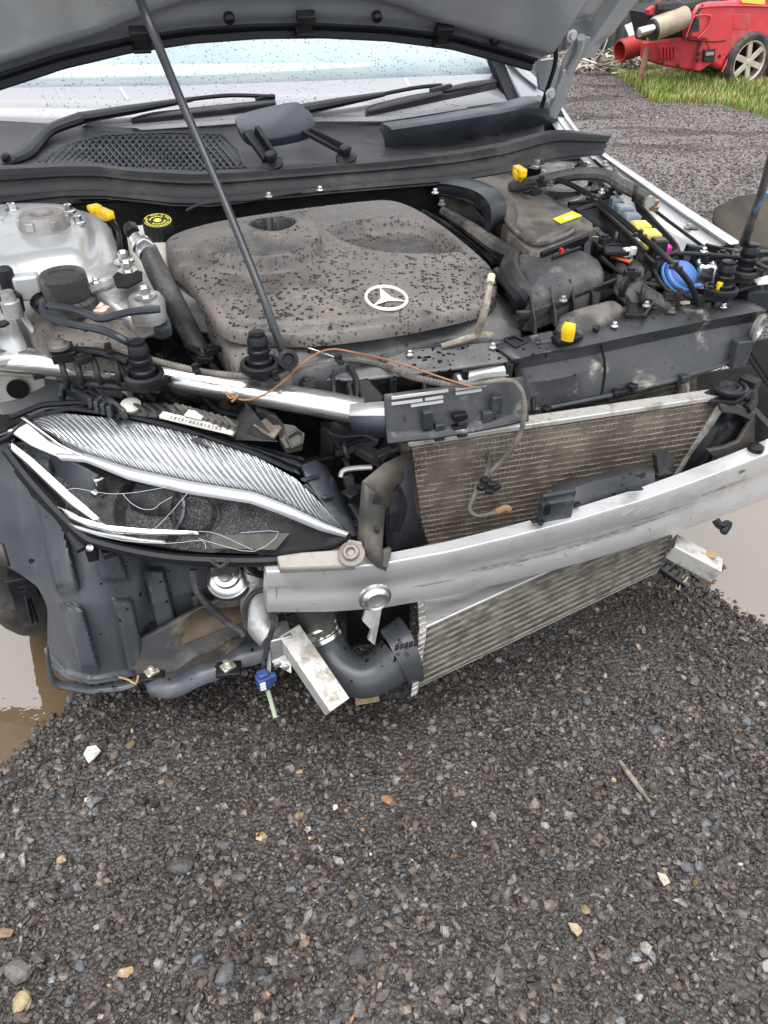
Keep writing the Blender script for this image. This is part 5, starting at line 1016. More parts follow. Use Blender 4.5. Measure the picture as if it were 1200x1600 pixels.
# ---------- front crossmember: aluminium tube with black plastic brackets
mb = MB(); tb = [(-80, 548, .82), (0, 560, .815), (70, 566, .81), (150, 575, .805), (260, 588, .79), (340, 602, .775), (430, 618, .76), (520, 634, .745), (566, 643, .735)]
mb.tube(PZs(tb), .031, 16, 5, flat=.85); xm = cp('crossmember', mb, m_xm, smooth=50)
mb = MB(); mb.prism(PZs([(-60, 552, .82), (60, 548, .80), (75, 560, .80), (90, 588, .785), (30, 582, .79), (-60, 578, .80)]), Z * -.012); mb.prism([PZ(0, 588, .75), PZ(70, 583, .74), PZ(72, 604, .72), PZ(30, 625, .69), PZ(-40, 640, .68), PZ(-60, 590, .75)], V * .012); fp = cp('end_plate', mb, M('olive_primer_plate', (.3, .3, .25), .5, .4, var=(8, (.4, .4, .37), .4, .6)), bevel=.004)
mb = MB(); mb.lathe(PZ(28, 607, .722) - V * .002, -V, [(R(16, PZ(28, 607, .72)), 0), (R(16, PZ(28, 607, .72)), .004)], 22); cp('plate_hole', mb, m_dark, fp, smooth=None)
bolt(fp, PZ(22, 572, .80), .009, h=.035)
mb = MB()
for a, b in ((88, 100), (112, 128), (140, 158), (172, 182)):
    mb.tube(PZs([(a, 552, .85), (a + 8, 568, .85), (a + 14, 590, .83), (b + 6, 606, .79)]), .0065, 6, 4)
mb.tube(PZs([(78, 552, .855), (120, 548, .86), (160, 552, .86), (200, 566, .845)]), .009, 6); mb.tube(PZs([(90, 592, .81), (140, 600, .81), (190, 606, .80), (250, 612, .785)]), .007, 6)
mb.prism(PZs([(72, 538, .875), (112, 532, .875), (118, 550, .87), (80, 556, .87)]), Z * -.02)
mb.tube(PZs([(180, 560, .845), (192, 585, .83), (205, 608, .79)]), .008, 6); mb.tube(PZs([(246, 570, .83), (254, 592, .815), (262, 610, .78)]), .007, 6)
br = cp('cable_bracket', mb, m_black, bevel=.002)
mb = MB(); mb.lathe(PZ(93, 543, .88), Z, [(.02, 0), (.02, .006), (.014, .008), (.012, .014), (.006, .016)], 16); cp('bracket_boss', mb, m_dusty, br)
stud((222, 572, .85), .019, .066, br); 
mb = MB(); mb.prism(PZs([(376, 545, .825), (410, 528, .835), (452, 548, .825), (456, 578, .81), (410, 590, .805), (385, 575, .81)]), Z * -.05); b2 = cp('latch_bracket', mb, m_dusty, bevel=.004)
stud((405, 556, .85), .0195, .062, b2)
mb = MB(); mb.lathe(PZ(450, 562, .84), Vector((.2, -.8, .5)), [(.02, -.015), (.02, .008), (.012, .01), (.01, .002)], 14); cp('rod_grommet', mb, m_black2, b2)
# prop rod
tube('prop_rod', [(448, 562, .835), (431, 520, .89), (408, 456, .955), (345, 300, 1.10), (280, 150, 1.245), (222, 8, 1.385), (196, -60, 1.44)], [.009, .008, .008, .008, .0085, .009, .009], M('rod_black', (.04, .042, .046), .35, .4, rvar=.3), n=10)
# corrugated conduit, fine wires
con = [(150, 541, .86), (190, 548, .86), (250, 566, .845), (330, 583, .825), (420, 588, .81), (470, 574, .80), (520, 564, .80), (560, 562, .80), (600, 572, .785)]
con2 = [(650, 590, 1.19), (720, 602, 1.17), (790, 594, 1.165), (812, 606, 1.15), (820, 636, 1.13), (812, 680, 1.13), (790, 712, 1.14), (762, 742, 1.15)]
cpn = catmull(PZs(con) + PVs(con2), 26); mb = MB(); rs = [(.0062 if i < len(cpn) * .6 else .0045) + .001 * ((i // 1) % 2) for i in range(len(cpn))]
mb.tube(cpn, rs, 9, 1); cd_ = cp('corrugated_conduit', mb, m_conduit, smooth=20)
mb = MB(); mb.tube(PZs([(352, 612, .79), (380, 625, .775), (412, 617, .785), (440, 598, .80), (480, 562, .82), (515, 546, .825), (560, 552, .82)]) + PVs([(620, 566, 1.21), (690, 590, 1.175), (742, 606, 1.16)]), .002, 8, 6); cp('orange_wire', mb, m_copper)
tube('orange_wire', [(352, 612, .79), (360, 622, .78), (372, 618, .785), (362, 628, .775)], .0022, m_copper)
tube('steel_wire', [(408, 508, .845), (412, 520, .84), (440, 533, .835), (480, 543, .83), (528, 560, .805)], .0016, m_steel)
tube('hanging_loom', [(762, 680, .645), (760, 700, .62), (764, 722, .60), (758, 745, .59), (748, 760, .58)], [.004, .005, .0055, .007, .006], m_hose)
mb = MB()
for q in ((752, 742, .6), (762, 748, .6), (746, 752, .595), (768, 752, .595), (758, 758, .59)): mb.box(PZ(*q) - V * .02, .018, .016, .011, q[0] * .7)
cp('loom_plug', mb, m_black, bevel=.002)
tube('hanging_loom', [(748, 758, .585), (740, 778, .56), (734, 795, .54), (745, 806, .53), (770, 802, .535), (790, 794, .54)], [.006, .0055, .005, .0045, .005, .006], m_conduit)
tube('rusty_end', [(776, 800, .537), (790, 794, .545), (796, 797, .54)], .008, M('rust_brown', (.22, .12, .06), .8))
# ---------- slam panel: black plastic fascia over the radiators
def q4(rows, name, mat, par=None, solid=.006, **k):
    mb = MB(); mb.grid(rows); return cp(name, mb, mat, par, solid=solid, **k)
T = lambda l: edge_line(l, 24)
e1_ = T([(770, 540), (850, 520), (900, 516), (950, 498), (1000, 482), (1090, 476), (1160, 470)]); e2_ = T([(800, 562), (862, 548), (900, 543), (1000, 522), (1100, 502), (1196, 484)]); e3_ = T([(808, 600), (870, 592), (1000, 560), (1100, 536), (1188, 524)]); e4_ = T([(822, 640), (900, 626), (1050, 592), (1120, 570), (1165, 552)]); 
def row(e, z0, z1): return [PZ(a, b, z0 + (z1 - z0) * i / 23) for i, (a, b) in enumerate(e)]
rowsF = [row(e1_, .80, .80), row([(a * .5 + c * .5, b * .5 + d * .5 - 1) for (a, b), (c, d) in zip(e1_, e2_)], .797, .797), row(e2_, .79, .79), row([(a, b + 2) for a, b in e2_], .784, .784), row([(a * .6 + c * .4, b * .6 + d * .4) for (a, b), (c, d) in zip(e2_, e3_)], .757, .757), row(e3_, .728, .735), row(e4_, .66, .685), row([(a, b + 6) for a, b in e4_], .655, .68)]
slam = q4(rowsF, 'front_panel', m_mudplastic, smooth=30)
mb = MB()
for i in (8, ):
    p = rowsF[3][i]; q = rowsF[6][i]; mb.tube([p - V * .004, rowsF[5][i] - V * .004 + U * .006, q - V * .004 - U * .008], .003, 5, 3)
cp('panel_split', mb, m_dark, slam)
mb = MB(); mb.box(rowsF[5][21] - V * .016 - Z * .03, .045, .025, .07); mb.box(rowsF[6][16] - V * .012 - Z * .0, .02, .02, .02); mb.bar(rowsF[6][1] - V * .012, rowsF[6][12] - V * .012, .01, .01); cp('panel_lug', mb, m_slate, slam, bevel=.004)
for q in ((966, 606, .672), (832, 641, .655)):
    p = PZ(*q) - V * .02; mb = MB(); mb.box(p, .03, .016, .014, .2); mb.box(p + U * .022 + Z * .006, .02, .02, .02, .5); mb.box(p - U * .02, .014, .022, .018, -.3); cp('broken_clip', mb, m_black2, slam, bevel=.003)
mb = MB(); mb.tube([PZ(830, 610, .70) - V * .006, PZ(832, 640, .665) - V * .006], .006, 6, 1); cp('panel_rib', mb, m_black, slam)
mb = MB(); mb.lathe(PZ(1182, 510, .76) - V * .01, -V + U * .6, [(.03, -.01), (.034, 0), (.024, .004), (.022, -.006)], 18); cp('end_roller', mb, m_alu2, slam)
# yellow tag (dipstick pull) on the slam panel
mb = MB(); mb.tube(PZs([(886, 532, .815), (888, 516, .84), (891, 504, .855)]), [.013, .015, .011], 12, 3, flat=.35); yt = cp('yellow_pull_tag', mb, m_yellow)
mb = MB(); mb.box(PZ(880, 530, .80), .03, .04, .02); mb.bar(PZ(866, 533, .805), PZ(905, 524, .805), .03, .012); mb.bar(PZ(905, 505, .81), PZ(935, 518, .80), .02, .02); cp('tag_socket', mb, m_black2, yt, bevel=.003)
mb = MB(); mb.prism(PZs([(788, 530, .805), (804, 524, .805), (822, 534, .80), (806, 542, .80)]), Z * -.02); mb.tube(PZs([(788, 530, .808), (804, 524, .808), (822, 534, .803), (806, 542, .803), (788, 530, .808)]), .004, 5, 1); cp('panel_socket', mb, m_black, slam, bevel=.002)
mb = MB(); mb.prism(PZs([(826, 524, .808), (862, 516, .812), (868, 530, .805), (836, 538, .80)]), Z * -.02); cp('panel_pad', mb, m_dusty, slam, bevel=.003)
# centre: spotted top plate on posts, slotted lower panel
m_spot = M('rain_spotted_plate', (.1, .1, .105), .45, var=(8, (.16, .155, .15), .4, .6), spots=(95, .6, (.01, .01, .011), .15), bump=(120, .15))
mb = MB(); mb.prism(PZs([(474, 578, .775), (500, 568, .78), (560, 556, .785), (640, 546, .79), (720, 538, .795), (790, 532, .80), (806, 552, .79), (800, 562, .785), (700, 576, .78), (560, 592, .775), (490, 592, .77)]), Z * -.008); tpl = cp('top_plate', mb, m_spot, bevel=.003)
for q in ((548, 592, .77), (612, 587, .77), (668, 582, .772), (724, 574, .775), (793, 564, .78)):
    mb = MB(); p = PZ(*q); mb.box(p - Z * .035 - V * .005, .016, .02, .07); cp('post', mb, m_black, tpl, bevel=.003)
mb = MB(); mb.tube(PZs([(545, 572, .79), (556, 592, .775), (556, 620, .75), (545, 655, .71), (530, 658, .70)]), .007, 6); mb.tube(PZs([(662, 592, .76), (664, 620, .745), (660, 655, .71)]), .005, 6); mb.tube(PZs([(518, 580, .78), (522, 610, .765), (522, 650, .73)]), .005, 6); mb.tube(PZs([(545, 600, .77), (550, 630, .75), (548, 655, .715)]), .006, 6); cp('plate_rib', mb, m_black, tpl)
mb = MB(); mb.prism([PZ(555, 598, .77) , PZ(575, 592, .775), PZ(600, 620, .75), PZ(596, 635, .735), PZ(568, 636, .73)], V * .02); cp('gusset', mb, m_black, tpl, bevel=.003)
mb = MB(); mb.grid([PZs([(546, 632, .765), (600, 628, .765), (636, 626, .765)]), PZs([(546, 650, .755), (600, 650, .755), (634, 646, .755)])]); cp('alloy_insert', mb, m_alu, tpl, solid=.004)
mb = MB(); mb.grid([PZs([(545, 650, .754), (600, 650, .754), (634, 647, .754)]), PZs([(550, 672, .72), (590, 682, .71), (634, 680, .71)])]); cp('insert_face', mb, m_slate, tpl, solid=.008)
LP0 = edge_line([(600, 616), (680, 606), (760, 596), (816, 588)], 16); LP1 = edge_line([(604, 690), (680, 682), (760, 668), (826, 654)], 16)
lpr = [[PV(a[0] + (b[0] - a[0]) * t, a[1] + (b[1] - a[1]) * t, 1.19 - .03 * t) for a, b in zip(LP0, LP1)] for t in (0, .12, .3, .5, .7, .82)]
lpr.append([PV(a, b + 3, 1.14) for a, b in edge_line([(606, 690), (680, 682), (760, 668), (826, 654)], 16)])
lpn = q4(lpr, 'slotted_panel', m_mudplastic, smooth=30)
for (x0, x1, y0, y1) in ((612, 700, 622, 610), (612, 660, 631, 625), (664, 692, 624, 620), (712, 760, 608, 601), (712, 752, 615, 609), (642, 692, 634, 627)):
    mb = MB(); mb.bar(PV(x0, y0, 1.176), PV(x1, y1, 1.176), .004, .005); cp('bright_slot', mb, M('slot_alloy', (.75, .75, .74), .4, .4) if 'slot_alloy' not in bpy.data.materials else bpy.data.materials['slot_alloy'], lpn, smooth=None)
for q in ((668, 655), (722, 668), (775, 632), (686, 674), (760, 655)):
    p = PV(*q, 1.16); mb = MB(); mb.box(p, .022, .016, .04); cp('panel_lug', mb, m_slate, lpn, bevel=.003)
mb = MB(); p = PV(718, 650, 1.155); mb.box(p, .03, .016, .014); mb.box(p - Z * .024, .03, .016, .006); cp('clip_pocket', mb, m_black2, lpn, bevel=.002)
mb = MB(); mb.grid([PZs([(560, 585, .73), (700, 572, .74), (800, 562, .75)]), PZs([(570, 615, .68), (700, 600, .69), (800, 590, .7)])]); cp('foam_block', mb, m_dusty, tpl, solid=.02)
mb = MB(); mb.tube(PZs([(712, 596, .745), (750, 585, .75), (792, 580, .755)]), .018, 10); cp('alloy_tube_end', mb, m_alu, tpl)
# ---------- condenser (front) and radiator behind it
cTL, cTR, cBR, cBL = PV(640, 692, 1.2), PV(1122, 620, 1.2), PV(1010, 800, 1.22), PV(662, 860, 1.2)
cBL = cTL + (cBL - cTL) * 1.18; cBR = cTR + (cBR - cTR) * 1.18
def cq(s, t, off=0): 
    a = cTL + (cTR - cTL) * s; b = cBL + (cBR - cBL) * s; return a + (b - a) * t - V * off
NT = 25
mb = MB(); mb.grid([[cq(i / 20, j / 6) for i in range(21)] for j in range(7)]); cond = cp('condenser', mb, m_fin, solid=.02)
for k in range(NT):
    t = (k + .5) / NT; mb = MB(); n_ = 24; pts = [cq(i / n_, t, .0115 + .0008 * math.sin(i * 1.9 + k * 2.3)) + Z * .0006 * math.sin(i * 2.7 + k) for i in range(n_ + 1)]
    for i in range(n_): mb.add([pts[i] + Z * .0013, pts[i] - Z * .0013, pts[i + 1] - Z * .0013, pts[i + 1] + Z * .0013, pts[i] + Z * .0013 + V * .004, pts[i + 1] + Z * .0013 + V * .004], [(0, 1, 2, 3), (0, 3, 5, 4)])
    cp('tube', mb, m_tube, cond, smooth=None)
mb = MB()
for k in range(NT):
    for i in range(70):
        if random.random() < .75:
            p = cq((i + random.random()) / 70, (k + .02) / NT, .0112); q = cq((i + random.random() * .6 + .2) / 70, (k + .98) / NT, .0112); w_ = U * .0008
            q = p + (q - p); mb.add([p - w_, p + w_, q + w_, q - w_], [(0, 1, 2, 3)])
tag(cp('cooling_fin', mb, m_tube, cond, smooth=None), kind='stuff')
mb = MB(); mb.bar(cq(-.01, -.02, .0), cq(1.0, -.02, .0), .035, .012); cp('top_rail', mb, m_dirtal, cond, bevel=.002)
mb = MB(); mb.tube([cq(1.02, -.05, .0), cq(1.02, .5, .0), cq(1.02, 1.0, 0)], .017, 12, 2); cp('header_tank', mb, m_dirtal, cond)
mb = MB(); mb.tube([cq(-.015, -.02, 0), cq(-.015, 1, 0)], .012, 8, 1); cp('header_tank', mb, m_brownpl, cond)
a_, b_ = PV(826, 668, 1.29), PV(1090, 604, 1.29)
mb = MB(); mb.grid([[PV(826, 636, 1.30), PV(960, 600, 1.30), PV(1085, 575, 1.30)], [PV(826, 760, 1.30), PV(960, 730, 1.30), PV(1085, 700, 1.30)]]); rad = cp('radiator', mb, m_fin2, solid=.02)
for k in range(9):
    p = PV(826, 646 + k * 9, 1.285); q = PV(1085, 585 + k * 9, 1.285); mb = MB(); mb.bar(p, q, .01, .003); cp('tube', mb, m_tube2, rad, smooth=None)
mb = MB(); mb.tube([PV(1064, 590, 1.28), PV(1068, 606, 1.28), PV(1062, 640, 1.28)], .014, 8); cp('radiator_end', mb, m_dirtal, rad)
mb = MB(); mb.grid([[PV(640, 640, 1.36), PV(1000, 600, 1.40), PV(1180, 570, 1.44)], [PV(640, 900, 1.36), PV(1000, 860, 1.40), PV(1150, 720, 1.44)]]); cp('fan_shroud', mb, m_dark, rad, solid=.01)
# right-hand mount and duct
mb = MB(); mb.prism(PZs([(1100, 612, .66), (1122, 600, .67), (1160, 602, .67), (1166, 618, .66), (1150, 628, .65), (1108, 626, .65)]), Z * -.012); p = PZ(1140, 604, .675); mb.lathe(p, Z, [(.028, -.015), (.03, .0), (.02, .004), (.018, -.003)], 22); mb.tube([p + (U * math.cos(t) + V * math.sin(t)) * .036 for t in np.linspace(2.6, 6.5, 12)], .006, 6, 1); cp('condenser_mount', mb, m_black, bevel=.003)
dk = [[PZ(1124, 628, .64), PZ(1150, 632, .635), PZ(1185, 648, .62)], [PZ(1095, 680, .58), PZ(1140, 690, .58), PZ(1172, 705, .56)], [PZ(1068, 740, .52), PZ(1110, 735, .52), PZ(1150, 735, .53)]]
mb = MB(); mb.grid([[PV(1128, 636, 1.2), PV(1192, 652, 1.17)], [PV(1085, 705, 1.19), PV(1170, 712, 1.15)], [PV(1036, 790, 1.18), PV(1120, 790, 1.14)]]); ad = cp('air_guide', mb, m_black2, solid=.008)
m_flap = M('dark_brown_flap', (.035, .032, .029), .5, var=(6, (.06, .053, .045), .42, .65), bump=(50, .1))
mb = MB(); mb.prism([PV(a, b, 1.12 + (740 - b) * .0004) for a, b in ((1126, 632), (1152, 632), (1193, 650), (1198, 664), (1180, 712), (1164, 742), (1150, 732), (1112, 713), (1106, 704), (1132, 699), (1154, 690), (1174, 657), (1152, 648), (1128, 645))], V * .012); cp('guide_flap', mb, m_flap, ad, bevel=.003)
mb = MB(); mb.prism([PV(1142, 722, 1.10), PV(1162, 716, 1.09), PV(1166, 736, 1.06), PV(1157, 741, 1.05)], V * .012); cp('guide_fin', mb, m_flap, ad, bevel=.002)
mb = MB(); mb.bar(PV(1140, 664, 1.15), PV(1088, 742, 1.15), .012, .012); mb.tube([PV(1118, 690, 1.16), PV(1124, 672, 1.16), PV(1140, 660, 1.16)], .004, 6); cp('guide_rib', mb, m_black, ad)
mb = MB(); mb.bar(PV(1168, 558, 1.3), PV(1200, 604, 1.3), .006, .004); mb.bar(PV(1174, 552, 1.3), PV(1204, 598, 1.3), .006, .004); cp('guide_stay', mb, m_black2, ad)
mb = MB(); mb.grid([[PV(1150, 540, 1.5), PV(1215, 525, 1.5)], [PV(1130, 720, 1.45), PV(1205, 700, 1.45)]]); cp('side_baffle', mb, m_dark, ad, solid=.01)
mb = MB(); mb.tube(PZs([(1160, 622, .64), (1172, 612, .65), (1176, 628, .63), (1166, 640, .62)]), .012, 8); mb.box(PZ(1168, 606, .65), .03, .04, .05, .4); mb.bar(PZ(1164, 640, .60), PZ(1200, 680, .56), .02, .04); cp('guide_hook', mb, m_black, ad, bevel=.003)
# left brown flap duct
mb = MB(); fl = [PV(567, 755, 1.06), PV(640, 703, 1.2), PV(648, 712, 1.2), PV(578, 764, 1.065), PV(600, 800, 1.04), PV(602, 858, 1.04), PV(604, 892, 1.0), PV(560, 858, 1.03)]
mb.grid([[PV(566, 752, 1.06), PV(578, 762, 1.05), PV(592, 775, 1.045), PV(600, 800, 1.04)], [PV(562, 800, 1.05), PV(574, 804, 1.04), PV(588, 808, 1.035), PV(600, 812, 1.03)], [PV(560, 845, 1.035), PV(570, 850, 1.02), PV(586, 855, 1.015), PV(597, 858, 1.01)], [PV(566, 862, 1.02), PV(576, 874, 1.0), PV(588, 886, .99), PV(604, 893, .98)]]); fpz = cp('duct_flap', mb, m_brownpl, solid=.006, smooth=25)
mb = MB(); mb.grid([[PV(566, 752, 1.06), PV(600, 724, 1.13), PV(646, 702, 1.2)], [PV(578, 764, 1.055), PV(610, 738, 1.12), PV(646, 715, 1.2)], [PV(600, 800, 1.04), PV(616, 770, 1.12), PV(640, 730, 1.2)]]); cp('flap_return', mb, m_brownpl, fpz, solid=.005)
mb = MB(); mb.grid([[PV(606, 745, 1.14), PV(644, 715, 1.19)], [PV(604, 800, 1.13), PV(646, 790, 1.18)], [PV(604, 860, 1.1), PV(668, 850, 1.17)]]); cp('flap_inner', mb, m_slate, fpz, solid=.006)
mb = MB(); mb.prism([PV(584, 770, 1.035), PV(594, 774, 1.035), PV(596, 788, 1.03), PV(582, 786, 1.03)], V * -.004); mb.box(PV(589, 828, 1.02), .008, .008, .012); cp('flap_boss', mb, m_black, fpz, bevel=.001)
mb = MB(); mb.tube([PV(616, 764, 1.12), PV(622, 795, 1.11), PV(616, 830, 1.09)], [.02, .035, .02], 8, flat=.3); mb.box(PV(620, 768, 1.12), .014, .01, .012); cp('flap_latch', mb, m_black2, fpz)
mb = MB(); mb.prism([PV(600, 862, 1.0), PV(612, 858, 1.0), PV(612, 866, .995), PV(604, 893, .98), PV(598, 885, .985)], V * .01); cp('flap_hook', mb, m_brownpl, fpz, bevel=.002)
# broken grille bracket lying on the beam
mb = MB(); gb = [[PV(862, 760, 1.1), PV(930, 742, 1.1), PV(990, 730, 1.1), PV(1020, 728, 1.1)], [PV(862, 775, 1.07), PV(930, 752, 1.07), PV(990, 740, 1.07), PV(1022, 742, 1.07)], [PV(864, 800, 1.04), PV(930, 790, 1.05), PV(990, 766, 1.06), PV(1020, 758, 1.06)], [PV(866, 822, 1.03), PV(932, 806, 1.04), PV(980, 784, 1.05), PV(1000, 776, 1.06)]]
mb.grid(gb); gk = cp('broken_bracket', mb, m_mudplastic, solid=.006, smooth=30)
mb = MB(); mb.bar(PV(845, 782, 1.03), PV(898, 772, 1.03), .03, .012, -V); mb.box(PV(872, 795, 1.02), .06, .02, .055, -.05); mb.box(PV(850, 800, 1.02), .02, .02, .05); cp('bracket_block', mb, m_slate, gk, bevel=.004)
mb = MB(); mb.box(PV(855, 796, 1.0), .012, .006, .025); cp('block_slot', mb, m_dark, gk, smooth=None)
mb = MB(); mb.prism([PV(1018, 706, 1.12), PV(1030, 700, 1.14), PV(1046, 706, 1.14), PV(1044, 735, 1.12), PV(1022, 742, 1.1)], V * -.02); mb.bar(PV(1022, 742, 1.09), PV(1046, 738, 1.09), .02, .01); mb.tube([PV(1020, 752, 1.08), PV(1028, 766, 1.05), PV(1040, 770, 1.04), PV(1042, 758, 1.06)], .007, 6); cp('bracket_end', mb, m_black, gk, bevel=.003)
mb = MB(); mb.bar(PV(980, 764, 1.035), PV(1002, 762, 1.035), .014, .004); mb.lathe(PV(1003, 742, 1.05), -V, [(.008, 0), (.008, .003)], 10); cp('bracket_clip', mb, m_slate, gk)
# ---------- bumper beam
zf = lambda s: .56 + .0 * s
bt_ = edge_line([(416, 893), (520, 889), (600, 880), (700, 862), (800, 838), (900, 812), (1000, 782), (1080, 754), (1150, 728), (1210, 704), (1268, 676)], 40)
bb_ = edge_line([(418, 957), (520, 956), (600, 950), (700, 932), (800, 908), (900, 882), (1000, 852), (1080, 824), (1150, 798), (1210, 775), (1268, 749)], 40)
front_t = [PZ(a, b, .545) for a, b in bt_]
rows = []
for k, (t, o) in enumerate(((0, .0), (.05, .002), (.34, .002), (.4, -.0012), (.58, -.0012), (.66, .0022), (.95, .0022), (1, 0))):
    r_ = []
    for i in range(40):
        p = front_t[i]; q = PV(bb_[i][0], bb_[i][1], UV(p)[1] + .0)
        r_.append(p + (q - p) * t - V * o)
    rows.append(r_)
back = [[p + V * (.02 + .022 * i / 39) + Z * .002 for i, p in enumerate(rows[0])], [p + V * .05 for p in rows[-1]]]
full = [back[0]] + rows + [back[1]]
mb = MB(); mb.loft([[r[i] for r in full] for i in range(40)], closed=True, caps=True); beam = cp('bumper_beam', mb, m_beam, bevel=.0012, smooth=25)
mb = MB(); p = PZ(583, 927, .50); mb.lathe(p - V * .012, -V + U * -.05, [(.033, -.002), (.032, .003), (.027, .005), (.025, .011), (.022, .013), (.018, .011), (.016, .002)], 26, caps=False); ts_ = cp('tow_eye_socket', mb, m_steel, beam, smooth=25)
mb = MB(); mb.lathe(p - V * .012, -V, [(.017, 0), (.017, .004)], 20); cp('socket_bore', mb, M('bore_grey', (.2, .2, .19), .5, .4), ts_)
mb = MB(); mb.prism(PZs([(432, 868, .575), (470, 862, .577), (530, 858, .58), (548, 870, .575), (556, 884, .566), (520, 886, .563), (436, 889, .558)]), Z * -.012); cp('beam_flange', mb, m_grimy, beam, bevel=.003)
mb = MB(); p = PZ(549, 865, .585); mb.lathe(p, Vector((-.1, -.5, .9)), [(.026, -.006), (.026, .0), (.016, .004), (.015, .012), (.009, .013), (.008, .004)], 18); mb.prism(PZs([(530, 858, .585), (545, 842, .60), (566, 846, .60), (566, 868, .58), (548, 878, .575)]), Z * -.008); cp('beam_bolt', mb, m_grimy, beam, bevel=.002)
mb = MB()
for x in (432, 440, 447, 455): mb.bar(PV(x, 898, UV(front_t[0])[1] - .005), PV(x, 942, UV(front_t[0])[1] - .005), .0015, .001)
for y in (897, 906, 918): mb.bar(PV(430, y, UV(front_t[0])[1] - .005), PV(460, y - 1, UV(front_t[0])[1] - .005), .0015, .001)
cp('scored_mark', mb, m_steel, beam, smooth=None)
m_scuff = M('dark_scuff', (.16, .16, .165), .5, .3, var=(60, (.4, .4, .4), .45, .6), stretch=(.2, 3, 3))
for (s0, s1, t) in ((13, 18, .52), (14.5, 21, .57), (17, 23, .47), (20, 26, .55), (22, 29, .5), (10, 13, .62), (25, 30, .42), (30, 34, .35)):
    mb = MB(); n_ = 14; A_ = []; B_ = []
    for i in range(n_ + 1):
        x = s0 + (s1 - s0) * i / n_; i0 = min(int(x), 38); f = x - i0
        def at(tt): 
            a = rows[0][i0] * (1 - f) + rows[0][i0 + 1] * f; b = rows[-1][i0] * (1 - f) + rows[-1][i0 + 1] * f; return a + (b - a) * tt - V * .0035
        w_ = .012 * math.sin(math.pi * i / n_) * random.uniform(.5, 1.2) + .003; A_.append(at(t - w_)); B_.append(at(t + w_))
    mb.grid([A_, B_]); cp('scuff', mb, m_scuff, beam, smooth=None)
for _ in range(22):
    s0 = random.uniform(1, 37); t0 = random.uniform(.08, .9); i0 = int(s0); a = rows[0][i0] + (rows[-1][i0] - rows[0][i0]) * t0 - V * .004; d_ = U * random.uniform(-.02, .03) + Z * random.uniform(-.02, .02); mb = MB(); mb.bar(a, a + d_, .0009, .0006, -V); cp('scratch', mb, m_steel, beam, smooth=None)
for su, a, b in ((0, (445, 905), (470, 925)), (1, (1185, 745), (1210, 745))):
    p = PV(*a, 1.06); mb = MB(); mb.box(p + V * .22 - Z * .02, .08, .3, .07); cp('crash_box', mb, m_alu2, bevel=.005)
for q in ((842, 826, .553), (852, 829, .553), (882, 806, .553), (908, 800, .55)):
    p = PZ(*q) + V * .02 + Z * .006; mb = MB(); mb.box(p, .016, .012, .006, q[0]); cp('plastic_fragment', mb, m_black2, beam, bevel=.002)
mb = MB(); mb.lathe(PZ(1190, 708, .55) + V * .02, Z, [(.018, -.01), (.018, .006), (.01, .01)], 12); cp('rubber_pad', mb, m_black2, beam)
mb = MB(); mb.tube(PZs([(1118, 812, .44), (1126, 822, .43), (1138, 818, .43), (1130, 832, .42)]), .009, 6); cp('torn_plastic', mb, m_black2, beam)
# ---------- intercooler, its end tank and hose
iTL, iBL, iBR = PV(664, 986, .985), PV(651, 1074, .975), PZ(1028, 892, .27)
iTR = iBR + (iTL - iBL) * .98 + V * .0
def iq(s, t, off=0): a = iTL + (iTR - iTL) * s; b = iBL + (iBR - iBL) * s; return a + (b - a) * t - (V * .95 + U * .3).normalized() * off
mb = MB(); mb.grid([[iq(i / 20, j / 4) + V * .008 for i in range(21)] for j in range(5)]); ic = cp('intercooler', mb, m_fin2, solid=.016)
for k in range(9):
    t = (k + .5) / 9; mb = MB(); pts = [iq(i / 24, t, .003 + .0006 * math.sin(i * 1.7 + k * 2)) + Z * .0004 * math.sin(i * 2.1 + k * 1.3) for i in range(25)]
    for i in range(24): mb.add([pts[i] + Z * .0026, pts[i] - Z * .0026, pts[i + 1] - Z * .0026, pts[i + 1] + Z * .0026, pts[i] + Z * .0026 + V * .014, pts[i + 1] + Z * .0026 + V * .014, pts[i] - Z * .0026 + V * .014, pts[i + 1] - Z * .0026 + V * .014], [(0, 1, 2, 3), (0, 3, 5, 4), (1, 6, 7, 2)])
    cp('tube', mb, m_tube2, ic, smooth=None)
mb = MB()
for k in range(10):
    for i in range(170):
        p = iq((i + random.random() * .5) / 170, max((k - .28) / 9, 0), -.002); q = iq((i + random.random() * .5) / 170, min((k + .28) / 9, 1), -.002); w_ = U * .0007; mb.add([p - w_, p + w_, q + w_, q - w_], [(0, 1, 2, 3)])
tag(cp('cooling_fin', mb, m_tube2, ic, smooth=None), kind='stuff')
tv = (V * .95 + U * .3).normalized() * .085
mb = MB(); mb.prism([iTL - Z * -.003, iTR + Z * .003, iTR + tv * 1.0 + Z * .01, iTL + tv + Z * .01], Z * .008); cp('top_plate', mb, m_alu, ic, bevel=.002)
mb = MB(); mb.prism([iBL, iBR, iBR + tv, iBL + tv], Z * -.004); cp('bottom_plate', mb, m_dirtal, ic)
dI = (iTR - iTL).normalized(); dD = (iBL - iTL)
mb = MB()
for t in np.linspace(-.04, 1.04, 13):
    p = iTL + dD * t - dI * .006; mb.obox(p - tv.normalized() * .004, dI * .008, tv.normalized() * .006, dD.normalized() * .0052)
for t in np.linspace(0, 1, 6):
    p = iTL - dI * .006 + tv * t + Z * .01; mb.obox(p, dI * .008, tv.normalized() * .007, Z * .006)
mb.bar(iTL - dI * .006, iBL - dI * .006, .016, .012, tv); mb.bar(iTL - dI * .006 + Z * .008, iTL - dI * .006 + tv + Z * .008, .014, .012); cp('crimped_edge', mb, m_dirtal, ic, bevel=.0015)
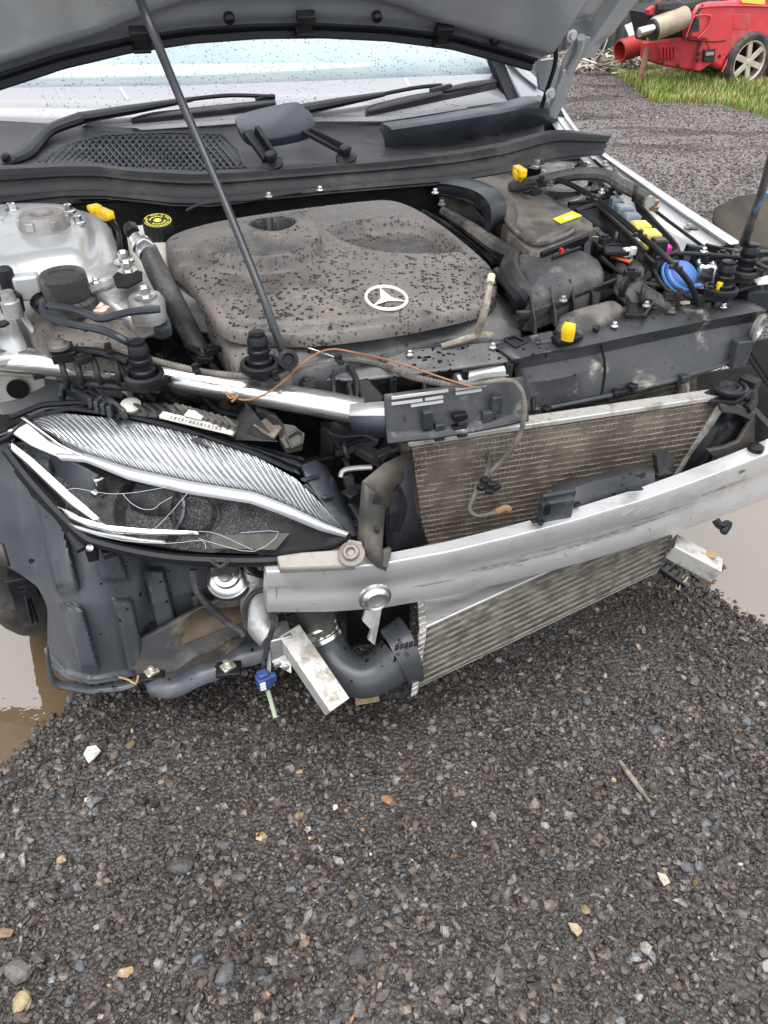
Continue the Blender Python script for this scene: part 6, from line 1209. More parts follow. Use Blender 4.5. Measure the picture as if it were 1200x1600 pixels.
p0 = [iTL - dI * .014, iTL + tv - dI * .014 + Z * .008, iBL + tv - dI * .014, iBL - dI * .014]
pc_ = sum(p0, Vector()) / 4
p1 = [pc_ + (p - pc_) * .95 - dI * .045 for p in p0]
path = PZs([(628, 1022, .245), (600, 1046, .22), (565, 1058, .205), (530, 1040, .215), (512, 1012, .24), (502, 990, .27)])
mb = MB()
def ringof(c_, d, a_, b_, n=20):
    d = d.normalized(); e = d.cross(Z).normalized(); f_ = e.cross(d)
    out = []
    for k in range(n):
        an = 2 * math.pi * k / n; x = math.cos(an); y = math.sin(an); q = (abs(x) ** 3 + abs(y) ** 3) ** (-1 / 3); q = 1 + (q - 1) * max(0, (a_ / .06 - .5)); out.append(c_ + e * x * a_ * q + f_ * y * b_ * q)
    return out
sq = catmull([pc_ - dI * .01, pc_ - dI * .05] + path, 5); m_ = len(sq); rings = []
for i, p in enumerate(sq):
    d = sq[min(i + 1, m_ - 1)] - sq[max(i - 1, 0)]; t = i / (m_ - 1); a_ = .064 - .019 * min(t / .45, 1); b_ = .08 - .035 * min(t / .45, 1); rings.append(ringof(p, d, a_, b_))
mb.loft(rings); eh = cp('intercooler_hose', mb, M('wet_black_plastic', (.042, .046, .053), .33, var=(6, (.05, .053, .058), .4, .65), spots=(60, .45, (.008, .008, .009), .1), bump=(40, .1), rvar=.25), smooth=50)
mb = MB()
for k in range(5):
    for t in (.12, .3, .48, .66, .84, .98):
        p = iTL + dD * t - dI * (.02 + k * .011); mb.obox(p - tv.normalized() * (.006 - k * .003) , dI * .0045, tv.normalized() * .004, Z * .008)
cp('tank_tooth', mb, m_black, eh, bevel=.001)
pe = path[-1]; pd = (path[-1] - path[-2]).normalized()
mb = MB(); mb.lathe(pe - pd * .012, pd, [(.045, 0), (.0485, .003), (.0485, .012), (.0455, .014), (.0455, .03), (.0485, .032), (.0485, .038), (.046, .04)], 28); cp('hose_clamp', mb, m_steel, eh, smooth=30)
tube('charge_pipe', [(503, 995, .265), (495, 965, .31), (488, 935, .36), (492, 900, .42)], [.042, .042, .04, .038], m_brownpl, n=18)
mb = MB(); mb.prism([PV(572, 952, 1.08), PV(598, 950, 1.08), PV(592, 975, 1.06), PV(586, 1010, 1.02), PV(575, 1000, 1.02), PV(580, 985, 1.05), PV(566, 970, 1.06)], V * .01); cp('hose_bracket', mb, m_alu2, bevel=.002)
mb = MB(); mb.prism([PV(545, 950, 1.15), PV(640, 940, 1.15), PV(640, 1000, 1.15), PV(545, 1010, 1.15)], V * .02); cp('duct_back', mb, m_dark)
# crash legs (open aluminium channels)
def channel(p, q, w, h, side):
    d = (q - p).normalized(); a = d.cross(Z).normalized(); up = a.cross(d).normalized(); mb = MB(); th = .005
    mb.obox((p + q) / 2, d * (q - p).length / 2, a * w / 2, up * th / 2)
    for s in (-1, 1): mb.obox((p + q) / 2 + a * s * (w / 2 - th / 2) - up * h / 2, d * (q - p).length / 2, a * th / 2, up * h / 2)
    return mb
leg1 = cp('crash_leg', channel(PZ(452, 985, .33), PZ(531, 1102, .235), .052, .036, 1), m_dirtal, bevel=.0015)
mb = MB(); mb.box(PZ(437, 1000, .30) , .05, .05, .06); mb.lathe(PZ(443, 1030, .29) - V * .02, -V, [(.009, 0), (.008, .006)], 10); mb.lathe(PZ(430, 1026, .29) - V * .02, -V, [(.009, 0), (.008, .006)], 10); cp('leg_bracket', mb, m_alu2, leg1, bevel=.004)
mb = MB(); mb.prism([PZ(414, 1000, .3), PZ(424, 1000, .3), PZ(424, 1056, .24), PZ(416, 1046, .25)], V * .01); mb.prism([PZ(424, 1006, .295), PZ(456, 1022, .28), PZ(456, 1054, .25), PZ(424, 1036, .265)], V * .006); cp('leg_tab', mb, m_alu2, leg1, bevel=.002)
leg2 = cp('crash_leg', channel(PZ(1055, 845, .36), PZ(1128, 884, .32), .05, .04, 1), m_dirtal, bevel=.0015)
mb = MB(); mb.lathe(PZ(1112, 866, .335), Z, [(.014, 0), (.013, .002)], 12); cp('rust_patch', mb, M('rust_spot', (.35, .24, .13), .7), leg2, smooth=None)
mb = MB(); mb.bar(PZ(1025, 880, .2), PZ(1066, 908, .14), .05, .012); rb = cp('pedal_stub', mb, m_black2, bevel=.003)
for k in range(5):
    mb = MB(); p = PZ(1025, 880, .208) * (1 - k / 4) + PZ(1066, 908, .148) * k / 4; mb.box(p, .05, .005, .008, .5); cp('tread_bar', mb, m_black, rb, smooth=None)
mb = MB(); mb.box(PZ(1065, 910, .14), .05, .012, .02, .5); cp('stub_end', mb, M('tan_end', (.45, .38, .27), .6), rb, bevel=.003)
# white longitudinal piece behind: chassis leg end, left
mb = MB(); mb.tube(PZs([(402, 890, .44), (398, 930, .38), (404, 970, .33), (424, 995, .31)]), [.03, .032, .032, .03], 14); cp('chassis_leg', mb, m_alu2)

# ---------- small fixings through the bay
def fix(kind, px, py, z, s=1.0, rot=0.0, mat=None):
    p = PZ(px, py, z); mb = MB()
    if kind == 'connector':
        mb.box(p, .026 * s, .018 * s, .016 * s, rot); mb.box(p + Z * .010 * s, .014 * s, .012 * s, .008 * s, rot); mb.box(p + (U * math.cos(rot) + V * math.sin(rot)) * .016 * s, .01 * s, .013 * s, .011 * s, rot)
    elif kind == 'cable_clip':
        mb.box(p, .012 * s, .03 * s, .008 * s, rot); mb.box(p + Z * .007 * s, .012 * s, .008 * s, .012 * s, rot)
    elif kind == 'bolt_head':
        mb.lathe(p, Z, [(.010 * s, -.004), (.010 * s, .0), (.0062 * s, .001), (.0062 * s, .007 * s), (.004 * s, .009 * s)], 6)
    elif kind == 'hose_clip':
        mb.lathe(p, U * math.cos(rot) + V * math.sin(rot), [(.02 * s, -.005), (.022 * s, -.004), (.022 * s, .004), (.02 * s, .005)], 16)
    cp(kind, mb, mat or m_black, smooth=35, bevel=.001)
for a in [('connector', 944, 376, .905, 1, .4), ('connector', 985, 428, .87, 1.1, -.3), ('connector', 1020, 446, .84, 1.1, .5), ('connector', 1046, 462, .83, 1, -.2), ('connector', 1062, 458, .84, .8, .9), ('connector', 1090, 470, .82, 1, .2), ('connector', 1105, 404, .89, 1, .3), ('connector', 1128, 398, .89, .8, -.4), ('connector', 1180, 398, .88, 1, .1), ('connector', 1190, 424, .87, 1, .5), ('connector', 1110, 456, .84, 1, .3), ('connector', 836, 300, .99, .9, .2), ('connector', 905, 262, 1.0, .9, .4), ('connector', 330, 548, .80, 1, .3), ('connector', 318, 562, .79, .9, -.4), ('connector', 300, 548, .78, .8, .2), ('connector', 480, 600, .775, 1, .3), ('connector', 60, 586, .79, .8, .2), ('connector', 128, 562, .86, .9, .4),
          ('cable_clip', 925, 312, .985, 1, .3), ('cable_clip', 1000, 368, .95, 1, .6), ('cable_clip', 1056, 418, .91, 1, .8), ('cable_clip', 846, 283, 1.0, 1, .1), ('cable_clip', 306, 578, .835, 1, .2), ('cable_clip', 430, 588, .82, 1, .1), ('cable_clip', 530, 563, .815, 1, .1), ('cable_clip', 170, 546, .87, 1, .2),
          ('hose_clip', 1004, 460, .84, 1.1, -.6), ('hose_clip', 975, 448, .85, 1.1, -.9), ('hose_clip', 992, 302, .985, .9, -.6)]:
    fix(*a)
for a in [(770, 541, .80), (840, 533, .803), (960, 508, .806), (1050, 486, .806), (1130, 478, .806), (1100, 392, .90), (1150, 396, .89), (1188, 452, .815), (940, 300, .965), (960, 268, .985), (860, 288, .99), (640, 552, .797), (600, 560, .79), (880, 468, .87), (1010, 476, .825), (56, 566, .81), (30, 478, .90), (14, 560, .81), (150, 440, .955), (246, 492, .9), (690, 318, .965), (500, 296, .96), (420, 306, .96), (680, 300, .97)]:
    fix('bolt_head', *a, 1.0, 0, random.choice([m_steel, m_alu2, m_dusty]))
for pts, r_ in (([(940, 402, .87), (960, 420, .86), (1000, 440, .85), (1050, 450, .84), (1080, 466, .82)], .005), ([(1040, 404, .88), (1060, 396, .90), (1100, 398, .90), (1160, 404, .89), (1200, 420, .88)], .005), ([(1000, 404, .87), (1020, 420, .87), (1036, 446, .85), (1060, 470, .82)], .004), ([(660, 330, .90), (700, 352, .88), (740, 380, .86), (770, 410, .85)], .006), ([(840, 284, .985), (830, 300, .96), (818, 300, .95)], .005), ([(290, 540, .79), (310, 552, .79), (326, 566, .78), (340, 580, .78)], .006), ([(470, 300, .95), (400, 312, .95), (320, 318, .95), (290, 330, .94)], .004), ([(1110, 470, .80), (1130, 462, .82), (1160, 452, .83), (1190, 440, .84)], .004)):
    tube('bay_wire', pts, r_, m_black)
# ---------- headlamp (near side, cracked lens)
hA, hB, hC = PZ(300, 858, .575), PZ(400, 705, .70), PZ(45, 650, .75)
hN = (hB - hA).cross(hC - hA).normalized()
if hN.dot(EYE - hA) < 0: hN = -hN
def HL(px, py, off=0):       # point on the lamp's front face, pushed in (+) along its depth
    p = PP(px, py, hA, hN); x = (px - 280) / 280; y = (py - 760) / 110
    return p + hN * (.035 * (1 - .6 * x * x - .25 * y * y) - .02) - hN * off
lamp_out = [(14, 672), (46, 648), (110, 636), (200, 648), (300, 672), (400, 706), (468, 742), (515, 790), (552, 834), (540, 848), (500, 862), (430, 868), (300, 862), (150, 838), (108, 806), (60, 750), (8, 690)]
mb = MB(); c_h = HL(280, 770, .1); base = chaikin([HL(a, b, .02) for a, b in lamp_out], 1)
rings = [base, [p + (p - c_h).normalized() * .006 - hN * .012 for p in base], [p + (p - c_h).normalized() * .004 - hN * .05 for p in base], [c_h + (p - c_h) * .85 - hN * .10 for p in base]]
mb.loft(rings, caps=False); mb.poly(rings[-1]); lamp = cp('headlamp', mb, m_black2, label='cracked headlamp with torn open lens', smooth=40)
m_gloss = M('lamp_gloss_black', (.012, .012, .013), .32, spec=.15, spots=(420, .9, (.07, .07, .07), .3), rvar=.1)
def hl_grid(A, B, off, ka=40, kb=8, fn=None):
    a_ = edge_line(A, ka); b_ = edge_line(B, ka); rows = []
    for j in range(kb):
        t = j / (kb - 1); rows.append([HL(p[0] + (q[0] - p[0]) * t, p[1] + (q[1] - p[1]) * t, off + (fn(i / (ka - 1), t) if fn else 0)) for i, (p, q) in enumerate(zip(a_, b_))])
    mb = MB(); mb.grid(rows); return mb
# black bezel filling the lower part
cp('bezel', hl_grid([(8, 690), (46, 648), (200, 650), (400, 706), (520, 795), (550, 836)], [(14, 700), (60, 752), (150, 838), (300, 860), (430, 864), (545, 848)], .03, fn=lambda s, t: .03 * math.sin(math.pi * t) * math.sin(math.pi * min(1, s * 1.2))), m_gloss, lamp, smooth=60)
# ribbed upper reflector
def rib(s, t):
    x = (s * 40 - t * (6 - 2 * s)) % 1.0
    return .012 * t - .008 * math.sin(math.pi * t) + .0034 * math.exp(-((x - .5) / .12) ** 2) * min(1, max(0, (.85 - t) * 4))
rA = edge_line([(36, 655), (70, 640), (130, 648), (200, 656), (300, 680), (400, 714), (462, 748), (505, 790), (540, 828)], 401); rB = edge_line([(62, 668), (95, 692), (135, 714), (205, 740), (300, 762), (400, 778), (450, 796), (500, 818), (542, 834)], 401)
def on_edge(E_, s):
    x = min(max(s, 0), 1) * 400; i = min(int(x), 399); f = x - i; return E_[i][0] * (1 - f) + E_[i + 1][0] * f, E_[i][1] * (1 - f) + E_[i + 1][1] * f
prof_r = [0, .0004, .001, .0016, .0020, .0016, .0008, .0022, .0034, .0018]      # one rib: soft crown, narrow groove
rows = []
for j in range(13):
    t = j / 12; row = []
    for c in range(-70, 431):
        k = c / 10; s = (k + 6.5 * t) / 40; p = on_edge(rA, s); q = on_edge(rB, s); fade = min(1, max(0, (.9 - t) * 5)) * min(1, .25 + t * 4)
        row.append(HL(p[0] + (q[0] - p[0]) * t, p[1] + (q[1] - p[1]) * t, .004 + .012 * t - .010 * math.sin(math.pi * t) + prof_r[c % 10] * .8 * fade))
    rows.append(row)
mb = MB(); mb.grid(rows); cp('ribbed_reflector', mb, m_refl, lamp, smooth=60)
cp('light_guide', hl_grid([(90, 710), (138, 712), (208, 735), (300, 756), (400, 772), (452, 792), (508, 818), (546, 832)], [(100, 722), (140, 726), (205, 753), (300, 776), (395, 790), (445, 808), (500, 830), (540, 840)], -.008, 60, 6, lambda s, t: -.006 * math.sin(math.pi * t)), M('guide_strip_highlight', (.52, .53, .54), .2, .5), lamp, smooth=60)  # bright strip, widened; the reflector's lower highlight is put into its colour
cp('upper_blade', hl_grid([(44, 656), (80, 690), (118, 706), (132, 716)], [(10, 672), (50, 698), (92, 716), (126, 722)], -.004, 20, 5), m_chrome, lamp, solid=.004)
cp('blade_edge', hl_grid([(38, 652), (66, 672), (100, 697), (136, 715)], [(34, 654), (64, 675), (98, 700), (133, 718)], -.012, 20, 3), m_steel, lamp, solid=.003)
cp('side_blade', hl_grid([(12, 686), (50, 714), (90, 750), (118, 776), (160, 812)], [(12, 700), (40, 724), (80, 762), (108, 788), (150, 818)], -.002, 24, 4, lambda s, t: .004 * t), m_chrome, lamp, solid=.003)
cp('side_blade', hl_grid([(100, 796), (130, 810), (170, 822), (230, 828), (312, 832)], [(112, 812), (140, 824), (180, 834), (240, 838), (314, 838)], -.004, 30, 4, lambda s, t: .004 * t), m_chrome, lamp, solid=.003)
cp('lower_blade', hl_grid([(110, 818), (150, 830), (220, 842), (260, 846)], [(120, 828), (160, 840), (225, 850), (262, 852)], 0, 20, 3), m_refl, lamp, solid=.003)
# projector
pc = HL(215, 768, .055); pa = (HL(150, 752, 0) - HL(260, 775, .03)).normalized()
mb = MB(); mb.lathe(pc - pa * .06, pa, [(.03, 0), (.034, .002), (.034, .02), (.036, .022), (.036, .05), (.033, .052), (.033, .075), (.028, .08), (.02, .082)], 26); pj = cp('projector', mb, m_black, lamp)
mb = MB(); mb.box(HL(148, 752, .035), .02, .02, .035, .4); mb.bar(HL(140, 766, .02), HL(150, 772, .02), .012, .012); cp('projector_clip', mb, m_steel, pj, bevel=.003)
mb = MB(); mb.lathe(HL(300, 800, .05), hN, [(.05, -.02), (.052, .0), (.045, .006)], 26); mb.lathe(HL(300, 800, .046), hN, [(.044, 0), (.035, .012), (.015, .018), (.001, .019)], 26); cp('projector_lens', mb, m_gloss, pj)
mb = MB(); mb.lathe(HL(230, 792, .05), hN, [(.062, .0), (.066, .012), (.07, .026), (.066, .03), (.05, -.012), (.02, -.03)], 30, caps=False); cp('reflector_bowl', mb, M('smoked_chrome', (.22, .22, .23), .18, .9), pj)
cp('bezel_insert', hl_grid([(330, 836), (410, 834), (452, 832)], [(330, 856), (400, 858), (430, 858)], .01, 12, 3), m_brownpl, lamp)
print('lamp v', [(q, [round(c, 2) for c in (*UV(HL(*q)), HL(*q).z)]) for q in ((10,690),(60,750),(108,806),(150,838),(300,862),(550,840),(45,650))])
# broken clear lens: lower half still there
m_lens = bpy.data.materials.new('scratched_clear_lens'); m_lens.use_nodes = True; nt = m_lens.node_tree; N = nt.nodes; L = nt.links; B = N['Principled BSDF']
B.inputs['Base Color'].default_value = (.1, .105, .11, 1); B.inputs['Roughness'].default_value = .08
tr_ = N.new('ShaderNodeBsdfTransparent'); mx = N.new('ShaderNodeMixShader'); lw = N.new('ShaderNodeLayerWeight'); lw.inputs[0].default_value = .25
tc = N.new('ShaderNodeTexCoord'); nz = N.new('ShaderNodeTexNoise'); nz.inputs['Scale'].default_value = 26; nz.inputs['Detail'].default_value = 8; nz.inputs['Distortion'].default_value = 1; L.new(tc.outputs['Object'], nz.inputs['Vector'])
mr = N.new('ShaderNodeMapRange'); mr.inputs[1].default_value = .5; mr.inputs[2].default_value = .75; mr.inputs[3].default_value = .01; mr.inputs[4].default_value = .11; L.new(nz.outputs[0], mr.inputs[0])
ad_ = N.new('ShaderNodeMath'); ad_.operation = 'ADD'; ad_.use_clamp = True; L.new(mr.outputs[0], ad_.inputs[0]); ml = N.new('ShaderNodeMath'); ml.operation = 'MULTIPLY'; L.new(lw.outputs['Facing'], ml.inputs[0]); ml.inputs[1].default_value = .5; L.new(ml.outputs[0], ad_.inputs[1])
L.new(ad_.outputs[0], mx.inputs[0]); L.new(tr_.outputs[0], mx.inputs[1]); L.new(B.outputs[0], mx.inputs[2]); L.new(mx.outputs[0], N['Material Output'].inputs[0])
lA = [(114, 770), (150, 772), (205, 776), (268, 766), (330, 780), (400, 794), (470, 812), (520, 830), (548, 838)]; lB = [(108, 808), (150, 836), (220, 852), (300, 862), (360, 866), (430, 864), (480, 860), (520, 852), (548, 842)]
lens = cp('cracked_lens', hl_grid(lA, lB, -.016, 50, 8), m_lens, lamp, solid=.002, smooth=60)
m_crack = M('crack_edge', (.42, .44, .45), .25)
for line in ([(114, 770), (128, 768), (160, 774), (185, 777), (220, 775), (268, 767)], [(200, 776), (212, 790), (230, 800), (248, 800), (258, 792), (276, 782)], [(114, 772), (130, 784), (148, 800), (160, 816), (190, 830), (240, 832), (262, 818), (300, 776)], [(98, 796), (120, 804), (140, 816), (176, 826)], [(316, 834), (345, 838), (398, 862)], [(316, 845), (340, 852), (400, 864), (438, 834), (380, 836)], [(150, 836), (200, 848), (270, 852), (320, 848), (326, 860)]):
    mb = MB(); mb.tube([HL(a, b, -.019) for a, b in line], .00055, 5, 3); cp('crack', mb, m_crack, lens)
# top flange with torn glue channel
fl0 = edge_line([(-40, 672), (0, 648), (60, 626), (120, 624), (200, 636), (250, 652), (300, 664), (400, 690), (472, 706)], 60); fl1 = edge_line([(-40, 700), (8, 684), (46, 650), (110, 638), (190, 650), (250, 662), (300, 676), (400, 710), (468, 742)], 60)
rows = []
for t, o in ((0, .05), (.2, .03), (.25, .042), (.45, .04), (.5, .018), (.62, .012), (.68, .026), (.85, .024), (.9, .008), (1, .004)):
    rows.append([HL(a[0] + (b[0] - a[0]) * t, a[1] + (b[1] - a[1]) * t, o + .003 * math.sin(i * 1.7 + t * 9)) for i, (a, b) in enumerate(zip(fl0, fl1))])
mb = MB(); mb.grid(rows); flg = cp('lens_flange', mb, m_slate, lamp, solid=.003, smooth=30)
mb = MB(); mb.tube([HL(a, b, .012) for a, b in fl0[6:44:2]], .006, 6, 2); mb.tube([HL(a, b + 12, .008) for a, b in fl0[20:46:2]], .005, 6, 2); mb.tube([HL(a, b, -.004) for a, b in fl1[2:59:2]], .004, 6, 2); cp('glue_bead', mb, m_black2, flg)
mb = MB(); mb.prism([HL(300, 690, -.004), HL(314, 686, -.004), HL(330, 704, -.004)], -hN * .02); mb.prism([HL(178, 650, -.01), HL(194, 652, -.01), HL(186, 664, -.01)], -hN * .01); cp('broken_lip', mb, m_black2, flg, smooth=None)
# triangular side wall towards the grille
mb = MB(); mb.grid([[HL(470, 726, .01), HL(490, 712, .04), HL(505, 716, .07)], [HL(480, 752, .008), HL(510, 750, .05), HL(530, 760, .08)], [HL(510, 795, .008), HL(532, 795, .04), HL(546, 800, .06)], [HL(550, 836, .004), HL(555, 834, .02), HL(557, 832, .03)]]); sw = cp('lamp_side', mb, m_slate, lamp, solid=.006)
mb = MB(); mb.bar(HL(474, 752, -.004), HL(495, 738, .03), .012, .006); mb.bar(HL(505, 778, -.002), HL(518, 770, .03), .012, .006); mb.bar(HL(476, 758, .0), HL(510, 790, .03), .004, .01); cp('side_lug', mb, m_slate, sw, bevel=.002)
mb = MB(); mb.tube([HL(542, 770, .1), HL(560, 800, .1), HL(558, 830, .08)], .012, 6); mb.box(HL(545, 760, .1), .03, .03, .03, .5); mb.box(HL(555, 815, .09), .02, .02, .04); cp('lamp_bracket', mb, m_black, lamp, bevel=.003)
# lower black lip of housing with lugs
mb = MB(); mb.tube([HL(a, b, .012) for a, b in ((4, 700), (40, 745), (90, 800), (130, 838), (160, 850), (230, 866), (300, 874), (400, 876), (470, 870), (520, 862), (550, 846))], .011, 8); mb.tube([HL(a, b, .04) for a, b in ((100, 806), (150, 846), (230, 862), (300, 872), (400, 874), (470, 868))], .01, 8); lip_ = cp('lower_lip', mb, m_black2, lamp)
mb = MB(); mb.box(HL(345, 884, .03), .05, .02, .022); mb.bar(HL(330, 876, .0), HL(345, 888, .0), .008, .008); mb.bar(HL(360, 876, 0), HL(345, 888, 0), .008, .008); mb.bar(HL(106, 828, .02), HL(122, 858, .02), .02, .02); mb.box(HL(135, 858, .03), .02, .03, .03); mb.box(HL(165, 860, .03), .03, .02, .014, .2); cp('housing_lug', mb, m_black, lip_, bevel=.002)
mb = MB(); mb.lathe(HL(143, 857, .0), hN, [(.007, 0), (.007, .006), (.003, .009)], 10); cp('adjuster', mb, m_steel, lip_)
mb = MB(); mb.grid([[HL(26, 742, .03), HL(66, 748, .03)], [HL(38, 770, .035), HL(82, 770, .03)], [HL(66, 790, .035), HL(110, 812, .03)], [HL(86, 810, .04), HL(130, 840, .03)]]); mb.tube([HL(20, 730, .02), HL(60, 780, .03), HL(86, 806, .03), HL(110, 850, .04)], .005, 5); cp('torn_gasket', mb, m_dark, lip_, solid=.01)
# ---------- clutter between lamp and crossmember
mb = MB()
gx = [PZ(118, 606, .70), PZ(160, 592, .71), PZ(196, 640, .69), PZ(150, 630, .69)]
for a, b in (((96, 600), (122, 588)), ((122, 588), (196, 648)), ((96, 606), (160, 634)), ((108, 598), (176, 636)), ((100, 602), (96, 624)), ((130, 594), (112, 612)), ((146, 608), (130, 624)), ((164, 622), (150, 634)), ((140, 630), (150, 624)), ((150, 636), (158, 628)), ((160, 640), (168, 632)), ((170, 644), (176, 636))):
    mb.bar(PZ(*a, .775), PZ(*b, .765), .009, .022)
cp('lattice_bracket', mb, m_slate, bevel=.002)
mb = MB(); mb.lathe(PZ(204, 632, .765), Z + V * -.3, [(.018, -.012), (.02, 0), (.015, .003), (.001, .003)], 18); cp('white_bung', mb, m_white)
mb = MB(); mb.grid([PZs([(196, 640, .752), (230, 632, .757), (290, 636, .757), (340, 650, .752), (374, 660, .747)]), PZs([(200, 652, .747), (240, 652, .752), (290, 660, .747), (330, 668, .742), (366, 682, .737)])]); lc = cp('lamp_cover', mb, m_dusty, solid=.008)
mb = MB(); mb.bar(PZ(252, 648, .768), PZ(366, 675, .752), .016, .006); lb_ = cp('label_strip', mb, m_white, lc, smooth=None)
mb = MB()
for k in range(14): p = PZ(268, 651.5, .7695) * (1 - k / 14) + PZ(350, 671, .758) * (k / 14); mb.box(p, random.uniform(.002, .006), .008, .0008, -.3)
cp('label_print', mb, m_relg, lb_, smooth=None)
mb = MB(); mb.bar(PZ(292, 645, .772), PZ(318, 651, .769), .02, .004); cp('white_patch', mb, m_white, lc, smooth=None)
mb = MB()
for k in range(7): mb.bar(PZ(284 + k * 11, 636 + k * 3, .77), PZ(302 + k * 11, 652 + k * 3, .763), .006, .012)
for k in range(5): mb.tube(PZs([(210 + k * 16, 632, .765), (222 + k * 16, 638 + k, .77), (230 + k * 16, 650 + k * 2, .76)]), .004, 5)
cp('cover_rib', mb, m_dusty, lc)
mb = MB(); mb.prism(PZs([(380, 610, .78), (384, 640, .75), (372, 662, .73), (366, 684, .70), (432, 688, .70), (400, 650, .74), (385, 630, .76)]), V * .02); mb.prism(PZs([(372, 650, .73), (366, 684, .70), (434, 687, .695)]), V * -.01); mb.prism([PZ(400, 640, .745), PZ(432, 652, .735), PZ(446, 668, .72), (PZ(440, 686, .70)), PZ(400, 650, .72)], V * .02); lbk = cp('latch_arm', mb, m_black, bevel=.003)
mb = MB(); mb.prism(PZs([(432, 660, .72), (460, 664, .715), (474, 676, .70), (472, 694, .69), (446, 700, .69), (436, 684, .70)]), Z * -.015); mb.tube(PZs([(448, 682, .705), (464, 672, .71), (474, 678, .702), (472, 692, .692), (456, 700, .69), (448, 682, .705)]), .004, 5, 1); cp('latch_pocket', mb, m_brownpl, lbk, bevel=.002)
mb = MB(); mb.prism(PZs([(396, 664, .725), (425, 648, .735), (440, 668, .72), (428, 684, .705), (410, 676, .715)]), Z * -.004); cp('rusty_latch', mb, M('rusty_steel', (.09, .065, .048), .65, .4, var=(20, (.2, .17, .14), .42, .6)), lbk)
# deep black clutter behind the lamp's grille end: hoses and ducts
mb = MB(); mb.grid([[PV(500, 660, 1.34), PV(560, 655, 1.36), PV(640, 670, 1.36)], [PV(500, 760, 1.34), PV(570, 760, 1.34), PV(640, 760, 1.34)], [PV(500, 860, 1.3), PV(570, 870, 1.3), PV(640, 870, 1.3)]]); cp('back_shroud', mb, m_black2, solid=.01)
tube('black_pipe', [(522, 706, .62), (540, 704, .62), (560, 696, .63), (586, 690, .64), (592, 676, .66)], .016, m_black2)
mb = MB(); mb.lathe(PZ(538, 704, .62), PZ(586, 690, .64) - PZ(538, 704, .62), [(.018, 0), (.021, .002), (.021, .008), (.018, .01)], 16); cp('pipe_collar', mb, m_slate)
tube('bright_pipe', [(532, 746, .58), (536, 736, .59), (552, 732, .595), (582, 730, .60)], .006, m_alu)
tube('black_cable', [(505, 668, .68), (520, 684, .66), (540, 720, .6), (552, 760, .56), (560, 800, .52)], .006, m_black)
tube('black_cable', [(510, 660, .69), (516, 676, .68), (536, 682, .67), (568, 680, .67), (590, 690, .66)], .004, m_black)
mb = MB(); mb.prism(PZs([(536, 745, .58), (550, 742, .58), (558, 762, .56), (548, 768, .55), (538, 762, .56)]), V * .01); mb.box(PZ(555, 770, .55), .03, .02, .03, .4); mb.bar(PZ(560, 700, .63), PZ(600, 722, .62), .03, .02); mb.box(PZ(602, 712, .64), .04, .03, .02, .4); mb.bar(PZ(590, 716, .65), PZ(640, 694, .66), .006, .012); cp('clutter_bracket', mb, m_black, bevel=.003)
tube('lamp_lead', [(236, 600, .71), (250, 615, .70), (270, 630, .69), (282, 646, .69)], .016, m_black2)
mb = MB(); mb.lathe(PZ(240, 612, .71), Vector((.7, -.5, -.3)), [(.022, 0), (.026, .004), (.026, .03), (.02, .034), (.02, .06), (.025, .062), (.025, .08)], 16); cp('lamp_socket', mb, m_black2)
tube('brake_pipe', [(150, 600, .70), (180, 604, .70), (200, 614, .69), (206, 624, .69)], .007, m_alu2)
tube('black_cable', [(120, 548, .83), (200, 575, .79), (300, 608, .75), (340, 640, .71), (380, 650, .70)], .007, m_black)
tube('bolt_stem', [(226, 597, .775), (222, 620, .73)], .005, m_dusty)
mb = MB(); mb.grid([PZs([(250, 600, .66), (300, 606, .66), (345, 616, .66)]), PZs([(262, 640, .60), (310, 640, .6), (345, 645, .60)])]); cp('inner_baffle', mb, m_slate, solid=.01)
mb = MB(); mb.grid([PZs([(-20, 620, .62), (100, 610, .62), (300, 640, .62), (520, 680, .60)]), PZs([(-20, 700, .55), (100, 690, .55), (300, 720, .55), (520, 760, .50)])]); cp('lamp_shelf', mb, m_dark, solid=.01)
# ---------- wheel arch liner and its lower tray
LX = [-60, -20, 20, 60, 100, 145, 190, 235, 280, 312, 334]
def lv(px): return 1.25 + .16 * min(1.2, max(0, (140 - px) / 200)) ** 1.2 + .02 * math.sin(px * .03) + (.06 * ((px - 250) / 84) ** 2 if px > 250 else 0)
yb = {-60: 1000, -20: 1012, 20: 1010, 60: 1012, 100: 1055, 145: 1066, 190: 1058, 235: 1040, 280: 1002, 312: 975, 334: 955}
def ribs(px, py):
    h = 0
    for (xa, ya, xb, yb_, w) in ((112, 948, 140, 1044, 13), (192, 938, 216, 1048, 12), (60, 720, 105, 920, 15), (160, 845, 180, 905, 18), (240, 890, 268, 1010, 14), (310, 930, 318, 970, 9)):
        t = (py - ya) / (yb_ - ya); x = xa + (xb - xa) * t
        fx = float(sstep(w + 3, w - 1, np.array(abs(px - x)))); ft = float(sstep(-.05, .05, np.array(t)) * sstep(1.04, .96, np.array(t))); h = max(h, fx * ft)
    return h * .03
rows = []; XS = np.linspace(-60, 334, 132)
for j in range(90):
    t = j / 89; r_ = []
    for fx_ in np.linspace(0, 1, 132):
        xl = -60 + 135 * float(sstep(.42, .78, np.array(t))); x = xl + (334 - xl) * fx_
        y0 = 690 + max(0, x - 60) * .55; y1 = float(np.interp(x, LX, [yb[k] for k in LX])) ; y = y0 + (y1 - y0) * t
        v = lv(x) + .06 * max(0, 1 - t * 1.6) - ribs(x, y) - .012 * float(sstep(.965, 1, np.array(t))) - .02 * float(sstep(222, 230, np.array(x))) * .0 + .025 * float(sstep(215, 235, np.array(x)))
        r_.append(PV(x, y, v))
    rows.append(r_)
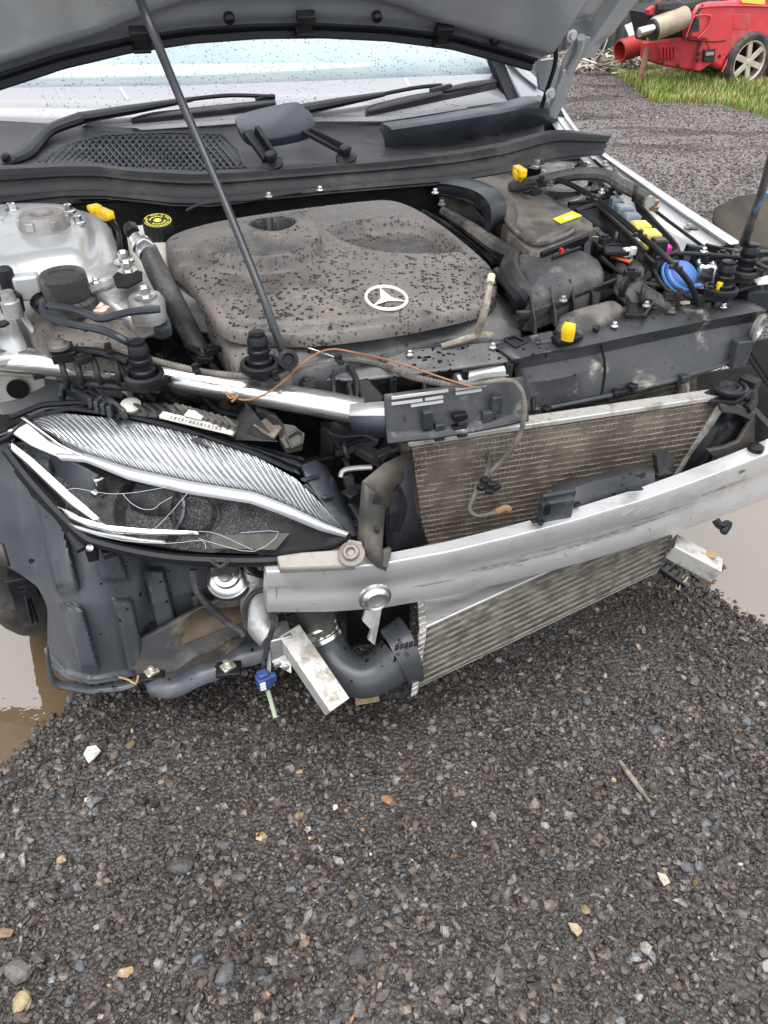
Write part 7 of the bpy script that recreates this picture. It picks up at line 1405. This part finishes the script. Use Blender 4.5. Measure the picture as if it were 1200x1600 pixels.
m_liner = M('wet_liner_plastic', (.062, .068, .078), .34, var=(5, (.09, .097, .108), .4, .65), dust=(9, (.13, .135, .14), .5, .8), spots=(38, .26, (.01, .011, .013), .12), bump=(30, .12), stretch=(1.5, 1.5, .35), rvar=.3)
mb = MB(); mb.grid(rows); ln_ = cp('wheel_arch_liner', mb, m_liner, solid=.004, smooth=50)
mb = MB(); mb.tube([rows[-1][i] for i in range(4, 132, 6)], .006, 6, 3); cp('liner_hem', mb, m_liner, ln_)
mb = MB(); e_ = edge_line([(74, 1010), (80, 1050), (88, 1062), (140, 1072), (195, 1066), (215, 1058)], 16); mb.grid([[PV(a, b, 1.22) for a, b in e_], [PV(a - 3 if i < 6 else a, b + (4 if i < 4 else 13), 1.2) for i, (a, b) in enumerate(e_)]]); cp('liner_foot', mb, m_liner, ln_, solid=.005)
mb = MB(); p = PV(37, 912, 1.36); mb.box(p, .055, .04, .06); mb.lathe(p - V * .016, -V, [(.011, 0), (.011, .004), (.006, .006), (.005, .002)], 12); mb.bar(PV(32, 930, 1.36), PV(48, 976, 1.34), .035, .02); mb.bar(PV(40, 930, 1.345), PV(50, 974, 1.325), .006, .012); cp('liner_clip', mb, m_black, ln_, bevel=.008)
mb = MB(); mb.grid([[PV(-20, 840, 1.34), PV(4, 850, 1.30)], [PV(-10, 880, 1.30), PV(14, 885, 1.27)]]); cp('liner_strap', mb, m_brownpl, ln_, solid=.008)
# undertray: dusty inside, hanging edge with two clips
tr0 = [(210, 1064), (262, 1040), (300, 1008), (345, 985), (400, 968), (430, 965)]; tr1 = [(228, 1070), (290, 1050), (340, 1030), (400, 1000), (440, 990)]; tr2 = [(236, 1088), (262, 1092), (310, 1074), (360, 1050), (415, 1030), (432, 1018)]
def trz(px): return .13 + (px - 210) * .0004
k_ = 24
rows = [[PZ(a, b, trz(a) + .12) for a, b in edge_line([(200, 1000), (280, 960), (340, 930), (400, 915), (440, 910)], k_)], [PZ(a, b, trz(a) + .02) for a, b in edge_line(tr0, k_)], [PZ(a, b, trz(a)) for a, b in edge_line([(222, 1062), (285, 1042), (340, 1012), (395, 985), (436, 976)], k_)], [PZ(a, b, trz(a) + .012) for a, b in edge_line(tr1, k_)], [PZ(a, b, trz(a) - .01) for a, b in edge_line(tr2, k_)]]
for r_ in rows[1:]:
    for i, p in enumerate(r_): r_[i] = p + Z * .004 * math.sin(i * .9)
mb = MB(); mb.grid(rows); ut = cp('torn_undertray', mb, M('muddy_tray', (.035, .037, .04), .45, var=(7, (.075, .066, .055), .42, .58), dust=(10, (.2, .165, .125), .5, .7), bump=(60, .3)), solid=.004, subd=1)
mb = MB(); mb.grid([[p + Z * .006 - V * .004 for p in rows[3]], [p * .5 + q * .5 + Z * .008 - V * .006 for p, q in zip(rows[3], rows[4])], [p - V * .005 + Z * .003 for p in rows[4]]]); cp('tray_rim', mb, m_liner, ut, solid=.003)
for q in ((238, 1052, .16), (357, 1044, .205)):
    p = PZ(*q); mb = MB(); mb.box(p - Z * .004, .055, .04, .012, -.2); uc_ = cp('tray_clip', mb, m_black, ut, bevel=.003)
    mb = MB(); mb.box(p + Z * .006, .03, .024, .008, .4); mb.box(p + Z * .012, .012, .03, .008, .3); mb.lathe(p + Z * .008, Z, [(.008, 0), (.008, .012), (.004, .014)], 8); cp('clip_nut', mb, M('zinc_nut', (.62, .58, .48), .4, .7), uc_, bevel=.002)
tube('tray_wire', [(186, 1058, .16), (200, 1062, .165), (212, 1068, .16), (216, 1056, .18)], .0025, M('ochre_wire', (.4, .27, .1), .6), ut)
# floor of the wheel bay (brown, wet soil stuck on the tray)
mb = MB(); mb.grid([[PV(300, 960, 1.24), PV(350, 935, 1.28), (PV(420, 920, 1.3))], [PV(280, 1010, 1.2), PV(340, 985, 1.2), PV(420, 960, 1.2)]]); cp('tray_wall', mb, M('brown_mud', (.09, .06, .035), .6, var=(12, (.16, .11, .07), .4, .6), bump=(60, .4)), ut, solid=.004)
# horn
hp_ = PZ(354, 898, .45); ha = Vector((-.05, -.55, .83)).normalized(); hr = R(34, hp_)
mb = MB(); mb.lathe(hp_ - ha * .035, ha, [(hr * 1.0, 0), (hr * 1.12, .006), (hr * 1.12, .012), (hr * .95, .016)], 30); hn_ = cp('horn', mb, m_black2)
mb = MB(); mb.lathe(hp_ - ha * .02, ha, [(hr * 1.05, 0), (hr * 1.05, .006), (hr * .95, .009), (hr * .9, .012), (hr * .66, .016), (hr * .6, .024), (hr * .4, .027), (hr * .36, .034), (.002, .035)], 30); cp('horn_disc', mb, m_steel, hn_, smooth=40)
tube('horn_lead', [(302, 890, .46), (306, 920, .42), (325, 945, .38), (352, 970, .33), (376, 986, .30), (382, 994, .29)], .008, m_hose); tube('horn_lead', [(424, 920, .44), (400, 925, .42), (384, 945, .39), (384, 975, .34), (396, 990, .31), (412, 988, .31)], .006, m_hose)
tube('horn_lead', [(428, 955, .42), (430, 970, .39), (420, 1000, .33), (414, 1030, .28), (412, 1046, .25)], .006, m_hose)
tube('black_cable', [(385, 880, .5), (400, 895, .48), (415, 900, .47), (422, 915, .45)], .008, m_black2)
# hanging blue plug with its wire
bp_ = PZ(412, 1064, .24); mb = MB(); mb.box(bp_, .03, .024, .034, .2); mb.box(bp_ + Z * .022, .022, .02, .012, .2); mb.box(bp_ + U * .02 + Z * .004, .016, .012, .022, .2); mb.box(bp_ - Z * .018, .024, .02, .01, .2); bpl = cp('blue_plug', mb, m_navy, bevel=.003)
mb = MB(); mb.obox(bp_ - V * .0145 - U * .004 + U * .0, U * .006, V * .0015, Z * .011); cp('plug_label', mb, m_white, bpl, smooth=None)
tube('plug_wire', [(418, 1078, .215), (424, 1098, .18), (430, 1120, .145)], .005, M('pale_green_sleeve', (.42, .5, .35), .5), bpl)
# front wheel behind the liner
wcn = W(-.50, 1.70, .315); wa_ = (-U * .99 - V * .06).normalized()
whl = W(0, 0, 0)
wo2 = bpy.data.objects.new('road_wheel', None); C.objects.link(wo2); wo2.parent = car
wheel(wo2, wcn, wa_, .315, .21, M('grey_alloy', (.3, .3, .3), .4, .7), m_tyre, 5, ROOT, .72)
for su, v in ((1, 1.80), (-1, 4.5), (1, 4.5)):
    wo3 = bpy.data.objects.new('road_wheel', None); C.objects.link(wo3); wo3.parent = car
    wheel(wo3, W(.55 + su * .88, v, .315), U * su, .315, .21, bpy.data.materials['grey_alloy'], m_tyre, 5, ROOT, .72)
